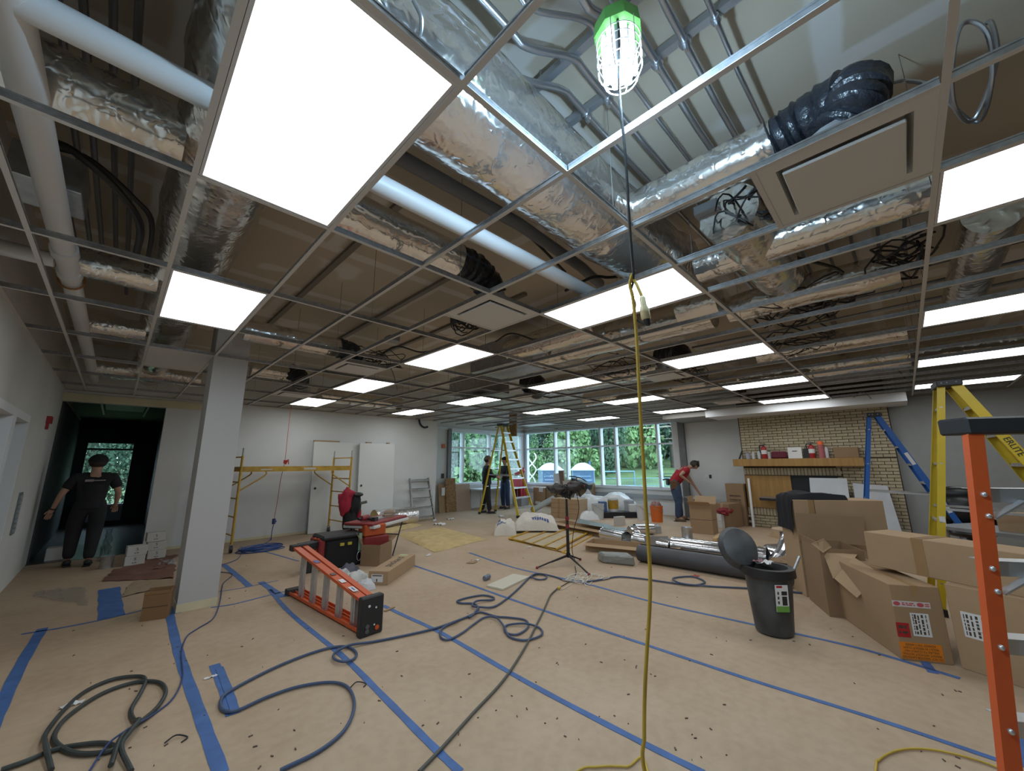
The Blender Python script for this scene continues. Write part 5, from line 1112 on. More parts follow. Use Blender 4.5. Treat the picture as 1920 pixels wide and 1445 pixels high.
part('table_top', G().box(c.x-0.45, c.x+1.5, 10.6, 11.25, 0.66, 0.70), mat('table_pale', (0.5, 0.54, 0.57), 0.5), t)
for q in ((-0.4, 10.65), (1.45, 10.65), (-0.4, 11.2), (1.45, 11.2)): part('leg', G().tube([(c.x+q[0], q[1], 0), (c.x+q[0], q[1], 0.66)], 0.02, 6), m_alold, t)
t = thing('red_tool_cart', 'red slatted crate and pole behind the right worker', 'crate', (10.95, 10.2, 0)); c = at(972, 930, x=11.1)
mr_ = mat('bright_red', (0.42, 0.03, 0.04), 0.5)
part('body', G().box(11.0, 11.35, c.y-0.22, c.y+0.20, 0.32, 0.98), mr_, t)
for k in range(5): part('slat', G().box(10.985, 11.0, c.y-0.2+0.08*k, c.y-0.155+0.08*k, 0.36, 0.7), mat('dark_red', (0.2, 0.015, 0.02), 0.6), t)
part('upper_bar', G().bar((11.1, c.y+0.15, 1.15), (11.15, c.y-0.3, 1.32), 0.1, 0.1), mr_, t); part('pole', G().tube([(11.15, c.y-0.22, 0.0), (11.15, c.y-0.22, 1.42)], 0.03, 8), mr_, t); part('wheel_box', G().box(11.0, 11.4, c.y-0.25, c.y+0.22, 0.0, 0.32), mat('grey_bin', (0.42, 0.44, 0.47), 0.6), t)

# ------------------------------------------------------------------ big boxes at the right
M, sx, sy, Mq = px_frame((1622, 1152), (1692, 1237), (1776, 1246))
b2 = carton('tall cardboard box with orange, red and white shipping labels', frame(Mq, fl(1776, 1246)-Mq, (0.93, 0.33, 0)), 0.33, 1.0, 0.56, m=m_card)
# labels face the camera on the y=0 face
def lab(o, x0, x1, z0, z1, m, name='label', e=0.002): return part(name, G().box(x0, x1, -e, -e/2, z0, z1), m, o, local=True)
m_olab = mat('orange_label', (0.75, 0.22, 0.01), 0.5); m_rlab = mat('red_label', (0.42, 0.015, 0.02), 0.5); m_pink = mat('label_red_ink', (0.5, 0.08, 0.1), 0.6)
l1 = lab(b2, 0.0, 0.27, 0.015, 0.135, m_olab)
for k, s_ in enumerate(['DO NOT SIGN FOR DAMAGED', 'FREIGHT WITHOUT NOTING', 'FAILURE TO COMPLY MAY', 'RESULT IN FREIGHT CLAIM', 'AGAINST THE CARRIER']):
    text('print', s_, 0.022, wm(b2) @ frame((0.135, -0.0025, 0.03+0.0225*k), (-1, 0, 0.0), (0, 0, -1)), m_ink, l1, 0.0002, xs=0.85)
l2 = lab(b2, 0.0, 0.085, 0.17, 0.275, m_rlab); part('print', bars(b2, [(0.245, 0.022), (0.205, 0.018)], 0.012, 0.075, m_ink), m_ink, l2, local=True)
l3 = lab(b2, 0.105, 0.225, 0.185, 0.355, m_paper)
part('print', bars(b2, [(0.12, 0.006), (0.135, 0.012), (0.155, 0.01), (0.18, 0.014), (0.205, 0.006)], 0.20, 0.345, m_ink, 'z'), m_ink, l3, local=True)
l4 = lab(b2, 0.0, 0.25, 0.395, 0.44, mat('label_white_tape', (0.6, 0.56, 0.55), 0.5))
for q in (0.03, 0.185): part('print', G().lathe([(0.02, 0), (0.02, 0.001)], 14, (q, -0.002, 0.418), (0, -1, 0), sx=1.15, sy=0.8), m_pink, l4, local=True)
part('print', bars(b2, [(0.425, 0.008), (0.412, 0.008)], 0.065, 0.15, m_pink), m_pink, l4, local=True); part('print', bars(b2, [(0.425, 0.008), (0.412, 0.008)], 0.215, 0.245, m_pink), m_pink, l4, local=True)
# box to the right of it
p0_ = fl(1803, 1252); b3 = carton('cardboard box with a white label behind the near orange ladder', frame(p0_, fl(1925, 1292)-p0_, (0.93, 0.33, 0)), 0.42, 0.8, 0.60, m=m_card2)
l3 = lab(b3, 0.06, 0.20, 0.24, 0.42, m_paper)
part('print', bars(b3, [(0.075, 0.006), (0.092, 0.012), (0.115, 0.01), (0.142, 0.014), (0.17, 0.006)], 0.255, 0.405, m_ink, 'z'), m_ink, l3, local=True)
# open box with splayed flaps at the left of the pile
p0_ = fl(1556, 1156); b1 = carton('tall open cardboard box with splayed flaps behind the grey bin', frame(p0_, fl(1625, 1163)-p0_, (0.9, 0.42, 0)), 0.38, 0.55, 0.66, m=m_card3, open_=True, flaps={'xn': (8, 0.06)})
part('upright_flap', G().prism([(-0.02, 0.55, 0.64), (0.62, 0.55, 0.62), (0.66, 0.60, 0.93), (0.0, 0.60, 0.95)], (0, 0.006, 0)), m_card3, b1, local=True)
part('front_flap', G().prism([at(1542, 1034, x=5.42), at(1607, 1039, x=5.50), at(1600, 1048, x=5.36), at(1562, 1084, x=5.30)], (-0.004, -0.003, 0)), m_card2, b1)
part('front_flap', G().prism([at(1600, 1044, x=5.36), at(1654, 1076, x=5.12), at(1606, 1120, x=5.05), at(1564, 1084, x=5.28)], (-0.004, -0.003, 0)), m_card2, b1)
part('corner_flap', G().prism([(-0.06, 0.02, 0.70), (0.05, 0.0, 0.76), (0.11, 0.0, 0.68), (0.02, -0.02, 0.62)], (0, -0.005, 0)), m_card2, b1, local=True)
# long box lying across the others
zt_ = 0.60
A_ = at(1712, 1076, z=zt_); B_ = at(1920, 1120, z=zt_); d_ = (B_-A_); d_.z = 0
b4 = carton('long cardboard box lying across the tops of the two front boxes', frame(A_-d_.normalized()*0.33, d_, (-d_.y, d_.x, 0)), 2.1, 0.34, 0.30, m=m_card2, tape=False)
part('tape', G().box(0.36, 0.44, -0.002, 0.0, 0.0, 0.30).box(0.36, 0.44, 0, 0.34, 0.30, 0.302), m_ptape, b4, local=True)
# taller box behind with the black jacket
p0_ = fl(1560, 1075); q_ = fl(1760, 1080)
b5 = carton('big cardboard box behind the pile with a black jacket over it', frame(V((5.95, 1.05, 0.0)), (0.55, -0.84, 0), (0.84, 0.55, 0)), 0.95, 0.40, 1.10, m=m_card2, tape=False)
part('tape', G().box(0.16, 0.22, -0.002, 0.0, 0.60, 1.10), m_ptape, b5, local=True)
part('seam', G().box(0.222, 0.226, -0.003, 0.0, 0.62, 1.10), m_ink, b5, local=True)
def cloth_on(o, x0, x1, y0, y1, z, drop, seed):
    def fn(a, b_):
        x = x0+(x1-x0)*a; y = y0+(y1-y0)*b_
        zz = z+0.03+0.05*math.sin(a*PI)*math.sin(b_*PI)+0.03*NZ.noise(V((a*4+seed, b_*4, 0)))
        if a < 0.2: zz = z+0.03-(0.2-a)/0.2*drop; x = x0+0.2*(x1-x0)-(0.2-a)*0.12+0.02*NZ.noise(V((b_*7, a*9, seed)))
        if b_ < 0.12: zz -= (0.12-b_)*0.5
        return (x, y, zz)
    return G().sheet(fn, 26, 14)
g = cloth_on(b5, -0.18, 0.60, 0.0, 0.40, 1.11, 0.40, 3.0); g.move(wm(b5)); solo('black_jacket', g, mat('black_cloth', (0.008, 0.008, 0.011), 0.9), 'black jacket draped over the big cardboard box', 'jacket')

# ================================================================== bin
can = thing('trash_bin', 'dark grey plastic trash bin with its lid tipped up, full of scraps', 'trash bin', (4.55, 1.09, 0), math.radians(-8))
m_bin = mat('bin_plastic', (0.035, 0.037, 0.04), 0.45, var=0.5, vscale=5, bump=0.1, bscale=10, col2=(0.075, 0.078, 0.08))
cc = V((4.55, 1.09, 0)); xd = V((0.23, -0.973, 0)); HB = 0.56
part('body', G().lathe([(0.115, 0.0), (0.135, 0.02), (0.165, 0.45), (0.172, HB)], 24, cc, xdir=xd, sx=1.15, sy=1.12, caps=False).lathe([(0.115, 0.0), (0.115, 0.002)], 24, cc, xdir=xd, sx=1.15, sy=1.12).lathe([(0.16, HB), (0.15, 0.40), (0.14, 0.38)], 24, cc, xdir=xd, sx=1.15, sy=1.12, caps=False), m_bin, can)
part('rim', G().lathe([(0.172, HB-0.025), (0.19, HB-0.02), (0.19, HB+0.01), (0.165, HB+0.012)], 24, cc, xdir=xd, sx=1.15, sy=1.12, caps=False), m_bin, can)
hl = cc+V((-0.02, 0.22, HB+0.16)); ld = V((-0.55, -0.45, 0.32)).normalized()
part('lid', G().lathe([(0.0, 0.075), (0.09, 0.07), (0.155, 0.045), (0.175, 0.0), (0.185, -0.02), (0.165, -0.02), (0.14, 0.03), (0.0, 0.055)], 24, hl, ld, sx=1.0, sy=1.12, xdir=V((-ld.y, ld.x, 0)), caps=False), m_bin, can)
part('liner', G().lathe([(0.20, HB-0.05), (0.197, HB+0.02), (0.15, HB+0.02), (0.12, HB-0.06)], 20, cc, xdir=xd, sx=1.15, sy=1.12, caps=False), m_black, can)
vw = V((0.973, 0.23, 0)); fd = (-vw*math.cos(0.5)+xd*math.sin(0.5)).normalized(); sdv = V((-fd.y, fd.x, 0)); lup = (V((0, 0, 1))+fd*0.08).normalized()
pos = cc+fd*0.187+V((0, 0, 0.35))
o = part('product_label', G().obox(pos, sdv*0.055, fd*0.003, lup*0.115), m_paper, can)
part('label_green_band', G().obox(pos+lup*-0.09+fd*0.003, sdv*0.055, fd*0.001, lup*0.025), mat('label_green', (0.14, 0.35, 0.06), 0.5), o)
part('label_red_mark', G().obox(pos+lup*0.10+fd*0.003-sdv*0.02, sdv*0.025, fd*0.001, lup*0.009), m_rlab, o)
part('label_bin_picture', G().obox(pos+lup*-0.02+fd*0.003+sdv*0.02, sdv*0.021, fd*0.001, lup*0.038).obox(pos+lup*0.045+fd*0.003+sdv*0.02, sdv*0.024, fd*0.001, lup*0.017), m_blk, o)
for k in range(3): part('label_icon', G().obox(pos+lup*(0.045-0.04*k)+fd*0.003-sdv*0.033, sdv*0.007, fd*0.001, lup*0.012), m_ink, o)
for k, (dx, dy, dz, col, nm) in enumerate([(0.02, 0.02, 0.05, m_paper, 'white paper scrap sticking out of the trash bin'), (0.0, 0.09, 0.06, mat('striped_pack', (0.3, 0.15, 0.17), 0.6), 'striped packaging scrap in the trash bin')]):
    solo('scrap', G().sheet(lambda a, b_: cc+V((dx+(a-0.5)*0.16, dy+(b_-0.5)*0.12, HB-0.0+dz+0.03*NZ.noise(V((a*5, b_*5, k*3.0))))), 8, 6), col, nm, 'scrap')
solo('metal_tube', G().tube([cc+V((0.03, -0.16, HB-0.1)), cc+V((0.10, -0.26, HB+0.13))], 0.012, 10), m_cond, 'short silver tube poking out of the trash bin', 'tube')

# ================================================================== sheet-metal ducts and roll on the floor
m_spiral = mat('spiral_duct', (0.68, 0.70, 0.73), 0.2, 0.97, bump=0.25, bscale=6)
def pipe_px(A, B, r, label, m=None, name='metal_duct', ribs=True, z=None):
    a, b_ = fl(*A, r), fl(*B, r); a.z = b_.z = (z or r)+0.003
    n_ = max(4, int((b_-a).length/0.09)) if ribs else 1
    pts = [a.lerp(b_, i/(n_*2)) for i in range(n_*2+1)]
    g = G().tube(pts, (lambda i: r*(1.03 if i % 2 == 0 else 0.985)) if ribs else r, 22, caps=False).tube(pts[::-1], (lambda i: r*0.95), 22, caps=False)
    return solo(name, g, m or m_spiral, label, 'duct', 'loose sheet metal ducts')
pipe_px((1132, 1000), (1175, 1010), 0.125, 'short silver duct section left of the upright collar')
pipe_px((1192, 1012), (1262, 1026), 0.13, 'silver duct section behind the cardboard square')
pipe_px((1262, 1023), (1440, 1046), 0.145, 'long ribbed silver duct lying on the floor')
pipe_px((1440, 1038), (1476, 1046), 0.14, 'silver duct section behind the trash bin')
c = fl(1182, 1021); solo('duct_collar', G().lathe([(0.17, 0.0), (0.18, 0.04), (0.17, 0.08), (0.18, 0.12), (0.17, 0.16)], 24, c+V((0, 0, 0.175)), (0.72, -0.6, 0.0), caps=False), m_spiral, 'silver duct collar standing on edge', 'duct')
c = fl(1203, 1003); solo('metal_duct', G().tube([c+V((-0.1, 0.1, 0.12)), c+V((0.25, -0.15, 0.12))], 0.115, 20, caps=False), m_spiral, 'short silver duct behind the upright collar', 'duct', 'loose sheet metal ducts')
c = fl(1289, 1010); solo('duct_collar', G().lathe([(0.11, 0.0), (0.115, 0.01), (0.105, 0.03), (0.105, 0.22), (0.11, 0.23)], 20, c, caps=False), m_galv, 'short galvanised collar standing upright on the floor', 'duct')
def wedge(pts, h, label, m=None): return solo('duct_transition', G().hexa([V(p) for p in pts[:4]]+[V(p)+V((0, 0, h*q)) for p, q in zip(pts[4:] if len(pts) > 4 else pts[:4], (1, 1, 1, 1))]), m or m_galv, label, 'duct', bevel=0.006)
a = fl(1272, 1042); u_, v_ = V((0.7, -0.7, 0)), V((0.7, 0.7, 0))
wedge([a, a+u_*0.34, a+u_*0.36+v_*0.25, a+v_*0.22, a+u_*0.05+v_*0.02, a+u_*0.30+v_*0.05, a+u_*0.32+v_*0.24, a+u_*0.08+v_*0.2], 0.24, 'boxy galvanised duct transition in front of the long silver duct')
a = fl(1270, 1060); wedge([a, a+u_*0.30, a+u_*0.32+v_*0.2, a+v_*0.12, a+u_*0.04+v_*0.02, a+u_*0.28+v_*0.05, a+u_*0.30+v_*0.18, a+u_*0.08+v_*0.13], 0.16, 'grey duct boot nearest the grey roll')
a = fl(1216, 1000); wedge([a, a+u_*0.3, a+u_*0.34+v_*0.3, a+v_*0.3, a, a+u_*0.3, a+u_*0.34+v_*0.3, a+v_*0.3], 0.15, 'low galvanised pan lying behind the silver ducts', m_galv)
pts = [fl(1440, 1045, 0.13)+V((0, 0, 0)), fl(1462, 1052, 0.13), fl(1478, 1040, 0.15)+V((0, 0, 0.12)), fl(1490, 1030, 0.2)+V((0, 0, 0.22))]
solo('duct_elbow', G().tube(spline(pts, 3), 0.125, 20, caps=False, smooth=False), m_spiral, 'silver gored duct elbow beside the trash bin', 'duct')
solo('cardboard_square', G().obox(at(1232, 1019, z=0.16), V((0.15, -0.15, 0)), V((0.004, 0.004, 0)), V((0.02, 0.02, 0.12))), mat('grey_card', (0.25, 0.22, 0.19), 0.8), 'grey square of board leaning on the silver duct', 'board')
a, b_ = fl(1200, 1052), fl(1497, 1102)
m_roll = mat('grey_membrane', (0.075, 0.077, 0.085), 0.5, var=0.2, vscale=4)
g = G(); n_ = 40; d_ = (b_-a).normalized(); sdx = V((-d_.y, d_.x, 0)); L_ = (b_-a).length; rr = 0.135; vs = []
for i in range(n_+1):
    th_ = 2*PI*i/n_*2.2; r_ = rr*(0.8+0.2*i/n_)
    vs += [a+sdx*(r_*math.cos(th_))+V((0, 0, rr+r_*math.sin(th_))), b_+sdx*(r_*math.cos(th_))+V((0, 0, rr+r_*math.sin(th_)))]
g.add(vs, [(2*i, 2*i+1, 2*i+3, 2*i+2) for i in range(n_)], True)
solo('membrane_roll', g, m_roll, 'long dark grey roll of membrane lying on the floor', 'roll')
a = fl(1130, 1056); d_ = (fl(1190, 1062)-a)
def lump(c, ux, uy, h, seed, nu=16, nv=12, amp=0.25):
    def fn(p, q):
        x, y = p*2-1, q*2-1; e = max(0.0, 1-abs(x)**4)*max(0.0, 1-abs(y)**4)
        z = h*e**0.5*(1+amp*NZ.noise(V((x*1.7+seed, y*1.7, seed)))+amp*0.4*NZ.noise(V((x*5+seed, y*5, seed))))
        k = 1+0.10*NZ.noise(V((x*1.5, y*1.5+seed, seed)))
        return c+ux*(x*k)+uy*(y*k)+V((0, 0, max(0.002, z)))
    return G().sheet(fn, nu, nv)
m_bund = foil_mat('grey_bundle_film', (0.30, 0.30, 0.28), 0.35, 9.0, 0.4)
solo('wrapped_bundle', G().hexa([a, a+d_*1.05, a+d_*1.0+V((0.16, 0.2, 0)), a+V((0.14, 0.2, 0)), a+V((0.02, 0.02, 0.13)), a+d_+V((0, 0, 0.15)), a+d_+V((0.15, 0.18, 0.16)), a+V((0.15, 0.18, 0.14))]), mat('grey_film', (0.22, 0.22, 0.20), 0.3, bump=0.6, bscale=14), 'grey film wrapped bundle at the end of the roll', 'bundle', bevel=0.025)

# ------------------------------------------------------------------ guard frame and white sacks
m_gy = mat('guard_yellow', (0.60, 0.35, 0.03), 0.45, var=0.2)
P = [fl(955, 1012), fl(1042, 1033), fl(1090, 1012), fl(1022, 988)]
P = [p+V((0, 0, 0.03)) for p in P]; P[2] = P[1]+(P[3]-P[0])
t = thing('guard_frame', 'yellow tubular guard panel lying flat on the floor', 'guard panel', (P[0]+P[2])/2)
part('frame', G().tube(P, 0.022, 8, closed=True), m_gy, t)
for k, f_ in enumerate((0.28, 0.5, 0.75)): part('cross_bar', G().tube([P[0].lerp(P[1], f_), P[3].lerp(P[2], f_)], 0.014, 8), m_gy, t)
part('infill', G().add([p-V((0, 0, 0.012)) for p in P], [(0, 1, 2, 3)]), mat('infill_board', (0.52, 0.42, 0.28), 0.8, var=0.15), t)
P2 = [p+V((0.12, 0.05, 0.05)) for p in P]; t2 = thing('guard_frame', 'second yellow guard frame under the first one', 'guard panel', (P2[0]+P2[2])/2); off = (P[1]-P[0]).normalized()*0.16
P2 = [p+off+V((0, 0, -0.022)) for p in P]; part('frame', G().tube([p-V((0, 0, 0.006)) for p in P2], 0.02, 8, closed=True), m_gy, t2); part('foot_tube', G().tube([P2[1], P2[1]+(P[1]-P[0]).normalized()*0.16], 0.022, 8), m_gy, t2)
m_sack = mat('white_sack', (0.66, 0.62, 0.55), 0.65, bump=0.6, bscale=10); m_print = mat('sack_blue', (0.02, 0.07, 0.28), 0.6)
ea = V((0.7, -0.71, 0)); eb = V((0.71, 0.7, 0))
def sack(c, a_, b_, h, seed, label, pu, pv):
    t = thing('white_sack', label, 'sack', c); g = lump(c, ea*a_, eb*b_, h, seed, 26, 20, 0.35); part('sack_body', g, m_sack, t)
    def onbag(p, q): # sample the surface slightly above
        i = min(25, int(p*26)); j = min(19, int(q*20)); return g.v[j*27+i]+V((-0.006, -0.006, 0.008))
    def patch(name, p0, p1, q0, q1): part(name, G().sheet(lambda x, y: g_eval(g, p0+(p1-p0)*x, q0+(q1-q0)*y), 8, 6), m_print, t)
    def g_eval(g, p, q):
        x = p*26; y = q*20; i = min(25, int(x)); j = min(19, int(y)); fx, fy = x-i, y-j
        A = g.v[j*27+i].lerp(g.v[j*27+i+1], fx); B = g.v[(j+1)*27+i].lerp(g.v[(j+1)*27+i+1], fx); return A.lerp(B, fy)+V((-0.005, -0.005, 0.007))
    patch('print_mark', pu, pu+0.16, pv, pv+0.10)
    for k in range(7): patch('print_letter', pu+0.02+0.055*k, pu+0.058+0.055*k, pv-0.16-0.006*k, pv-0.07-0.006*k)
    return t
sack(fl(1004, 995)+V((0, 0, 0.055)), 0.50, 0.36, 0.30, 2.0, 'large white sack with a blue print lying on the guard panel', 0.40, 0.26)
sack(fl(948, 1000), 0.26, 0.28, 0.28, 5.0, 'smaller white sack with blue print left of the large one', 0.12, 0.30)

# ------------------------------------------------------------------ light stand (tripod) with cluttered tray
base = fl(1066, 1056); t = thing('tripod_stand', 'black tripod stand with red collars carrying a tangle of cables', 'stand', base); B0 = V((base.x, base.y, 0))
ztop = over(B0, 1066, 935); zc = over(B0, 1066, 1042)
part('pole', G().tube([B0+V((0, 0, 0.09)), B0+V((0, 0, ztop*0.55)), B0+V((0, 0, ztop))], lambda i: (0.026, 0.024, 0.016)[i], 10), m_black, t)
m_redc = mat('red_collar', (0.25, 0.02, 0.03), 0.5)
for v_ in (990, 975): part('collar', G().lathe([(0.028, 0), (0.03, 0.02), (0.028, 0.06)], 12, B0+V((0, 0, over(B0, 1066, v_)))), m_redc, t)
part('leg_hub', G().lathe([(0.035, 0), (0.035, 0.04)], 12, B0+V((0, 0, zc))), m_black, t); part('lower_hub', G().lathe([(0.035, 0), (0.035, 0.03)], 12, B0+V((0, 0, 0.10))), m_black, t)
for q in ((1007, 1066), (1105, 1079), (1088, 1050)):
    e = fl(*q); part('leg', G().tube([B0+V((0, 0, zc+0.02)), e+V((0, 0, 0.015))], 0.012, 8), m_black, t); mdp = (B0+V((0, 0, zc+0.02))).lerp(e, 0.55); part('leg_brace', G().tube([B0+V((0, 0, 0.11)), mdp], 0.008, 6), m_black, t)
    part('foot', G().ball(e+V((0, 0, 0.015)), 0.022, n=8, m=6), m_redc, t)
rnd = random.Random(3); tray = G()
top = B0+V((0, 0, ztop))
for k in range(26):
    a = rnd.uniform(0, 6.28); r_ = rnd.uniform(0.05, 0.38); p = top+V((math.cos(a)*0.05, math.sin(a)*0.05, rnd.uniform(0, 0.1))); q = top+V((0.7*r_*math.cos(a), -0.7*r_*math.cos(a)+0.15*math.sin(a), rnd.uniform(0.02, 0.20)))
    m_ = p.lerp(q, 0.5)+V((rnd.uniform(-.08, .08), rnd.uniform(-.08, .08), rnd.uniform(.03, .16))); tray.tube(spline([p, m_, q], 4), rnd.uniform(0.006, 0.012), 6)
part('cable_tangle', tray, m_black, t, label='tangled black cables')
part('light_head', G().blob(top+V((-0.10, 0.10, 0.16)), 0.14, 0.12, 0.08, 1.0, 0.3).blob(top+V((0.10, -0.10, 0.20)), 0.16, 0.12, 0.09, 2.0, 0.3), mat('dusty_black', (0.045, 0.04, 0.04), 0.6), t)
part('head_bracket', G().bar(top+V((-0.22, 0.22, 0.18)), top+V((0.05, -0.05, 0.0)), 0.03, 0.03).bar(top+V((0.2, -0.2, 0.2)), top+V((-0.02, 0.02, 0.02)), 0.03, 0.03), m_black, t)
for k in range(9):
    p = top+V((rnd.uniform(-0.22, 0.22), 0, rnd.uniform(0.10, 0.28))); p.y = top.y-(p.x-top.x)+rnd.uniform(-.05, .05)
    part('cable_clip', G().ball(p, 0.03, 0.025, 0.02, 7, 5), mat('clip_pale', (0.42, 0.36, 0.33), 0.6) if k % 3 else m_redc, t)
part('drop_cable', G().tube(spline([top+V((0.10, -0.10, 0.2)), top+V((0.13, -0.15, -0.15)), B0+V((0.06, -0.08, 0.5)), B0+V((0.04, -0.05, 0.2)), B0+V((0.05, -0.1, 0.02))], 5), 0.006, 6), m_black, t)

# ------------------------------------------------------------------ buckets and bags by the window
def bucket(c, r, h, m, label, band=None, lid=None, handle=True, mb=None):
    t = thing('bucket', label, 'bucket', c); part('body', G().lathe([(r*0.86, 0), (r, h*0.94), (r*1.06, h*0.94), (r*1.06, h), (r*0.97, h), (r*0.85, 0.02)], 20, c, caps=False).lathe([(r*0.86, 0), (r*0.86, 0.003)], 20, c), m, t)
    if band: part('label_band', G().lathe([(r*(0.87+0.13*band[0])+0.004, h*band[0]), (r*(0.87+0.13*band[1])+0.004, h*band[1])], 20, c, caps=False), mb, t)
    if lid: part('lid', G().lathe([(r*1.07, h), (r*1.07, h+0.02), (r*0.9, h+0.025)], 20, c), lid, t)
    if handle: part('handle', G().tube([c+V((r*1.06*math.cos(a), r*1.06*math.sin(a), h*0.9-0.12*math.sin(a)**2)) for a in [PI+PI*k/10 for k in range(11)]], 0.005, 6), m_alold, t)
    return t
m_wpl = mat('white_plastic', (0.62, 0.63, 0.63), 0.4)
c = fl(1157, 970); t = solo('black_case', G().obox(c+V((0.1, 0.05, 0.08)), V((0.52, -0.52, 0)), V((0.16, 0.16, 0)), (0, 0, 0.08)), mat('black_case', (0.012, 0.013, 0.018), 0.35), 'flat black case under the yellow labelled bucket', 'case', bevel=0.01)
bucket(c+V((0.02, 0.12, 0.162)), 0.155, 0.36, m_wpl, 'white bucket with a yellow label on the black case', (0.22, 0.9), None, True, mat('label_yellow', (0.45, 0.26, 0.02), 0.5))
bucket(c+V((0.42, -0.18, 0.162)), 0.15, 0.30, mat('grey_bucket', (0.42, 0.45, 0.5), 0.5), 'grey bucket with a white jug on the black case')
solo('white_jug', G().obox(c+V((0.28, -0.35, 0.27)), V((0.07, -0.07, 0)), V((0.05, 0.05, 0)), (0, 0, 0.11)), m_wpl, 'white jug beside the grey bucket', 'jug', bevel=0.02)
bucket(V((10.55, 4.98, 0)), 0.165, 0.42, mat('orange_bucket', (0.62, 0.13, 0.015), 0.5), 'orange bucket standing left of the man in red', None, None)
solo('scrap_pile', lump(V((10.55, 4.98, 0.40)), V((0.12, 0, 0)), V((0, 0.12, 0)), 0.12, 8.0, amp=0.6), mat('scrap_mix', (0.4, 0.22, 0.2), 0.6, var=0.6, vscale=25), 'scraps heaped in the orange bucket', 'scrap')
bucket(V((10.6, 5.45, 0)), 0.13, 0.42, m_wpl, 'white bucket partly behind the yellow cord')
bucket(fl(1122, 973), 0.17, 0.42, mat('clear_bucket', (0.50, 0.52, 0.52), 0.4), 'pale translucent bucket left of the black case')
solo('blue_carton', G().obox(fl(1133, 970)+V((0.1, 0.1, 0.22)), V((0.07, -0.07, 0)), V((0.1, 0.1, 0)), (0, 0, 0.22)), mat('blue_carton', (0.06, 0.12, 0.25), 0.6), 'narrow blue carton beside the translucent bucket', 'carton')
m_poly = mat('poly_film', (0.72, 0.75, 0.76), 0.3, bump=0.7, bscale=7)
solo('plastic_sheet', lump(V((11.2, 6.9, 0)), V((0.5, -0.95, 0)), V((0.32, 0.25, 0)), 0.55, 4.0, 24, 16, 0.4), m_poly, 'heap of white plastic sheeting behind the buckets', 'plastic sheet')
solo('plastic_bag', lump(fl(1098, 960), V((0.30, -0.3, 0)), V((0.2, 0.2, 0)), 0.52, 6.0, 18, 14, 0.5), mat('grey_bag', (0.42, 0.43, 0.45), 0.35, bump=0.6, bscale=9), 'crumpled grey white plastic bag behind the carton stack', 'bag')
solo('plastic_bag', lump(fl(1103, 973), V((0.2, -0.2, 0)), V((0.15, 0.15, 0)), 0.2, 7.0, 14, 12, 0.5), m_poly, 'small white plastic bag at the foot of the translucent bucket', 'bag')
solo('white_box', G().obox(fl(1162, 985)+V((0, 0, 0.11)), V((0.13, -0.05, 0)), V((0.02, 0.05, 0)), V((0, 0, 0.11))), mat('small_box', (0.5, 0.47, 0.43), 0.6), 'small pale box with print standing before the black case', 'box')
t = thing('vinyl_tube', 'pale rolled tube leaning beside the carton stack', 'roll', fl(1000, 965)); part('tube', G().tube([fl(998, 962)+V((0, 0, 0.08)), fl(1034, 962)+V((0.5, 0.3, 0.42))], 0.09, 12), mat('roll_grey', (0.35, 0.36, 0.34), 0.5), t)
for k, (A, B, C, D) in enumerate([((1085, 972), (1150, 985), (1140, 990), (1080, 980)), ((1142, 987), (1182, 990), (1170, 995), (1140, 993))]): solo('metal_sheet', G().prism([fl(*q, 0.20) for q in (A, B, C, D)], (0, 0, 0.004)), m_galv, ['shiny sheet metal lying over the long carton', 'small sheet metal piece near the silver ducts'][k], 'sheet metal')

# ------------------------------------------------------------------ reel and sheet pieces right of the bin
c = fl(1484, 1040); t = thing('cable_reel', 'wooden cable reel standing behind the trash bin', 'reel', c)
part('upper_flange', G().lathe([(0.24, 0.40), (0.24, 0.42)], 24, c), mat('reel_wood', (0.45, 0.33, 0.22), 0.8), t); part('lower_flange', G().lathe([(0.24, 0.0), (0.24, 0.02)], 24, c), mat('reel_wood', (0.45, 0.33, 0.22), 0.8), t); part('drum', G().lathe([(0.13, 0.02), (0.13, 0.40)], 20, c), mat('reel_grey', (0.2, 0.2, 0.21), 0.6), t); part('bore', G().lathe([(0.03, 0.4205), (0.03, 0.422)], 12, c), m_blk, t)
a = fl(1478, 1062); solo('metal_sheet', G().hexa([a, a+V((0.35, -0.35, 0)), a+V((0.352, -0.346, 0)), a+V((0.002, 0.004, 0)), a+V((0.25, 0.1, 0.36)), a+V((0.6, -0.25, 0.20)), a+V((0.602, -0.246, 0.2)), a+V((0.252, 0.104, 0.36))]), m_galv, 'bent galvanised sheet leaning on the cable reel', 'sheet metal')
a = fl(1468, 1050); solo('metal_tray', G().hexa([a, a+V((0.25, -0.22, 0)), a+V((0.4, -0.05, 0)), a+V((0.16, 0.16, 0)), a+V((-0.05, 0.0, 0.2)), a+V((0.28, -0.28, 0.2)), a+V((0.46, -0.06, 0.2)), a+V((0.14, 0.22, 0.2))]), mat('dark_galv', (0.25, 0.26, 0.28), 0.4, 0.8), 'dark flared sheet metal piece beside the reel', 'sheet metal')
solo('scrap_wood', G().bar(fl(1345, 1006, 0.03), fl(1375, 1022, 0.05), 0.1, 0.05).bar(fl(1340, 1012, 0.04), fl(1352, 1003, 0.06), 0.08, 0.06), mat('pine', (0.52, 0.36, 0.17), 0.8), 'piece of pale scrap wood on the floor behind the duct', 'wood')
solo('scrap_carton', lump(fl(1505, 1080), V((0.28, -0.2, 0)), V((0.2, 0.25, 0)), 0.22, 9.0, amp=0.5), m_card3, 'crushed cardboard scrap behind the grey roll end', 'cardboard')
solo('scrap_carton', lump(fl(1500, 1008), V((0.45, -0.25, 0)), V((0.2, 0.3, 0)), 0.18, 10.0, amp=0.5), m_card, 'crumpled cardboard under the folding table', 'cardboard')

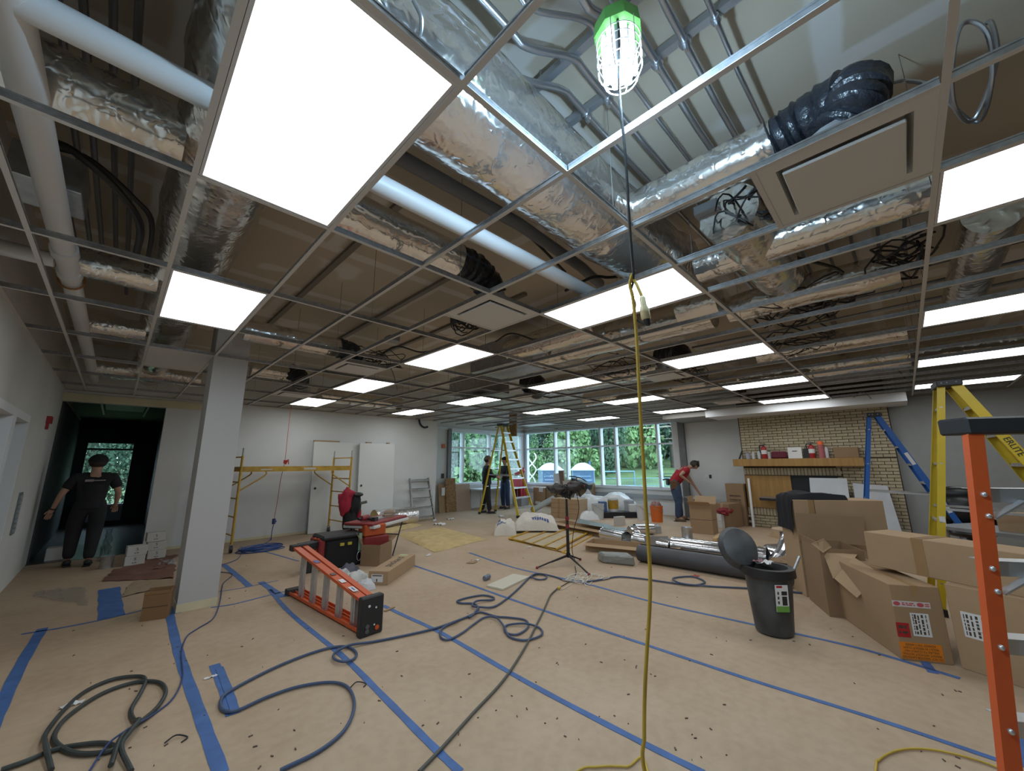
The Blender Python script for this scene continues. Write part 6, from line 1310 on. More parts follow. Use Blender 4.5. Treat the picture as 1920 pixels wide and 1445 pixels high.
# ------------------------------------------------------------------ folding table and things by the fireplace
tx = 10.6; a, b_ = at(1421, 931, z=0.74), at(1535, 938, z=0.74); dd = (b_-a); dd = V((dd.x, dd.y, 0)); dn = V((-dd.y, dd.x, 0)).normalized(); dn = dn if dn.x > 0 else -dn
t = thing('folding_table', 'dark folding table in front of the fireplace', 'table', ((a+b_)/2).xy.to_3d())
part('table_top', G().obox((a+b_)/2+dn*0.16+V((0, 0, -0.012)), dd*0.5, dn*0.16, (0, 0, 0.012)), mat('table_top', (0.20, 0.17, 0.14), 0.5), t); part('apron', G().obox((a+b_)/2+dn*0.02+V((0, 0, -0.05)), dd*0.48, dn*0.01, (0, 0, 0.03)), m_blk, t)
for f_ in (0.42, 0.92):
    for q in (0.04, 0.28): p = a.lerp(b_, f_)+dn*q; part('leg', G().tube([V((p.x, p.y, 0)), V((p.x, p.y, 0.72))], 0.014, 8), m_blk, t)
    p, q = a.lerp(b_, f_)+dn*0.04, a.lerp(b_, f_)+dn*0.28; part('leg_bar', G().tube([V((p.x, p.y, 0.12)), V((q.x, q.y, 0.12))], 0.012, 8), m_blk, t); part('leg_strut', G().tube([V((p.x, p.y, 0.3)), V((p.x, p.y, 0.7))+dd.normalized()*0.25], 0.01, 8), m_blk, t)
for k, (u, col, h, lb) in enumerate([(1436, (0.04, 0.05, 0.22), 0.10, 'small blue and red can on the folding table'), (1445, (0.30, 0.025, 0.02), 0.16, 'red canister on the folding table')]):
    c = at(u, 930, z=0.741)+dn*0.14; t = solo('can', G().lathe([(0.05, 0), (0.05, h*0.9), (0.03, h)], 14, c), mat('can_%d' % k, col, 0.4), lb, 'can')
c = at(1496, 933, z=0.741)+dn*0.12; solo('dark_cloth', lump(c, dd.normalized()*0.28, dn*0.10, 0.12, 11.0, amp=0.6), mat('charcoal_cloth', (0.03, 0.03, 0.032), 0.9), 'dark grey cloth heaped on the folding table', 'cloth')
m_wp = mat('white_sheet_plastic', (0.55, 0.57, 0.60), 0.4, var=0.12, vscale=3, bump=0.3, bscale=4)
a, b_ = at(1516, 925, x=11.0), at(1590, 925, x=11.0); solo('plastic_board', G().hexa([(11.0, a.y, 0.3), (11.0, b_.y, 0.3), (11.02, b_.y, 0.3), (11.02, a.y, 0.3), (11.25, a.y-0.02, 1.20), (11.25, b_.y, 1.20), (11.27, b_.y, 1.2), (11.27, a.y-0.02, 1.2)]).box(11.0, 11.02, b_.y, a.y, 0, 0.3), m_wp, 'left white plastic panel leaning before the firebox', 'panel')
a, b_ = at(1600, 925, x=11.1), at(1672, 925, x=11.1); solo('plastic_board', G().hexa([(11.05, a.y, 0.0), (11.05, b_.y-0.06, 0.0), (11.07, b_.y-0.06, 0.0), (11.07, a.y, 0.0), (11.32, a.y, 1.10), (11.32, b_.y+0.05, 1.06), (11.34, b_.y+0.05, 1.06), (11.34, a.y, 1.10)]), m_wp, 'right white panel leaning on the brick behind the blue ladder', 'panel')
c = at(1412, 900, x=11.2); c2 = fl(1411, 984); solo('white_strip', G().bar(V((11.25, 2.86, 0.0)), V((11.38, 2.88, 1.16)), 0.05, 0.02), m_trimw, 'white trim strip leaning on the fireplace', 'trim strip')
# chair
c = V((10.2, -0.55, 0)); p = at(1795, 912, x=9.6)
t = thing('office_chair', 'black padded office chair behind the ladders at the right', 'chair', (9.6, p.y, 0)); m_lea = mat('black_leather', (0.012, 0.012, 0.013), 0.35)
zb = p.z; Y = p.y
part('backrest', G().sheet(lambda a, b_: (9.6+0.12*math.sin(b_*PI)*-0.6+0.10*b_+0.03*math.sin(a*PI), Y+(a-0.5)*0.62*(1-0.25*max(0, b_-0.7)/0.3)*(0.9+0.1*math.sin(b_*PI)), 0.50+(zb-0.5)*b_-0.06*(2*abs(a-0.5))**3*b_), 12, 12).move(Matrix.Identity(4)), m_lea, t)
part('head_pad', G().ball((9.62, Y, zb-0.12), 0.09, 0.27, 0.13), m_lea, t); part('lumbar_pad', G().ball((9.57, Y, 0.80), 0.10, 0.28, 0.24), m_lea, t)
part('seat', G().ball((9.40, Y, 0.48), 0.30, 0.30, 0.08), m_lea, t); part('pedestal', G().tube([(9.4, Y, 0.08), (9.4, Y, 0.42)], 0.03, 10), m_blk, t)
for s_ in (-1, 1): part('armrest', G().tube(spline([(9.6, Y+s_*0.31, 0.55), (9.55, Y+s_*0.33, 0.68), (9.3, Y+s_*0.33, 0.70), (9.2, Y+s_*0.31, 0.5)], 4), 0.03, 8), m_lea, t)
for k in range(5): a_ = 2*PI*k/5; part('base_leg', G().tube([(9.4, Y, 0.09), (9.4+0.3*math.cos(a_), Y+0.3*math.sin(a_), 0.06)], 0.02, 8), m_blk, t); part('caster', G().ball((9.4+0.3*math.cos(a_), Y+0.3*math.sin(a_), 0.03), 0.03, n=8, m=6), m_blk, t)
# grey cart behind the near ladder
a = at(1760, 985, z=0.75); b_ = at(1925, 1005, z=0.75); dd = b_-a; dn = V((-dd.y, dd.x, 0)).normalized(); dn = dn if dn.x > 0 else -dn
t = thing('grey_bench', 'grey metal bench seen between the yellow and orange ladders', 'bench', ((a+b_)/2).xy.to_3d()); part('bench_top', G().obox((a+b_)/2+dn*0.35+V((0, 0, -0.02)), dd*0.6, dn*0.35, (0, 0, 0.02)), mat('bench_grey', (0.24, 0.25, 0.26), 0.5, 0.4), t)
for f_ in (0.05, 0.95):
    for q in (0.05, 0.65): p = a.lerp(b_, f_)+dn*q; part('leg', G().tube([V((p.x, p.y, 0)), V((p.x, p.y, 0.73))], 0.02, 8), m_alold, t)
c = (a+b_)/2+dn*0.4+dd*0.3; solo('brown_carton', G().obox(c+V((0, 0, 0.10)), dd*0.22, dn*0.2, (0, 0, 0.10)), m_card, 'cardboard tray lying on the grey bench', 'box')

# ------------------------------------------------------------------ things on the mantel
def mant_at(u): return at(u, 858, x=XB-0.13)
def on_m(u, dx=0.0): p = mant_at(u); return V((XB-0.13+dx, p.y, 1.641))
def can_m(u, r, h, col, lb, cap=None, cat='can'):
    c = on_m(u); t = thing('can', lb, cat, c); part('body', G().lathe([(r, 0), (r, h*0.82), (r*0.55, h*0.9)], 14, c), mat('mant_'+lb[:14], col, 0.4), t); part('cap', G().lathe([(r*0.5, h*0.9), (r*0.5, h)], 12, c), cap or m_wpl, t)
p = on_m(1389); solo('leaning_frame', G().obox(p+V((0.02, 0, 0.10)), V((0.01, 0.02, 0)), V((0.006, -0.003, 0)), V((0.06, -0.03, 0.11))), m_blk, 'small dark frame leaning at the left end of the mantel', 'frame')
can_m(1403, 0.045, 0.16, (0.35, 0.36, 0.45), 'clear bottle with blue lid on the mantel', mat('blue_cap', (0.05, 0.08, 0.35), 0.4), 'bottle'); can_m(1413, 0.035, 0.17, (0.55, 0.57, 0.58), 'pale spray can on the mantel, left one'); can_m(1424, 0.035, 0.19, (0.50, 0.55, 0.58), 'pale spray can on the mantel, right one')
def extinguisher(u, h, r, lb, hose=True):
    c = on_m(u); t = thing('fire_extinguisher', lb, 'fire extinguisher', c); mr2 = mat('extinguisher_red', (0.36, 0.02, 0.02), 0.35)
    part('cylinder', G().lathe([(r*0.95, 0), (r, 0.01), (r, h*0.66), (r*0.75, h*0.76), (r*0.3, h*0.80)], 18, c), mr2, t); part('valve', G().lathe([(r*0.3, h*0.80), (r*0.3, h*0.9)], 10, c), m_blk, t); part('handle', G().bar(c+V((0, -r, h*0.92)), c+V((0, r*1.1, h*0.98)), 0.02, 0.015).bar(c+V((0, -r, h*0.88)), c+V((0, r, h*0.88)), 0.02, 0.012), m_blk, t)
    part('label', G().lathe([(r+0.002, h*0.3), (r+0.002, h*0.55)], 18, c, caps=False), m_paper, t)
    if hose: part('hose', G().tube(spline([c+V((0, r*0.3, h*0.86)), c+V((-0.01, r*1.5, h*0.8)), c+V((-0.01, r*1.3, h*0.4))], 4), 0.011, 8), m_blk, t)
extinguisher(1434, 0.38, 0.058, 'red fire extinguisher with a black nozzle at the left of the mantel'); extinguisher(1524, 0.38, 0.06, 'red fire extinguisher with a black hose at the middle of the mantel')
can_m(1443, 0.035, 0.19, (0.5, 0.45, 0.44), 'white can with dark lid beside the left fire extinguisher', m_blk)
p = on_m(1462); solo('red_pouch', G().obox(p+V((0, 0, 0.085)), V((0, 0.16, 0)), V((0.05, 0, 0)), V((0, 0, 0.085))), mat('maroon', (0.12, 0.012, 0.03), 0.7, bump=0.5, bscale=14), 'maroon padded pouch on the mantel', 'pouch', bevel=0.03)
p = on_m(1492); o = solo('white_card_box', G().obox(p+V((0, 0, 0.13)), V((0, 0.135, 0)), V((0.02, 0, 0)), V((0.012, 0, 0.13))), m_paper, 'white square box with small print standing on the mantel', 'box'); part('print', G().box(p.x-0.026, p.x-0.0235, p.y-0.05, p.y+0.05, 1.641+0.165, 1.641+0.178), m_ink, o)
p = on_m(1514); solo('black_box', G().obox(p+V((0.02, 0, 0.11)), V((0, 0.06, 0)), V((0.04, 0, 0)), (0, 0, 0.11)), m_blk, 'small black box beside the middle fire extinguisher', 'box')
can_m(1542, 0.06, 0.36, (0.4, 0.12, 0.12), 'tall can with a bright orange cap on the mantel', mat('neon_orange', (0.9, 0.16, 0.04), 0.4)); can_m(1552, 0.035, 0.25, (0.52, 0.48, 0.5), 'slim white bottle right of the orange capped can', None, 'bottle')
c = on_m(1542); part('orange_cap', G().lathe([(0.055, 0.24), (0.055, 0.37), (0.04, 0.38)], 14, c), mat('neon_orange', (0.9, 0.16, 0.04), 0.4), [o for o in bpy.data.objects if o.get('label') == 'tall can with a bright orange cap on the mantel'][0])
p, q = on_m(1566), on_m(1612); carton('long low cardboard box lying on the right of the mantel', frame((XB-0.2, p.y, 1.641), (0, -1, 0), (1, 0, 0)), p.y-q.y, 0.18, 0.23, m=m_card3, tape=False)
# wall plates
for k, (u, v, lb) in enumerate([(1309, 867, 'black opening in the grey wall above the man in red'), (1325, 893, 'small pale plate on the grey wall'), (1332, 893, 'black outlet hole in the grey wall')]): p = at(u, v, x=XW-0.003); solo('wall_outlet', G().box(XW-0.012, XW-0.001, p.y-0.03, p.y+0.03, p.z-0.05, p.z+0.05), m_blk if k != 1 else m_trimw, lb, 'outlet')
p = at(831, 836, y=YR-0.01); solo('alarm_strobe', G().box(p.x-0.06, p.x+0.06, YR-0.04, YR-0.001, p.z-0.07, p.z+0.07), mat('alarm_orange', (0.5, 0.10, 0.02), 0.5), 'orange alarm device on the recess wall', 'alarm'); p = at(830, 892, y=YR-0.01); solo('wall_outlet', G().box(p.x-0.05, p.x+0.05, YR-0.03, YR-0.001, p.z-0.08, p.z+0.08), m_blk, 'black box on the recess wall', 'outlet')
p = at(88, 787, x=XL); solo('fire_alarm', G().box(XL+0.001, XL+0.05, p.y-0.10, p.y+0.10, p.z-0.05, p.z+0.05).box(XL+0.001, XL+0.03, p.y-0.05, p.y+0.03, p.z-0.14, p.z-0.05), mat('alarm_red', (0.35, 0.015, 0.02), 0.4), 'red fire alarm on the left wall', 'alarm')
t = thing('wall_grille', 'narrow upright grille low on the left wall', 'grille', (XL+0.001, 8.07, 0.75)); part('grille_frame', G().box(XL+0.001, XL+0.015, 7.97, 8.19, 0.73, 1.24), mat('grille_grey', (0.16, 0.19, 0.19), 0.5), t)
for k in range(8): part('louver', G().box(XL+0.015, XL+0.022, 7.99, 8.17, 0.76+0.058*k, 0.80+0.058*k), mat('grille_light', (0.3, 0.33, 0.33), 0.5), t)
cable('black_cable', [at(785, 783, y=10.15), at(788, 795, y=10.12), at(795, 801, y=10.1), at(802, 800, y=10.1)], 0.03, m_black, 'black conduit elbow hanging at the end of the long wall', 'cable')
solo('hanging_board', G().obox(at(962, 795, x=9.6), V((0.02, -0.14, 0)), V((0.03, 0, 0)), V((0, 0, 0.42))), m_osb, 'wooden board hanging from the ceiling above the yellow ladder', 'board')

# ------------------------------------------------------------------ insulation and foil roll
m_ins = mat('insulation', (0.60, 0.45, 0.21), 0.95, var=0.2, vscale=6, bump=0.8, bscale=30)
P = [fl(742, 1001), fl(815, 1036), fl(911, 1011), fl(828, 989)]
def batt(P, h, seed): return G().sheet(lambda a, b_: (P[0].lerp(P[1], a)).lerp(P[3].lerp(P[2], a), b_)+V((0, 0, (h*(1-max(abs(2*a-1), abs(2*b_-1))**10)+0.012*NZ.noise(V((a*9, b_*9, seed)))+0.003))), 24, 18)
solo('insulation_batt', batt(P, 0.05, 1.0), m_ins, 'flat yellow insulation batt spread on the floor', 'insulation')
P = [fl(690, 1000), fl(712, 1004), fl(792, 985), fl(778, 982)]; solo('insulation_batt', batt(P, 0.05, 2.0), m_ins, 'narrow tan insulation strip beside the foil roll', 'insulation')
a, b_ = fl(700, 992), fl(776, 982); t = thing('foil_roll', 'big roll of foil faced insulation on the floor by the door slabs', 'roll', (a+b_)/2); d_ = (b_-a).normalized(); rr = 0.23; a = a+V((0, 0, rr)); b_ = b_+V((0, 0, rr))
part('roll', G().tube([a.lerp(b_, i/12) for i in range(13)], lambda i: rr*(1+0.02*math.sin(i*2.3)), 28, caps=False), foil_mat('roll_foil', (0.8, 0.8, 0.8), 0.2, 22.0, 0.5), t); part('roll_end', G().lathe([(rr*0.97, 0), (rr*0.97, 0.004)], 28, a, d_).lathe([(rr*0.97, 0), (rr*0.97, 0.004)], 28, b_, -d_), m_ins, t)
solo('foam_board', G().prism([fl(912, 1100, 0.002), fl(943, 1107, 0.002), fl(993, 1083, 0.002), fl(962, 1078, 0.002)], (0, 0, 0.02)), mat('foam_white', (0.62, 0.58, 0.47), 0.7), 'white foam board lying beside the blue hose', 'board')
solo('crumpled_can', G().lathe([(0.03, 0), (0.035, 0.02), (0.030, 0.06), (0.035, 0.10), (0.03, 0.12)], 12, fl(908, 1084, 0.035), fl(917, 1080)-fl(908, 1084)), mat('can_blue', (0.2, 0.25, 0.33), 0.35, 0.6, bump=0.5, bscale=20), 'crushed blue grey can on the floor', 'can')

# ------------------------------------------------------------------ work area left of centre
m_toolred = mat('tool_red', (0.24, 0.025, 0.025), 0.5); m_toolor = mat('tool_orange', (0.50, 0.09, 0.02), 0.5); m_nyl = mat('black_nylon', (0.01, 0.01, 0.011), 0.85)
# small white folding table
c0, c1 = fl(668, 1052), fl(695, 1040); ctr = V((3.42, 6.75, 0)); zt_ = over(ctr, 700, 976)
t = thing('work_table', 'small white folding work table loaded with red tools', 'table', ctr); e1 = V((0.86, 0.5, 0)); e2 = V((-0.5, 0.86, 0))
part('table_top', G().obox(ctr+V((0, 0, zt_-0.03)), e1*0.55, e2*0.30, (0, 0, 0.025)), mat('table_white', (0.62, 0.62, 0.6), 0.45), t, 0.01)
for s_ in (-1, 1):
    for q in (-1, 1): part('leg', G().tube([ctr+e1*s_*0.42+e2*q*0.24+V((0, 0, zt_-0.05)), ctr+e1*s_*0.10+e2*q*0.26], 0.012, 8), m_blk, t)
    part('leg_bar', G().tube([ctr+e1*s_*0.28-e2*0.25+V((0, 0, zt_*0.55)), ctr+e1*s_*0.28+e2*0.25+V((0, 0, zt_*0.55))], 0.01, 8), m_blk, t)
T0 = ctr+V((0, 0, zt_-0.003))
solo('red_tray', G().obox(T0+e1*-0.02+V((0, 0, 0.02)), e1*0.56, e2*0.27, (0, 0, 0.02)), m_toolred, 'dark red tray on the small white table', 'tray', bevel=0.01)
solo('metal_ruler', G().obox(T0+e1*0.08+V((0, 0, 0.05)), e1*0.38, e2*0.10, (0, 0, 0.008)), m_alold, 'grey metal plate on the red tray', 'plate')
solo('circular_saw', G().ball(T0+e1*0.35+V((0, 0, 0.09)), 0.12, 0.05, 0.07).box(T0.x+0.1, T0.x+0.25, T0.y-0.05, T0.y+0.05, T0.z+0.04, T0.z+0.09), mat('saw_tan', (0.30, 0.22, 0.16), 0.5), 'tan power saw on the right of the red tray', 'saw')
t = thing('power_drill', 'dark red power drill lying at the left of the red tray', 'drill', T0-e1*0.42+V((0, 0, 0.04)))
p = T0-e1*0.42+V((0, 0, 0.10)); part('motor', G().tube([p-e1*0.08, p+e1*0.10], 0.045, 12), m_toolred, t); part('chuck', G().tube([p-e1*0.08, p-e1*0.15], 0.022, 10), m_blk, t); part('grip', G().tube([p+e1*0.06, p+e1*0.10+e2*-0.10+V((0, 0, -0.03))], 0.025, 10), m_blk, t); part('battery', G().obox(p+e1*0.12-e2*0.13+V((0, 0, -0.03)), e1*0.05, e2*0.03, (0, 0, 0.03)), m_blk, t)
# red backpack hanging on the scaffold
bp_ = V((3.85, 8.6, 0)); c = at(655, 945, y=8.75); t = thing('tool_backpack', 'red and black jacket and tool bag hanging on the scaffold end', 'bag', (c.x, c.y, c.z-0.5))
part('red_jacket', G().blob(c+V((-0.09, 0.0, 0.05)), 0.16, 0.15, 0.27, 3.0, 0.35).blob(c+V((-0.02, 0.0, 0.20)), 0.14, 0.12, 0.10, 4.0, 0.35), mat('jacket_red', (0.33, 0.012, 0.035), 0.8, bump=0.5, bscale=10), t)
part('bag_body', G().blob(c+V((0.10, -0.06, -0.02)), 0.13, 0.12, 0.24, 5.0, 0.3).blob(c+V((0.03, -0.02, -0.34)), 0.16, 0.14, 0.28, 6.0, 0.2), m_nyl, t); part('tool_nozzle', G().tube([c+V((0.12, -0.12, 0.0)), c+V((0.32, -0.16, 0.04))], 0.03, 8), mat('tool_grey', (0.1, 0.11, 0.1), 0.5), t)
part('cap', G().ball(c+V((0.14, -0.1, 0.20)), 0.11, 0.10, 0.05, 12, 8), m_blk, t); part('red_strap', G().ball(c+V((0.19, -0.08, -0.2)), 0.05, 0.06, 0.16, 10, 8), mat('jacket_red', (0.33, 0.012, 0.035), 0.8), t)
# stacked tool bags
ct = V((2.72, 6.62, 0)); t = thing('tool_bag', 'black tool bag with a dark red lid standing behind the fallen ladder', 'bag', ct)
part('body', G().box(ct.x-0.30, ct.x+0.26, ct.y-0.22, ct.y+0.2, 0.0, 0.42), m_nyl, t, 0.03); part('lid', G().box(ct.x-0.36, ct.x+0.28, ct.y-0.24, ct.y+0.22, 0.42, 0.50), m_blk, t, 0.03); part('red_side', G().box(ct.x-0.39, ct.x-0.30, ct.y-0.22, ct.y+0.2, 0.12, 0.45), m_toolred, t, 0.02)
for k in (-1, 1): part('latch', G().box(ct.x-0.03+k*0.06, ct.x+0.03+k*0.06, ct.y-0.25, ct.y-0.22, 0.33, 0.37), mat('latch_yellow', (0.5, 0.42, 0.05), 0.5), t)
part('strap', G().box(ct.x+0.20, ct.x+0.25, ct.y-0.25, ct.y-0.235, 0.22, 0.48), mat('green_strap', (0.3, 0.45, 0.3), 0.6), t); part('carabiner', G().tube([ct+V((0.22+0.035*math.sin(a_), -0.25, 0.14+0.07*math.cos(a_))) for a_ in [2*PI*k/14 for k in range(14)]], 0.006, 6, closed=True), m_al, t)
c = V((2.95, 6.3, 0)); t = solo('orange_box', G().box(2.98, 3.34, 6.30, 6.56, 0.425, 0.60), m_toolor, 'orange plastic case on top of the dark red tool boxes', 'case', bevel=0.015)
t = solo('red_toolbox', G().box(2.98, 3.40, 6.28, 6.58, 0.205, 0.42), m_toolred, 'dark red tool box under the orange case', 'tool box', bevel=0.02); solo('red_toolbox', G().box(3.0, 3.42, 6.27, 6.58, 0.0, 0.20), mat('tool_maroon', (0.11, 0.012, 0.018), 0.5), 'maroon tool box at the bottom of the stack', 'tool box', bevel=0.02)
ct = fl(575, 1074); t = thing('sawhorse', 'black and orange folding work stand left of the fallen ladder', 'work stand', ct)
part('leg', G().hexa([ct+V((-0.07, -0.05, 0)), ct+V((0.06, -0.05, 0)), ct+V((0.06, 0.05, 0)), ct+V((-0.07, 0.05, 0)), ct+V((-0.05, -0.05, 0.36)), ct+V((0.08, -0.05, 0.36)), ct+V((0.08, 0.05, 0.36)), ct+V((-0.05, 0.05, 0.36))]), m_blk, t, 0.01); part('leg', G().box(ct.x+0.45, ct.x+0.55, ct.y+0.12, ct.y+0.22, 0, 0.36), m_blk, t, 0.01)
part('top_beam', G().obox(ct+V((0.2, 0.08, 0.39)), V((0.34, 0.12, 0)), V((-0.03, 0.08, 0)), (0, 0, 0.04)), m_blk, t, 0.01); part('orange_brace', G().obox(ct+V((0.22, 0.05, 0.26)), V((0.16, 0.055, 0)), V((-0.01, 0.02, 0)), (0, 0, 0.05)), m_toolor, t); part('cross_rod', G().tube([ct+V((0.0, 0, 0.12)), ct+V((0.5, 0.16, 0.12))], 0.012, 8), m_alold, t); part('orange_ring', G().tube([ct+V((0.22+0.12*math.cos(a_), 0.08+0.09*math.sin(a_), 0.45)) for a_ in [2*PI*k/16 for k in range(16)]], 0.012, 6, closed=True), m_toolor, t)
# open carton and long printed carton
o, h = carton_px('open cardboard box behind the small white table', (700, 1050), (711, 1062), (735, 1049), 1022, sx=0.42, sy=0.32, open_=True, flaps={'xp': (75, 0.2), 'yp': (30, 0.2)}, m=m_card3)
A_ = fl(690, 1096); B_ = fl(727, 1097); d_ = fl(756, 1060)-B_
pk = carton('long narrow cardboard box with bold lettering lying near the fallen ladder', frame(A_, (B_-A_), d_), (B_-A_).length, d_.length, 0.17, m=m_card2, tape=False)
text('print', 'packard', 0.16, wm(pk) @ frame(((B_-A_).length/2, 0.52, 0.1715), (0, -1, 0), (1, 0, 0)) @ Matrix.Rotation(PI, 4, 'Z'), m_ink, pk, 0.0003, xs=1.1)
lb_ = part('label', G().box(0.04, 0.20, -0.002, -0.001, 0.035, 0.13), m_paper, pk, local=True); part('print', G().box(0.055, 0.185, -0.003, -0.002, 0.108, 0.12), m_ink, lb_, local=True); part('print', G().box(0.11, 0.125, -0.003, -0.002, 0.04, 0.075), m_ink, lb_, local=True)
part('green_tape', G().box(0.05, 0.18, d_.length-0.12, d_.length-0.05, 0.170, 0.1715), mat('green_sticker', (0.45, 0.55, 0.3), 0.6), pk, local=True)
for k, (u, v, r_, col, lb) in enumerate([(640, 1080, 0.10, (0.55, 0.55, 0.53), 'crumpled white paper behind the fallen ladder'), (668, 1085, 0.14, (0.58, 0.58, 0.56), 'white paper pack beside the printed box'), (684, 1104, 0.11, (0.60, 0.60, 0.62), 'white plastic bag in front of the printed box'), (655, 1072, 0.12, (0.10, 0.10, 0.13), 'dark tool pouch beside the work table')]):
    solo('paper_bundle' if k < 3 else 'tool_pouch', lump(fl(u, v), V((r_, 0, 0)), V((0, r_, 0)), 0.09, 20.0+k, 12, 10, 0.6), mat('bundle_%d' % k, col, 0.7, bump=0.4, bscale=12), lb, 'paper' if k < 3 else 'pouch')

# ------------------------------------------------------------------ hallway
m_wb = mat('white_print_box', (0.55, 0.54, 0.51), 0.7)
for k, (x, y, z, lb) in enumerate([(0.32, 9.02, 0.0, 'white paper box, lower of the front pair by the hallway'), (0.33, 9.03, 0.145, 'white paper box, upper of the front pair by the hallway'), (0.60, 9.35, 0.0, 'white paper box, lowest of the tall stack by the hallway'), (0.58, 9.36, 0.145, 'white paper box, middle of the tall stack by the hallway'), (0.56, 9.34, 0.29, 'white paper box, topmost of the tall stack by the hallway')]):
    o = carton(lb, frame((x, y, z), (1, 0.06, 0), (-0.06, 1, 0)), 0.24, 0.20, 0.143, m=m_wb, tape=False, name='white_box', group='white boxes by the hallway'); face_text(o, 'S', 0.06, 0.12, 0.095, m_ink); part('print', bars(o, [(0.04, 0.01)], 0.09, 0.15, m_ink), m_ink, o, local=True)
o = carton('white box on the floor behind the walking person', frame((-0.62, 10.5, 0), (1, 0, 0), (0, 1, 0)), 0.25, 0.25, 0.2, m=m_wb, tape=False, name='white_box')
solo('paint_can', G().lathe([(0.08, 0), (0.08, 0.17), (0.084, 0.175), (0.084, 0.185)], 16, V((0.12, 9.12, 0))), m_galv, 'metal paint can left of the white boxes', 'can')
m_bag = mat('brown_bag', (0.22, 0.12, 0.05), 0.8, bump=0.3, bscale=12)
t = carton('open brown paper bag standing in front of the column', frame(fl(262, 1166), fl(305, 1160)-fl(262, 1166), (-0.35, 0.94, 0)), 0.21, 0.14, 0.25, m=m_bag, open_=True, flaps={'yn': (-4, 0.03), 'xp': (5, 0.04), 'yp': (3, 0.035)}, name='paper_bag', cat='bag')
part('fold_line', G().box(0.0, 0.21, -0.003, 0.0, 0.125, 0.13), m_ink, t, local=True)
def rag(P, seed, m, label, name='paper_sheet', cat='paper', amp=0.03, z=0.004):
    P = [fl(*q) for q in P]; return solo(name, G().sheet(lambda a, b_: P[0].lerp(P[1], a).lerp(P[3].lerp(P[2], a), b_)+V((0.06*NZ.noise(V((a*6, b_*6, seed))), 0.06*NZ.noise(V((a*6, b_*6, seed+9))), z+amp*abs(NZ.noise(V((a*5+seed, b_*5, seed)))))), 14, 10), m, label, cat)
m_redp = mat('red_rosin_paper', (0.22, 0.10, 0.07), 0.75, var=0.35, vscale=3)
rag([(190, 1090), (325, 1085), (330, 1060), (215, 1068)], 1.0, m_redp, 'crumpled reddish brown paper in front of the hallway boxes'); rag([(210, 1072), (300, 1068), (335, 1040), (270, 1045)], 2.0, m_redp, 'reddish brown paper under the white boxes'); rag([(225, 1120), (330, 1098), (332, 1086), (250, 1090)], 3.0, mat('tan_paper', (0.34, 0.25, 0.16), 0.8), 'torn tan paper in front of the column')
m_film = mat('clear_film', (0.55, 0.60, 0.62), 0.1, bump=0.9, bscale=9, spec=0.8, alpha=0.55)
rag([(182, 1052), (203, 1052), (212, 990), (200, 990)], 4.0, m_film, 'shiny strip of clear film on the hallway floor', 'clear_film', 'plastic film'); rag([(60, 1118), (165, 1135), (160, 1100), (70, 1108)], 5.0, mat('dull_film', (0.45, 0.43, 0.38), 0.25, bump=0.8, bscale=9, alpha=0.4), 'crinkled translucent film at the left of the floor', 'clear_film', 'plastic film'); rag([(295, 1060), (330, 1058), (328, 1048), (300, 1050)], 6.0, m_film, 'wad of clear film beside the column', 'clear_film', 'plastic film')
t = thing('hall_light', 'unlit light panel in the dark hallway ceiling', 'ceiling light', (0.0, 11.6, 2.80)); part('panel', G().box(-0.3, 0.3, 11.2, 12.4, 2.79, 2.81), mat('hall_panel', (0.22, 0.26, 0.28), 0.5), t); part('tee', G().box(-0.36, -0.33, 10.4, 13.5, 2.775, 2.80), m_tee, t); part('tee', G().box(0.33, 0.36, 10.4, 13.5, 2.775, 2.80), m_tee, t)

# ------------------------------------------------------------------ litter
def scrap(u, v, s_, seed, m, label, cat='scrap'):
    rnd = random.Random(seed); c = fl(u, v); a_ = rnd.uniform(0, 6); ux, uy = V((math.cos(a_), math.sin(a_), 0))*s_, V((-math.sin(a_), math.cos(a_), 0))*s_*rnd.uniform(0.3, 0.8)
    return solo('paper_scrap', G().sheet(lambda a, b_: c+ux*(a-0.5)*(1+0.3*math.sin(b_*5+seed))+uy*(b_-0.5)+V((0, 0, 0.004+s_*0.25*abs(NZ.noise(V((a*3+seed, b_*3, seed)))))), 6, 5, smooth=False), m, label, cat)
for k, (u, v, s_, lb) in enumerate([(135, 1322, 0.10, 'white paper scrap caught in the dark hose coil'), (395, 1270, 0.07, 'white torn paper corner beside the loose tape'), (803, 1041, 0.12, 'white paper scrap in front of the insulation batt'), (895, 1050, 0.10, 'white scrap right of the cardboard bits'), (992, 1026, 0.10, 'white card scrap below the guard panel'), (845, 973, 0.25, 'long white paper scrap on the far floor'), (825, 983, 0.3, 'crumpled white paper heap by the aluminium ladder'), (815, 976, 0.25, 'second crumpled white paper by the aluminium ladder'), (940, 968, 0.3, 'white paper scraps under the tall yellow ladder'), (975, 966, 0.25, 'white paper scraps right of the tall ladder'), (1303, 1080, 0.10, 'red and white wrapper on the floor before the grey roll'), (1212, 1180, 0.03, 'tiny red scrap beside the hanging cord')]):
    scrap(u, v, s_, 30+k, m_paper if k < 10 else mat('wrapper_red', (0.45, 0.06, 0.05), 0.5), lb)
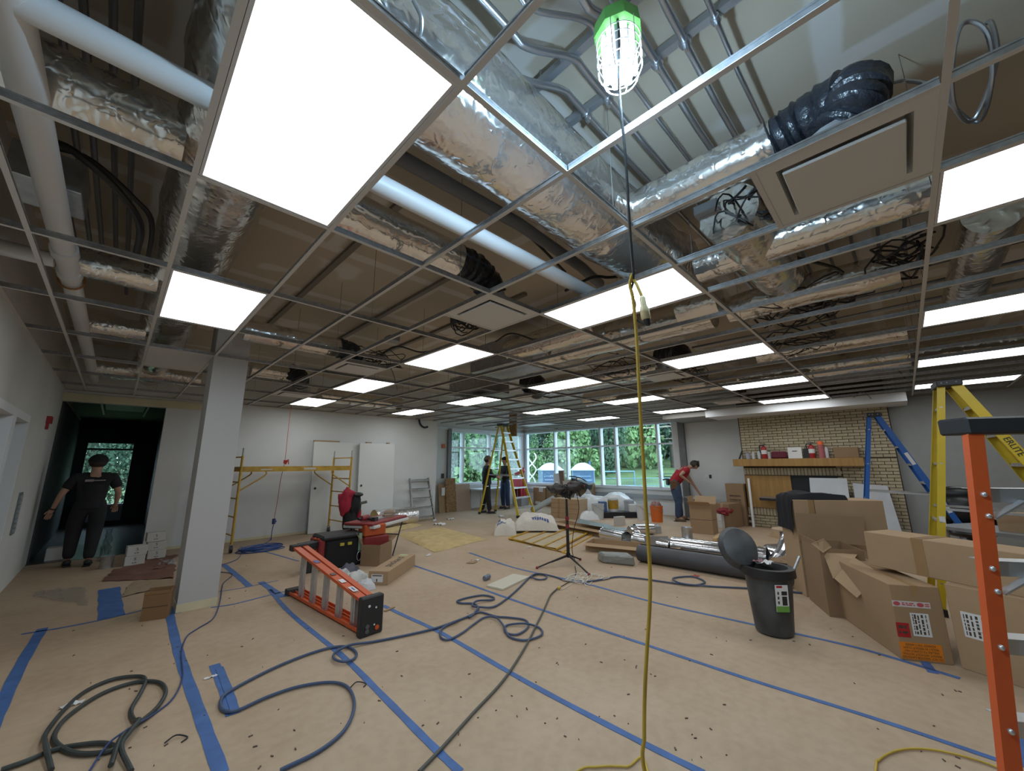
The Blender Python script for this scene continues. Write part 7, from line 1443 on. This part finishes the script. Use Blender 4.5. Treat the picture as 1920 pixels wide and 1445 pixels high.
for k, (u, v, lb) in enumerate([(885, 1055, 'brown cardboard bit in front of the insulation batt'), (730, 1143, 'small brown stick beside the fallen ladder'), (672, 1287, 'dark twist of wire near the hose bend'), (330, 1390, 'bent dark wire at the bottom left')]):
    c = fl(u, v); solo('scrap', G().obox(c+V((0, 0, 0.008)), V((0.06, 0.02, 0)), V((-0.012 if k else -0.03, 0.012 if k else 0.05, 0)), (0, 0, 0.005)) if k < 2 else G().tube(spline([c+V((-0.05, 0.02, 0.006)), c+V((0, 0.03, 0.02)), c+V((0.05, -0.01, 0.006)), c+V((0.02, -0.04, 0.006))], 4), 0.004, 6), m_card if k < 2 else m_black, lb, 'scrap')
rnd = random.Random(11); g = G()
for k in range(150):
    u, v = rnd.uniform(120, 1800), rnd.uniform(1040, 1440)
    c = fl(u, v); s_ = rnd.uniform(0.003, 0.011); a_ = rnd.uniform(0, 6); g.obox(c+V((0, 0, 0.003)), V((math.cos(a_), math.sin(a_), 0))*s_, V((-math.sin(a_), math.cos(a_), 0))*s_*0.35, (0, 0, 0.0025))
solo('floor_crumbs', g, mat('crumb', (0.16, 0.11, 0.08), 0.8, var=0.5, vscale=30), 'tiny crumbs and splinters strewn over the paper floor', 'debris', kind='stuff')

# ================================================================== people
m_skin = mat('skin', (0.42, 0.24, 0.16), 0.55)
def skinned(pts, edges, root, sub=2):
    """continuous surface grown around a skeleton: pts {name: (pos, radius or (rx, ry))}"""
    names = list(pts); idx = {n: i for i, n in enumerate(names)}
    me = bpy.data.meshes.new('skeleton'); me.from_pydata([tuple(pts[n][0]) for n in names], [(idx[a], idx[b]) for a, b in edges], [])
    o = bpy.data.objects.new('skeleton', me); COL.objects.link(o)
    sk = o.modifiers.new('skin', 'SKIN'); sk.use_smooth_shade = True; sk.branch_smoothing = 0.3
    for i, n in enumerate(names):
        r_ = pts[n][1]; me.skin_vertices[0].data[i].radius = r_ if isinstance(r_, tuple) else (r_, r_); me.skin_vertices[0].data[i].use_root = (n == root)
    ss = o.modifiers.new('sub', 'SUBSURF'); ss.levels = sub; ss.render_levels = sub
    dg = bpy.context.evaluated_depsgraph_get(); dg.update(); out = bpy.data.meshes.new_from_object(o.evaluated_get(dg))
    bpy.data.objects.remove(o, do_unlink=True); out.polygons.foreach_set('use_smooth', [True]*len(out.polygons)); return out
def mpart(name, me, m, parent, label=None):
    me.transform(wm(parent).inverted()); me.materials.clear(); me.materials.append(m); o = bpy.data.objects.new(name, me); link(o, parent)
    if label: o['label'] = label
    return o
BASE = dict(pelvis=((0, 0, .95), .125), waist=((0, 0, 1.09), .12), chest=((0, 0, 1.30), .14), nb=((0, 0, 1.45), .075), neck=((0, .01, 1.505), .064), h0=((0, .035, 1.55), .09), h1=((0, .035, 1.635), .112), h2=((0, .02, 1.715), .09),
    sl=((-.17, 0, 1.40), .068), el=((-.24, -.04, 1.12), .043), wl=((-.26, .06, .90), .028), sr=((.17, 0, 1.40), .068), er=((.24, -.04, 1.12), .043), wr=((.26, .06, .90), .028),
    hl=((-.095, 0, .88), .09), kl=((-.11, .02, .49), .062), al=((-.11, -.02, .10), .042), tl=((-.12, .12, .045), .040), hr=((.095, 0, .88), .09), kr=((.11, .02, .49), .062), ar=((.11, -.02, .10), .042), tr=((.12, .12, .045), .040))
SPINE = [('pelvis', 'waist'), ('waist', 'chest'), ('chest', 'nb'), ('nb', 'neck'), ('neck', 'h0'), ('h0', 'h1'), ('h1', 'h2')]
def person(label, base, face, pose, cloth, width=1.0, scale=1.0, extra=None):
    f_ = V(face).normalized(); r_ = V((f_.y, -f_.x, 0)); base = V(base)
    def W(p): return base + (r_*p[0]*width + f_*p[1] + V((0, 0, p[2])))*scale
    J = dict(BASE); J.update(pose)
    J = {k: (W(p[0]), tuple(x*scale for x in p[1]) if isinstance(p[1], tuple) else p[1]*scale*(width if k in ('pelvis', 'waist', 'chest', 'hl', 'hr', 'kl', 'kr') else 1)) for k, p in J.items()}
    t = thing('person', label, 'person', base)
    # hands: palm, four fingers, thumb rooted at the side of the palm
    P = dict(J); E = list(SPINE)
    for s_ in 'lr':
        E += [('nb' if False else 'chest', 's'+s_), ('s'+s_, 'e'+s_), ('e'+s_, 'w'+s_), ('pelvis', 'h'+s_), ('h'+s_, 'k'+s_), ('k'+s_, 'a'+s_), ('a'+s_, 't'+s_)]
        w_, e_ = J['w'+s_][0], J['e'+s_][0]; d_ = (w_-e_).normalized(); sd_ = d_.cross(f_); sd_ = sd_.normalized() if sd_.length > 0.1 else r_; pn = d_.cross(sd_)
        P['p'+s_] = (w_+d_*.055*scale, .034*scale); E.append(('w'+s_, 'p'+s_))
        for q in range(4):
            a = sd_*(q-1.5)*.019*scale; ln = (.07, .08, .075, .06)[q]*scale
            P['f%s%da' % (s_, q)] = (w_+d_*.10*scale+a, .0095*scale); P['f%s%db' % (s_, q)] = (w_+d_*(.10*scale+ln*.5)+a+pn*.012*scale, .009*scale); P['f%s%dc' % (s_, q)] = (w_+d_*(.10*scale+ln*.85)+a+pn*.035*scale, .0075*scale)
            E += [('p'+s_, 'f%s%da' % (s_, q)), ('f%s%da' % (s_, q), 'f%s%db' % (s_, q)), ('f%s%db' % (s_, q), 'f%s%dc' % (s_, q))]
        P['th%sa' % s_] = (w_+d_*.06*scale-sd_*.042*scale, .011*scale); P['th%sb' % s_] = (w_+d_*.095*scale-sd_*.055*scale+pn*.02*scale, .0095*scale); E += [('p'+s_, 'th%sa' % s_), ('th%sa' % s_, 'th%sb' % s_)]
    up = (J['h2'][0]-J['h0'][0]).normalized(); fw = cloth.get('look'); fw = V(fw).normalized() if fw else f_
    fw = (fw-up*fw.dot(up)).normalized(); hd = J['h1'][0]; sx = fw.cross(up)
    P['nose'] = (hd+fw*.102*scale-up*.015*scale, .014*scale); E.append(('h1', 'nose'))
    for q in ('pelvis', 'waist', 'chest', 'hl', 'hr', 'kl', 'kr'): P[q] = (P[q][0], P[q][1]*0.8)
    mpart('body', skinned(P, E, 'pelvis'), m_skin, t)
    # face and hair
    for s_ in (-1, 1):
        part('ear', G().ball(hd+sx*s_*.088*scale-up*.01*scale, .014*scale, .02*scale, .03*scale, 8, 6), m_skin, t); part('eye', G().ball(hd+fw*.080*scale+sx*s_*.032*scale+up*.012*scale, .012*scale, n=8, m=6), m_blk, t)
    part('mouth', G().obox(hd+fw*.084*scale-up*.05*scale, sx*.024*scale, fw*.006*scale, up*.004*scale), mat('lips', (0.28, 0.11, 0.09), 0.6), t)
    fr_ = frame(hd, sx, fw)      # z = sx x fw = up
    hair = G().sheet(lambda a, b_: ((0.114+0.004*math.sin(a*40))*math.cos(2*PI*a)*math.sin(PI*0.5*b_*(1.62 if math.sin(2*PI*a) < 0.1 else 0.85)), 0.119*math.sin(2*PI*a)*math.sin(PI*0.5*b_*(1.62 if math.sin(2*PI*a) < 0.1 else 0.85))-0.012, 0.012+0.116*math.cos(PI*0.5*b_*(1.62 if math.sin(2*PI*a) < 0.1 else 0.85))), 24, 8)
    hair.v = [V((p.x, p.y, p.z))*scale for p in hair.v]; hair.move(fr_); part('hair', hair, cloth['hair'], t)
    if cloth.get('cap'):
        c = G().sheet(lambda a, b_: (0.125*math.cos(2*PI*a)*math.sin(PI*0.5*b_), 0.131*math.sin(2*PI*a)*math.sin(PI*0.5*b_)-0.008, 0.012+0.125*math.cos(PI*0.5*b_)), 24, 8)
        c.v = [p*scale for p in c.v]; c.move(fr_); cp = part('cap', c, cloth['cap'], t)
        br = G().prism([V((0.085*math.cos(a), 0.08+0.09*math.sin(a), 0.008))*scale for a in [PI*k/10 for k in range(11)]], (0, 0, 0.008)); br.move(fr_); part('brim', br, cloth['cap'], cp)
    # shirt, trousers, shoes
    ex = cloth.get('ease', .02)*scale
    sv = cloth.get('sleeve', .55)
    S = {k: (J[k][0], J[k][1]+ex) for k in ('waist', 'chest', 'sl', 'sr')}; S['hem'] = (J['pelvis'][0]-(J['waist'][0]-J['pelvis'][0])*.75, J['pelvis'][1]+ex*1.6); S['col'] = (J['nb'][0]-(J['nb'][0]-J['chest'][0]).normalized()*.005, J['nb'][1]+.008*scale)
    SE = [('hem', 'waist'), ('waist', 'chest'), ('chest', 'col')]
    for s_ in 'lr':
        a, b_, c_ = J['s'+s_], J['e'+s_], J['w'+s_]; SE.append(('chest', 's'+s_))
        if sv <= 1: S['x'+s_] = (a[0].lerp(b_[0], sv), a[1]*(1-sv*.3)+ex*.6); SE.append(('s'+s_, 'x'+s_))
        else: S['y'+s_] = (b_[0], b_[1]+ex); S['x'+s_] = (b_[0].lerp(c_[0], sv-1), c_[1]+ex*.9); SE += [('s'+s_, 'y'+s_), ('y'+s_, 'x'+s_)]
    mpart('shirt', skinned(S, SE, 'waist'), cloth['shirt'], t)
    T = {'top': (J['pelvis'][0].lerp(J['waist'][0], .8), J['waist'][1]+.004*scale), 'pelvis': (J['pelvis'][0], J['pelvis'][1]+.012*scale)}; TE = [('top', 'pelvis')]
    for s_ in 'lr':
        for q, e in (('h', .018), ('k', .024), ('a', .03)): T[q+s_] = (J[q+s_][0]+(V((0, 0, -.03)) if q == 'a' else V((0, 0, 0))), J[q+s_][1]+e*scale)
        TE += [('pelvis', 'h'+s_), ('h'+s_, 'k'+s_), ('k'+s_, 'a'+s_)]
    mpart('trousers', skinned(T, TE, 'pelvis'), cloth['trousers'], t)
    for s_ in 'lr':
        a, b_ = J['a'+s_][0], J['t'+s_][0]; d_ = (b_-a); d_ = V((d_.x, d_.y, 0)).normalized(); zf = b_.z-.045*scale
        q = V((a.x, a.y, 0))
        sh = skinned({'h': (q-d_*.05*scale+V((0, 0, zf+.045*scale)), .046*scale), 'm': (q+d_*.06*scale+V((0, 0, zf+.047*scale)), .048*scale), 't': (q+d_*.17*scale+V((0, 0, zf+.036*scale)), .042*scale), 'up': (q-d_*.02*scale+V((0, 0, zf+.10*scale)), .05*scale)}, [('h', 'm'), ('m', 't'), ('h', 'up')], 'm')
        mpart('shoe', sh, cloth['shoe'], t)
        part('sole', G().obox(q+d_*.05*scale+V((0, 0, zf+.010)), d_*.15*scale, V((-d_.y, d_.x, 0))*.045*scale, V((0, 0, .010))), m_blk, t, 0.006)
    if extra: extra(t, J, f_, r_)
    return t
m_bk = mat('black_cotton', (0.012, 0.012, 0.014), 0.9); m_bk2 = mat('black_trousers', (0.014, 0.014, 0.016), 0.9); m_nav = mat('dark_jacket', (0.016, 0.016, 0.02), 0.85); m_jean = mat('denim', (0.045, 0.075, 0.14), 0.85, var=0.3, vscale=9); m_jean2 = mat('denim_dark', (0.025, 0.045, 0.10), 0.85)
m_redt = mat('red_tshirt', (0.34, 0.012, 0.022), 0.8); m_hair = mat('brown_hair', (0.03, 0.02, 0.014), 0.7); m_boot = mat('tan_boot', (0.16, 0.10, 0.06), 0.7); m_bkshoe = mat('black_shoe', (0.02, 0.02, 0.02), 0.6); m_tanhat = mat('tan_hat', (0.20, 0.17, 0.13), 0.8)
def back_print(t, J, f_, r_):
    c = J['chest'][0]-f_*(J['chest'][1]+.021)+V((0, 0, .035)); part('shirt_print', G().obox(c-r_*.06, r_*.05, f_*.002, V((0, 0, .018))).obox(c+r_*.055, r_*.07, f_*.002, V((0, 0, .008))), mat('faded_print', (0.28, 0.24, 0.24), 0.8), t)
    part('wristband', G().tube([J['wl'][0]+(J['el'][0]-J['wl'][0])*.06, J['wl'][0]-(J['el'][0]-J['wl'][0])*.02], .036, 10), m_blk, t)
p = fl(150, 1052)
person('person in black T-shirt, trousers and cap walking away into the hallway', (-0.20, 9.72, 0), (-0.03, 1, 0), dict(kl=((-.10, .10, .50), .062), al=((-.10, .0, .13), .042), tl=((-.11, .15, .05), .04), kr=((.09, .02, .49), .062), ar=((.08, -.18, .12), .042), tr=((.09, -.06, .05), .04),
    el=((-.27, -.05, 1.13), .046), wl=((-.32, .04, .90), .03), er=((.25, -.03, 1.13), .046), wr=((.25, .12, .93), .03)), dict(shirt=m_bk, trousers=m_bk2, hair=m_hair, cap=m_bk, shoe=m_bkshoe, sleeve=.8, ease=.035), 1.25, 1.0, back_print)
person('person in a dark jacket and tan hat facing right behind the tall ladder', (8.72, 9.86, 0), (0.75, -0.45, 0), dict(er=((.20, .10, 1.15), .045), wr=((.12, .30, 1.10), .03), el=((-.22, .08, 1.15), .045), wl=((-.10, .28, 1.12), .03), kl=((-.10, -.03, .49), .062), al=((-.10, -.14, .10), .042), tl=((-.11, .0, .045), .04), ar=((.11, .08, .10), .042), tr=((.12, .22, .045), .04)),
    dict(shirt=m_nav, trousers=m_bk2, hair=m_hair, cap=m_tanhat, shoe=m_bkshoe, sleeve=1.9, ease=.035), 1.1, 1.04)
def held(t, J, f_, r_):
    c = (J['wl'][0]+J['wr'][0])/2+f_*.08; part('papers', G().obox(c, r_*.12, f_*.08, V((0, 0, .006))), m_paper, t, label='folded papers held in both hands')
person('person in a black sweater, jeans and cap facing the person in the tan hat', (10.0, 10.3, 0), (-0.75, 0.0, 0), dict(er=((.21, .08, 1.13), .045), wr=((.06, .27, 1.08), .03), el=((-.21, .08, 1.13), .045), wl=((-.06, .27, 1.08), .03)), dict(shirt=m_bk, trousers=m_jean2, hair=m_hair, cap=m_bk, shoe=m_bkshoe, sleeve=1.85, ease=.03), 1.05, 1.03, held)
def belt(t, J, f_, r_):
    c = J['pelvis'][0]+V((0, 0, .04)); ring = [c+f_*.155*math.cos(a)+r_*.17*math.sin(a)+V((0, 0, .02*math.cos(a))) for a in [2*PI*k/20 for k in range(20)]]
    b_ = part('tool_belt', G().tube(ring, .022, 8, closed=True), mat('belt_leather', (0.06, 0.035, 0.02), 0.7), t)
    part('pouch', G().obox(c+r_*.17-f_*.05-V((0, 0, .10)), f_*.10, r_*.035, V((0, 0, .12))), mat('pouch_leather', (0.12, 0.06, 0.03), 0.75), b_, 0.02); part('pouch', G().obox(c-f_*.17-V((0, 0, .02)), f_*.03, r_*.09, V((0, 0, .09))), m_blk, b_, 0.01); part('hammer', G().bar(c-f_*.18+V((0, 0, .06)), c-f_*.30+V((0, 0, .03)), .03, .03), m_blk, b_)
person('man in a red T-shirt, jeans and tool belt bending over the panel', (11.15, 4.62, 0), (0.62, -0.78, 0), dict(pelvis=((0, -.06, .96), .125), waist=((0, .03, 1.08), .118), chest=((0, .19, 1.24), .138), nb=((0, .33, 1.345), .072), neck=((0, .39, 1.37), .05), h0=((0, .45, 1.375), .086), h1=((0, .505, 1.40), .110), h2=((0, .53, 1.465), .088),
    sr=((.17, .25, 1.31), .066), er=((.25, .02, 1.16), .043), wr=((.20, .20, 1.02), .029), sl=((-.17, .27, 1.30), .066), el=((-.19, .44, 1.0), .042), wl=((-.17, .62, .68), .028), hl=((-.095, -.05, .89), .09), hr=((.095, -.05, .89), .09), kl=((-.11, .04, .50), .062), al=((-.11, .08, .10), .042), tl=((-.12, .22, .045), .04), kr=((.11, -.02, .49), .062), ar=((.11, -.08, .10), .042), tr=((.12, .06, .045), .04)),
    dict(shirt=m_redt, trousers=m_jean, hair=m_hair, shoe=m_boot, sleeve=.6, ease=.02, look=(0.62*.6, -0.78*.6, -0.7)), 1.22, 1.06, belt)

bpy.context.view_layer.update()
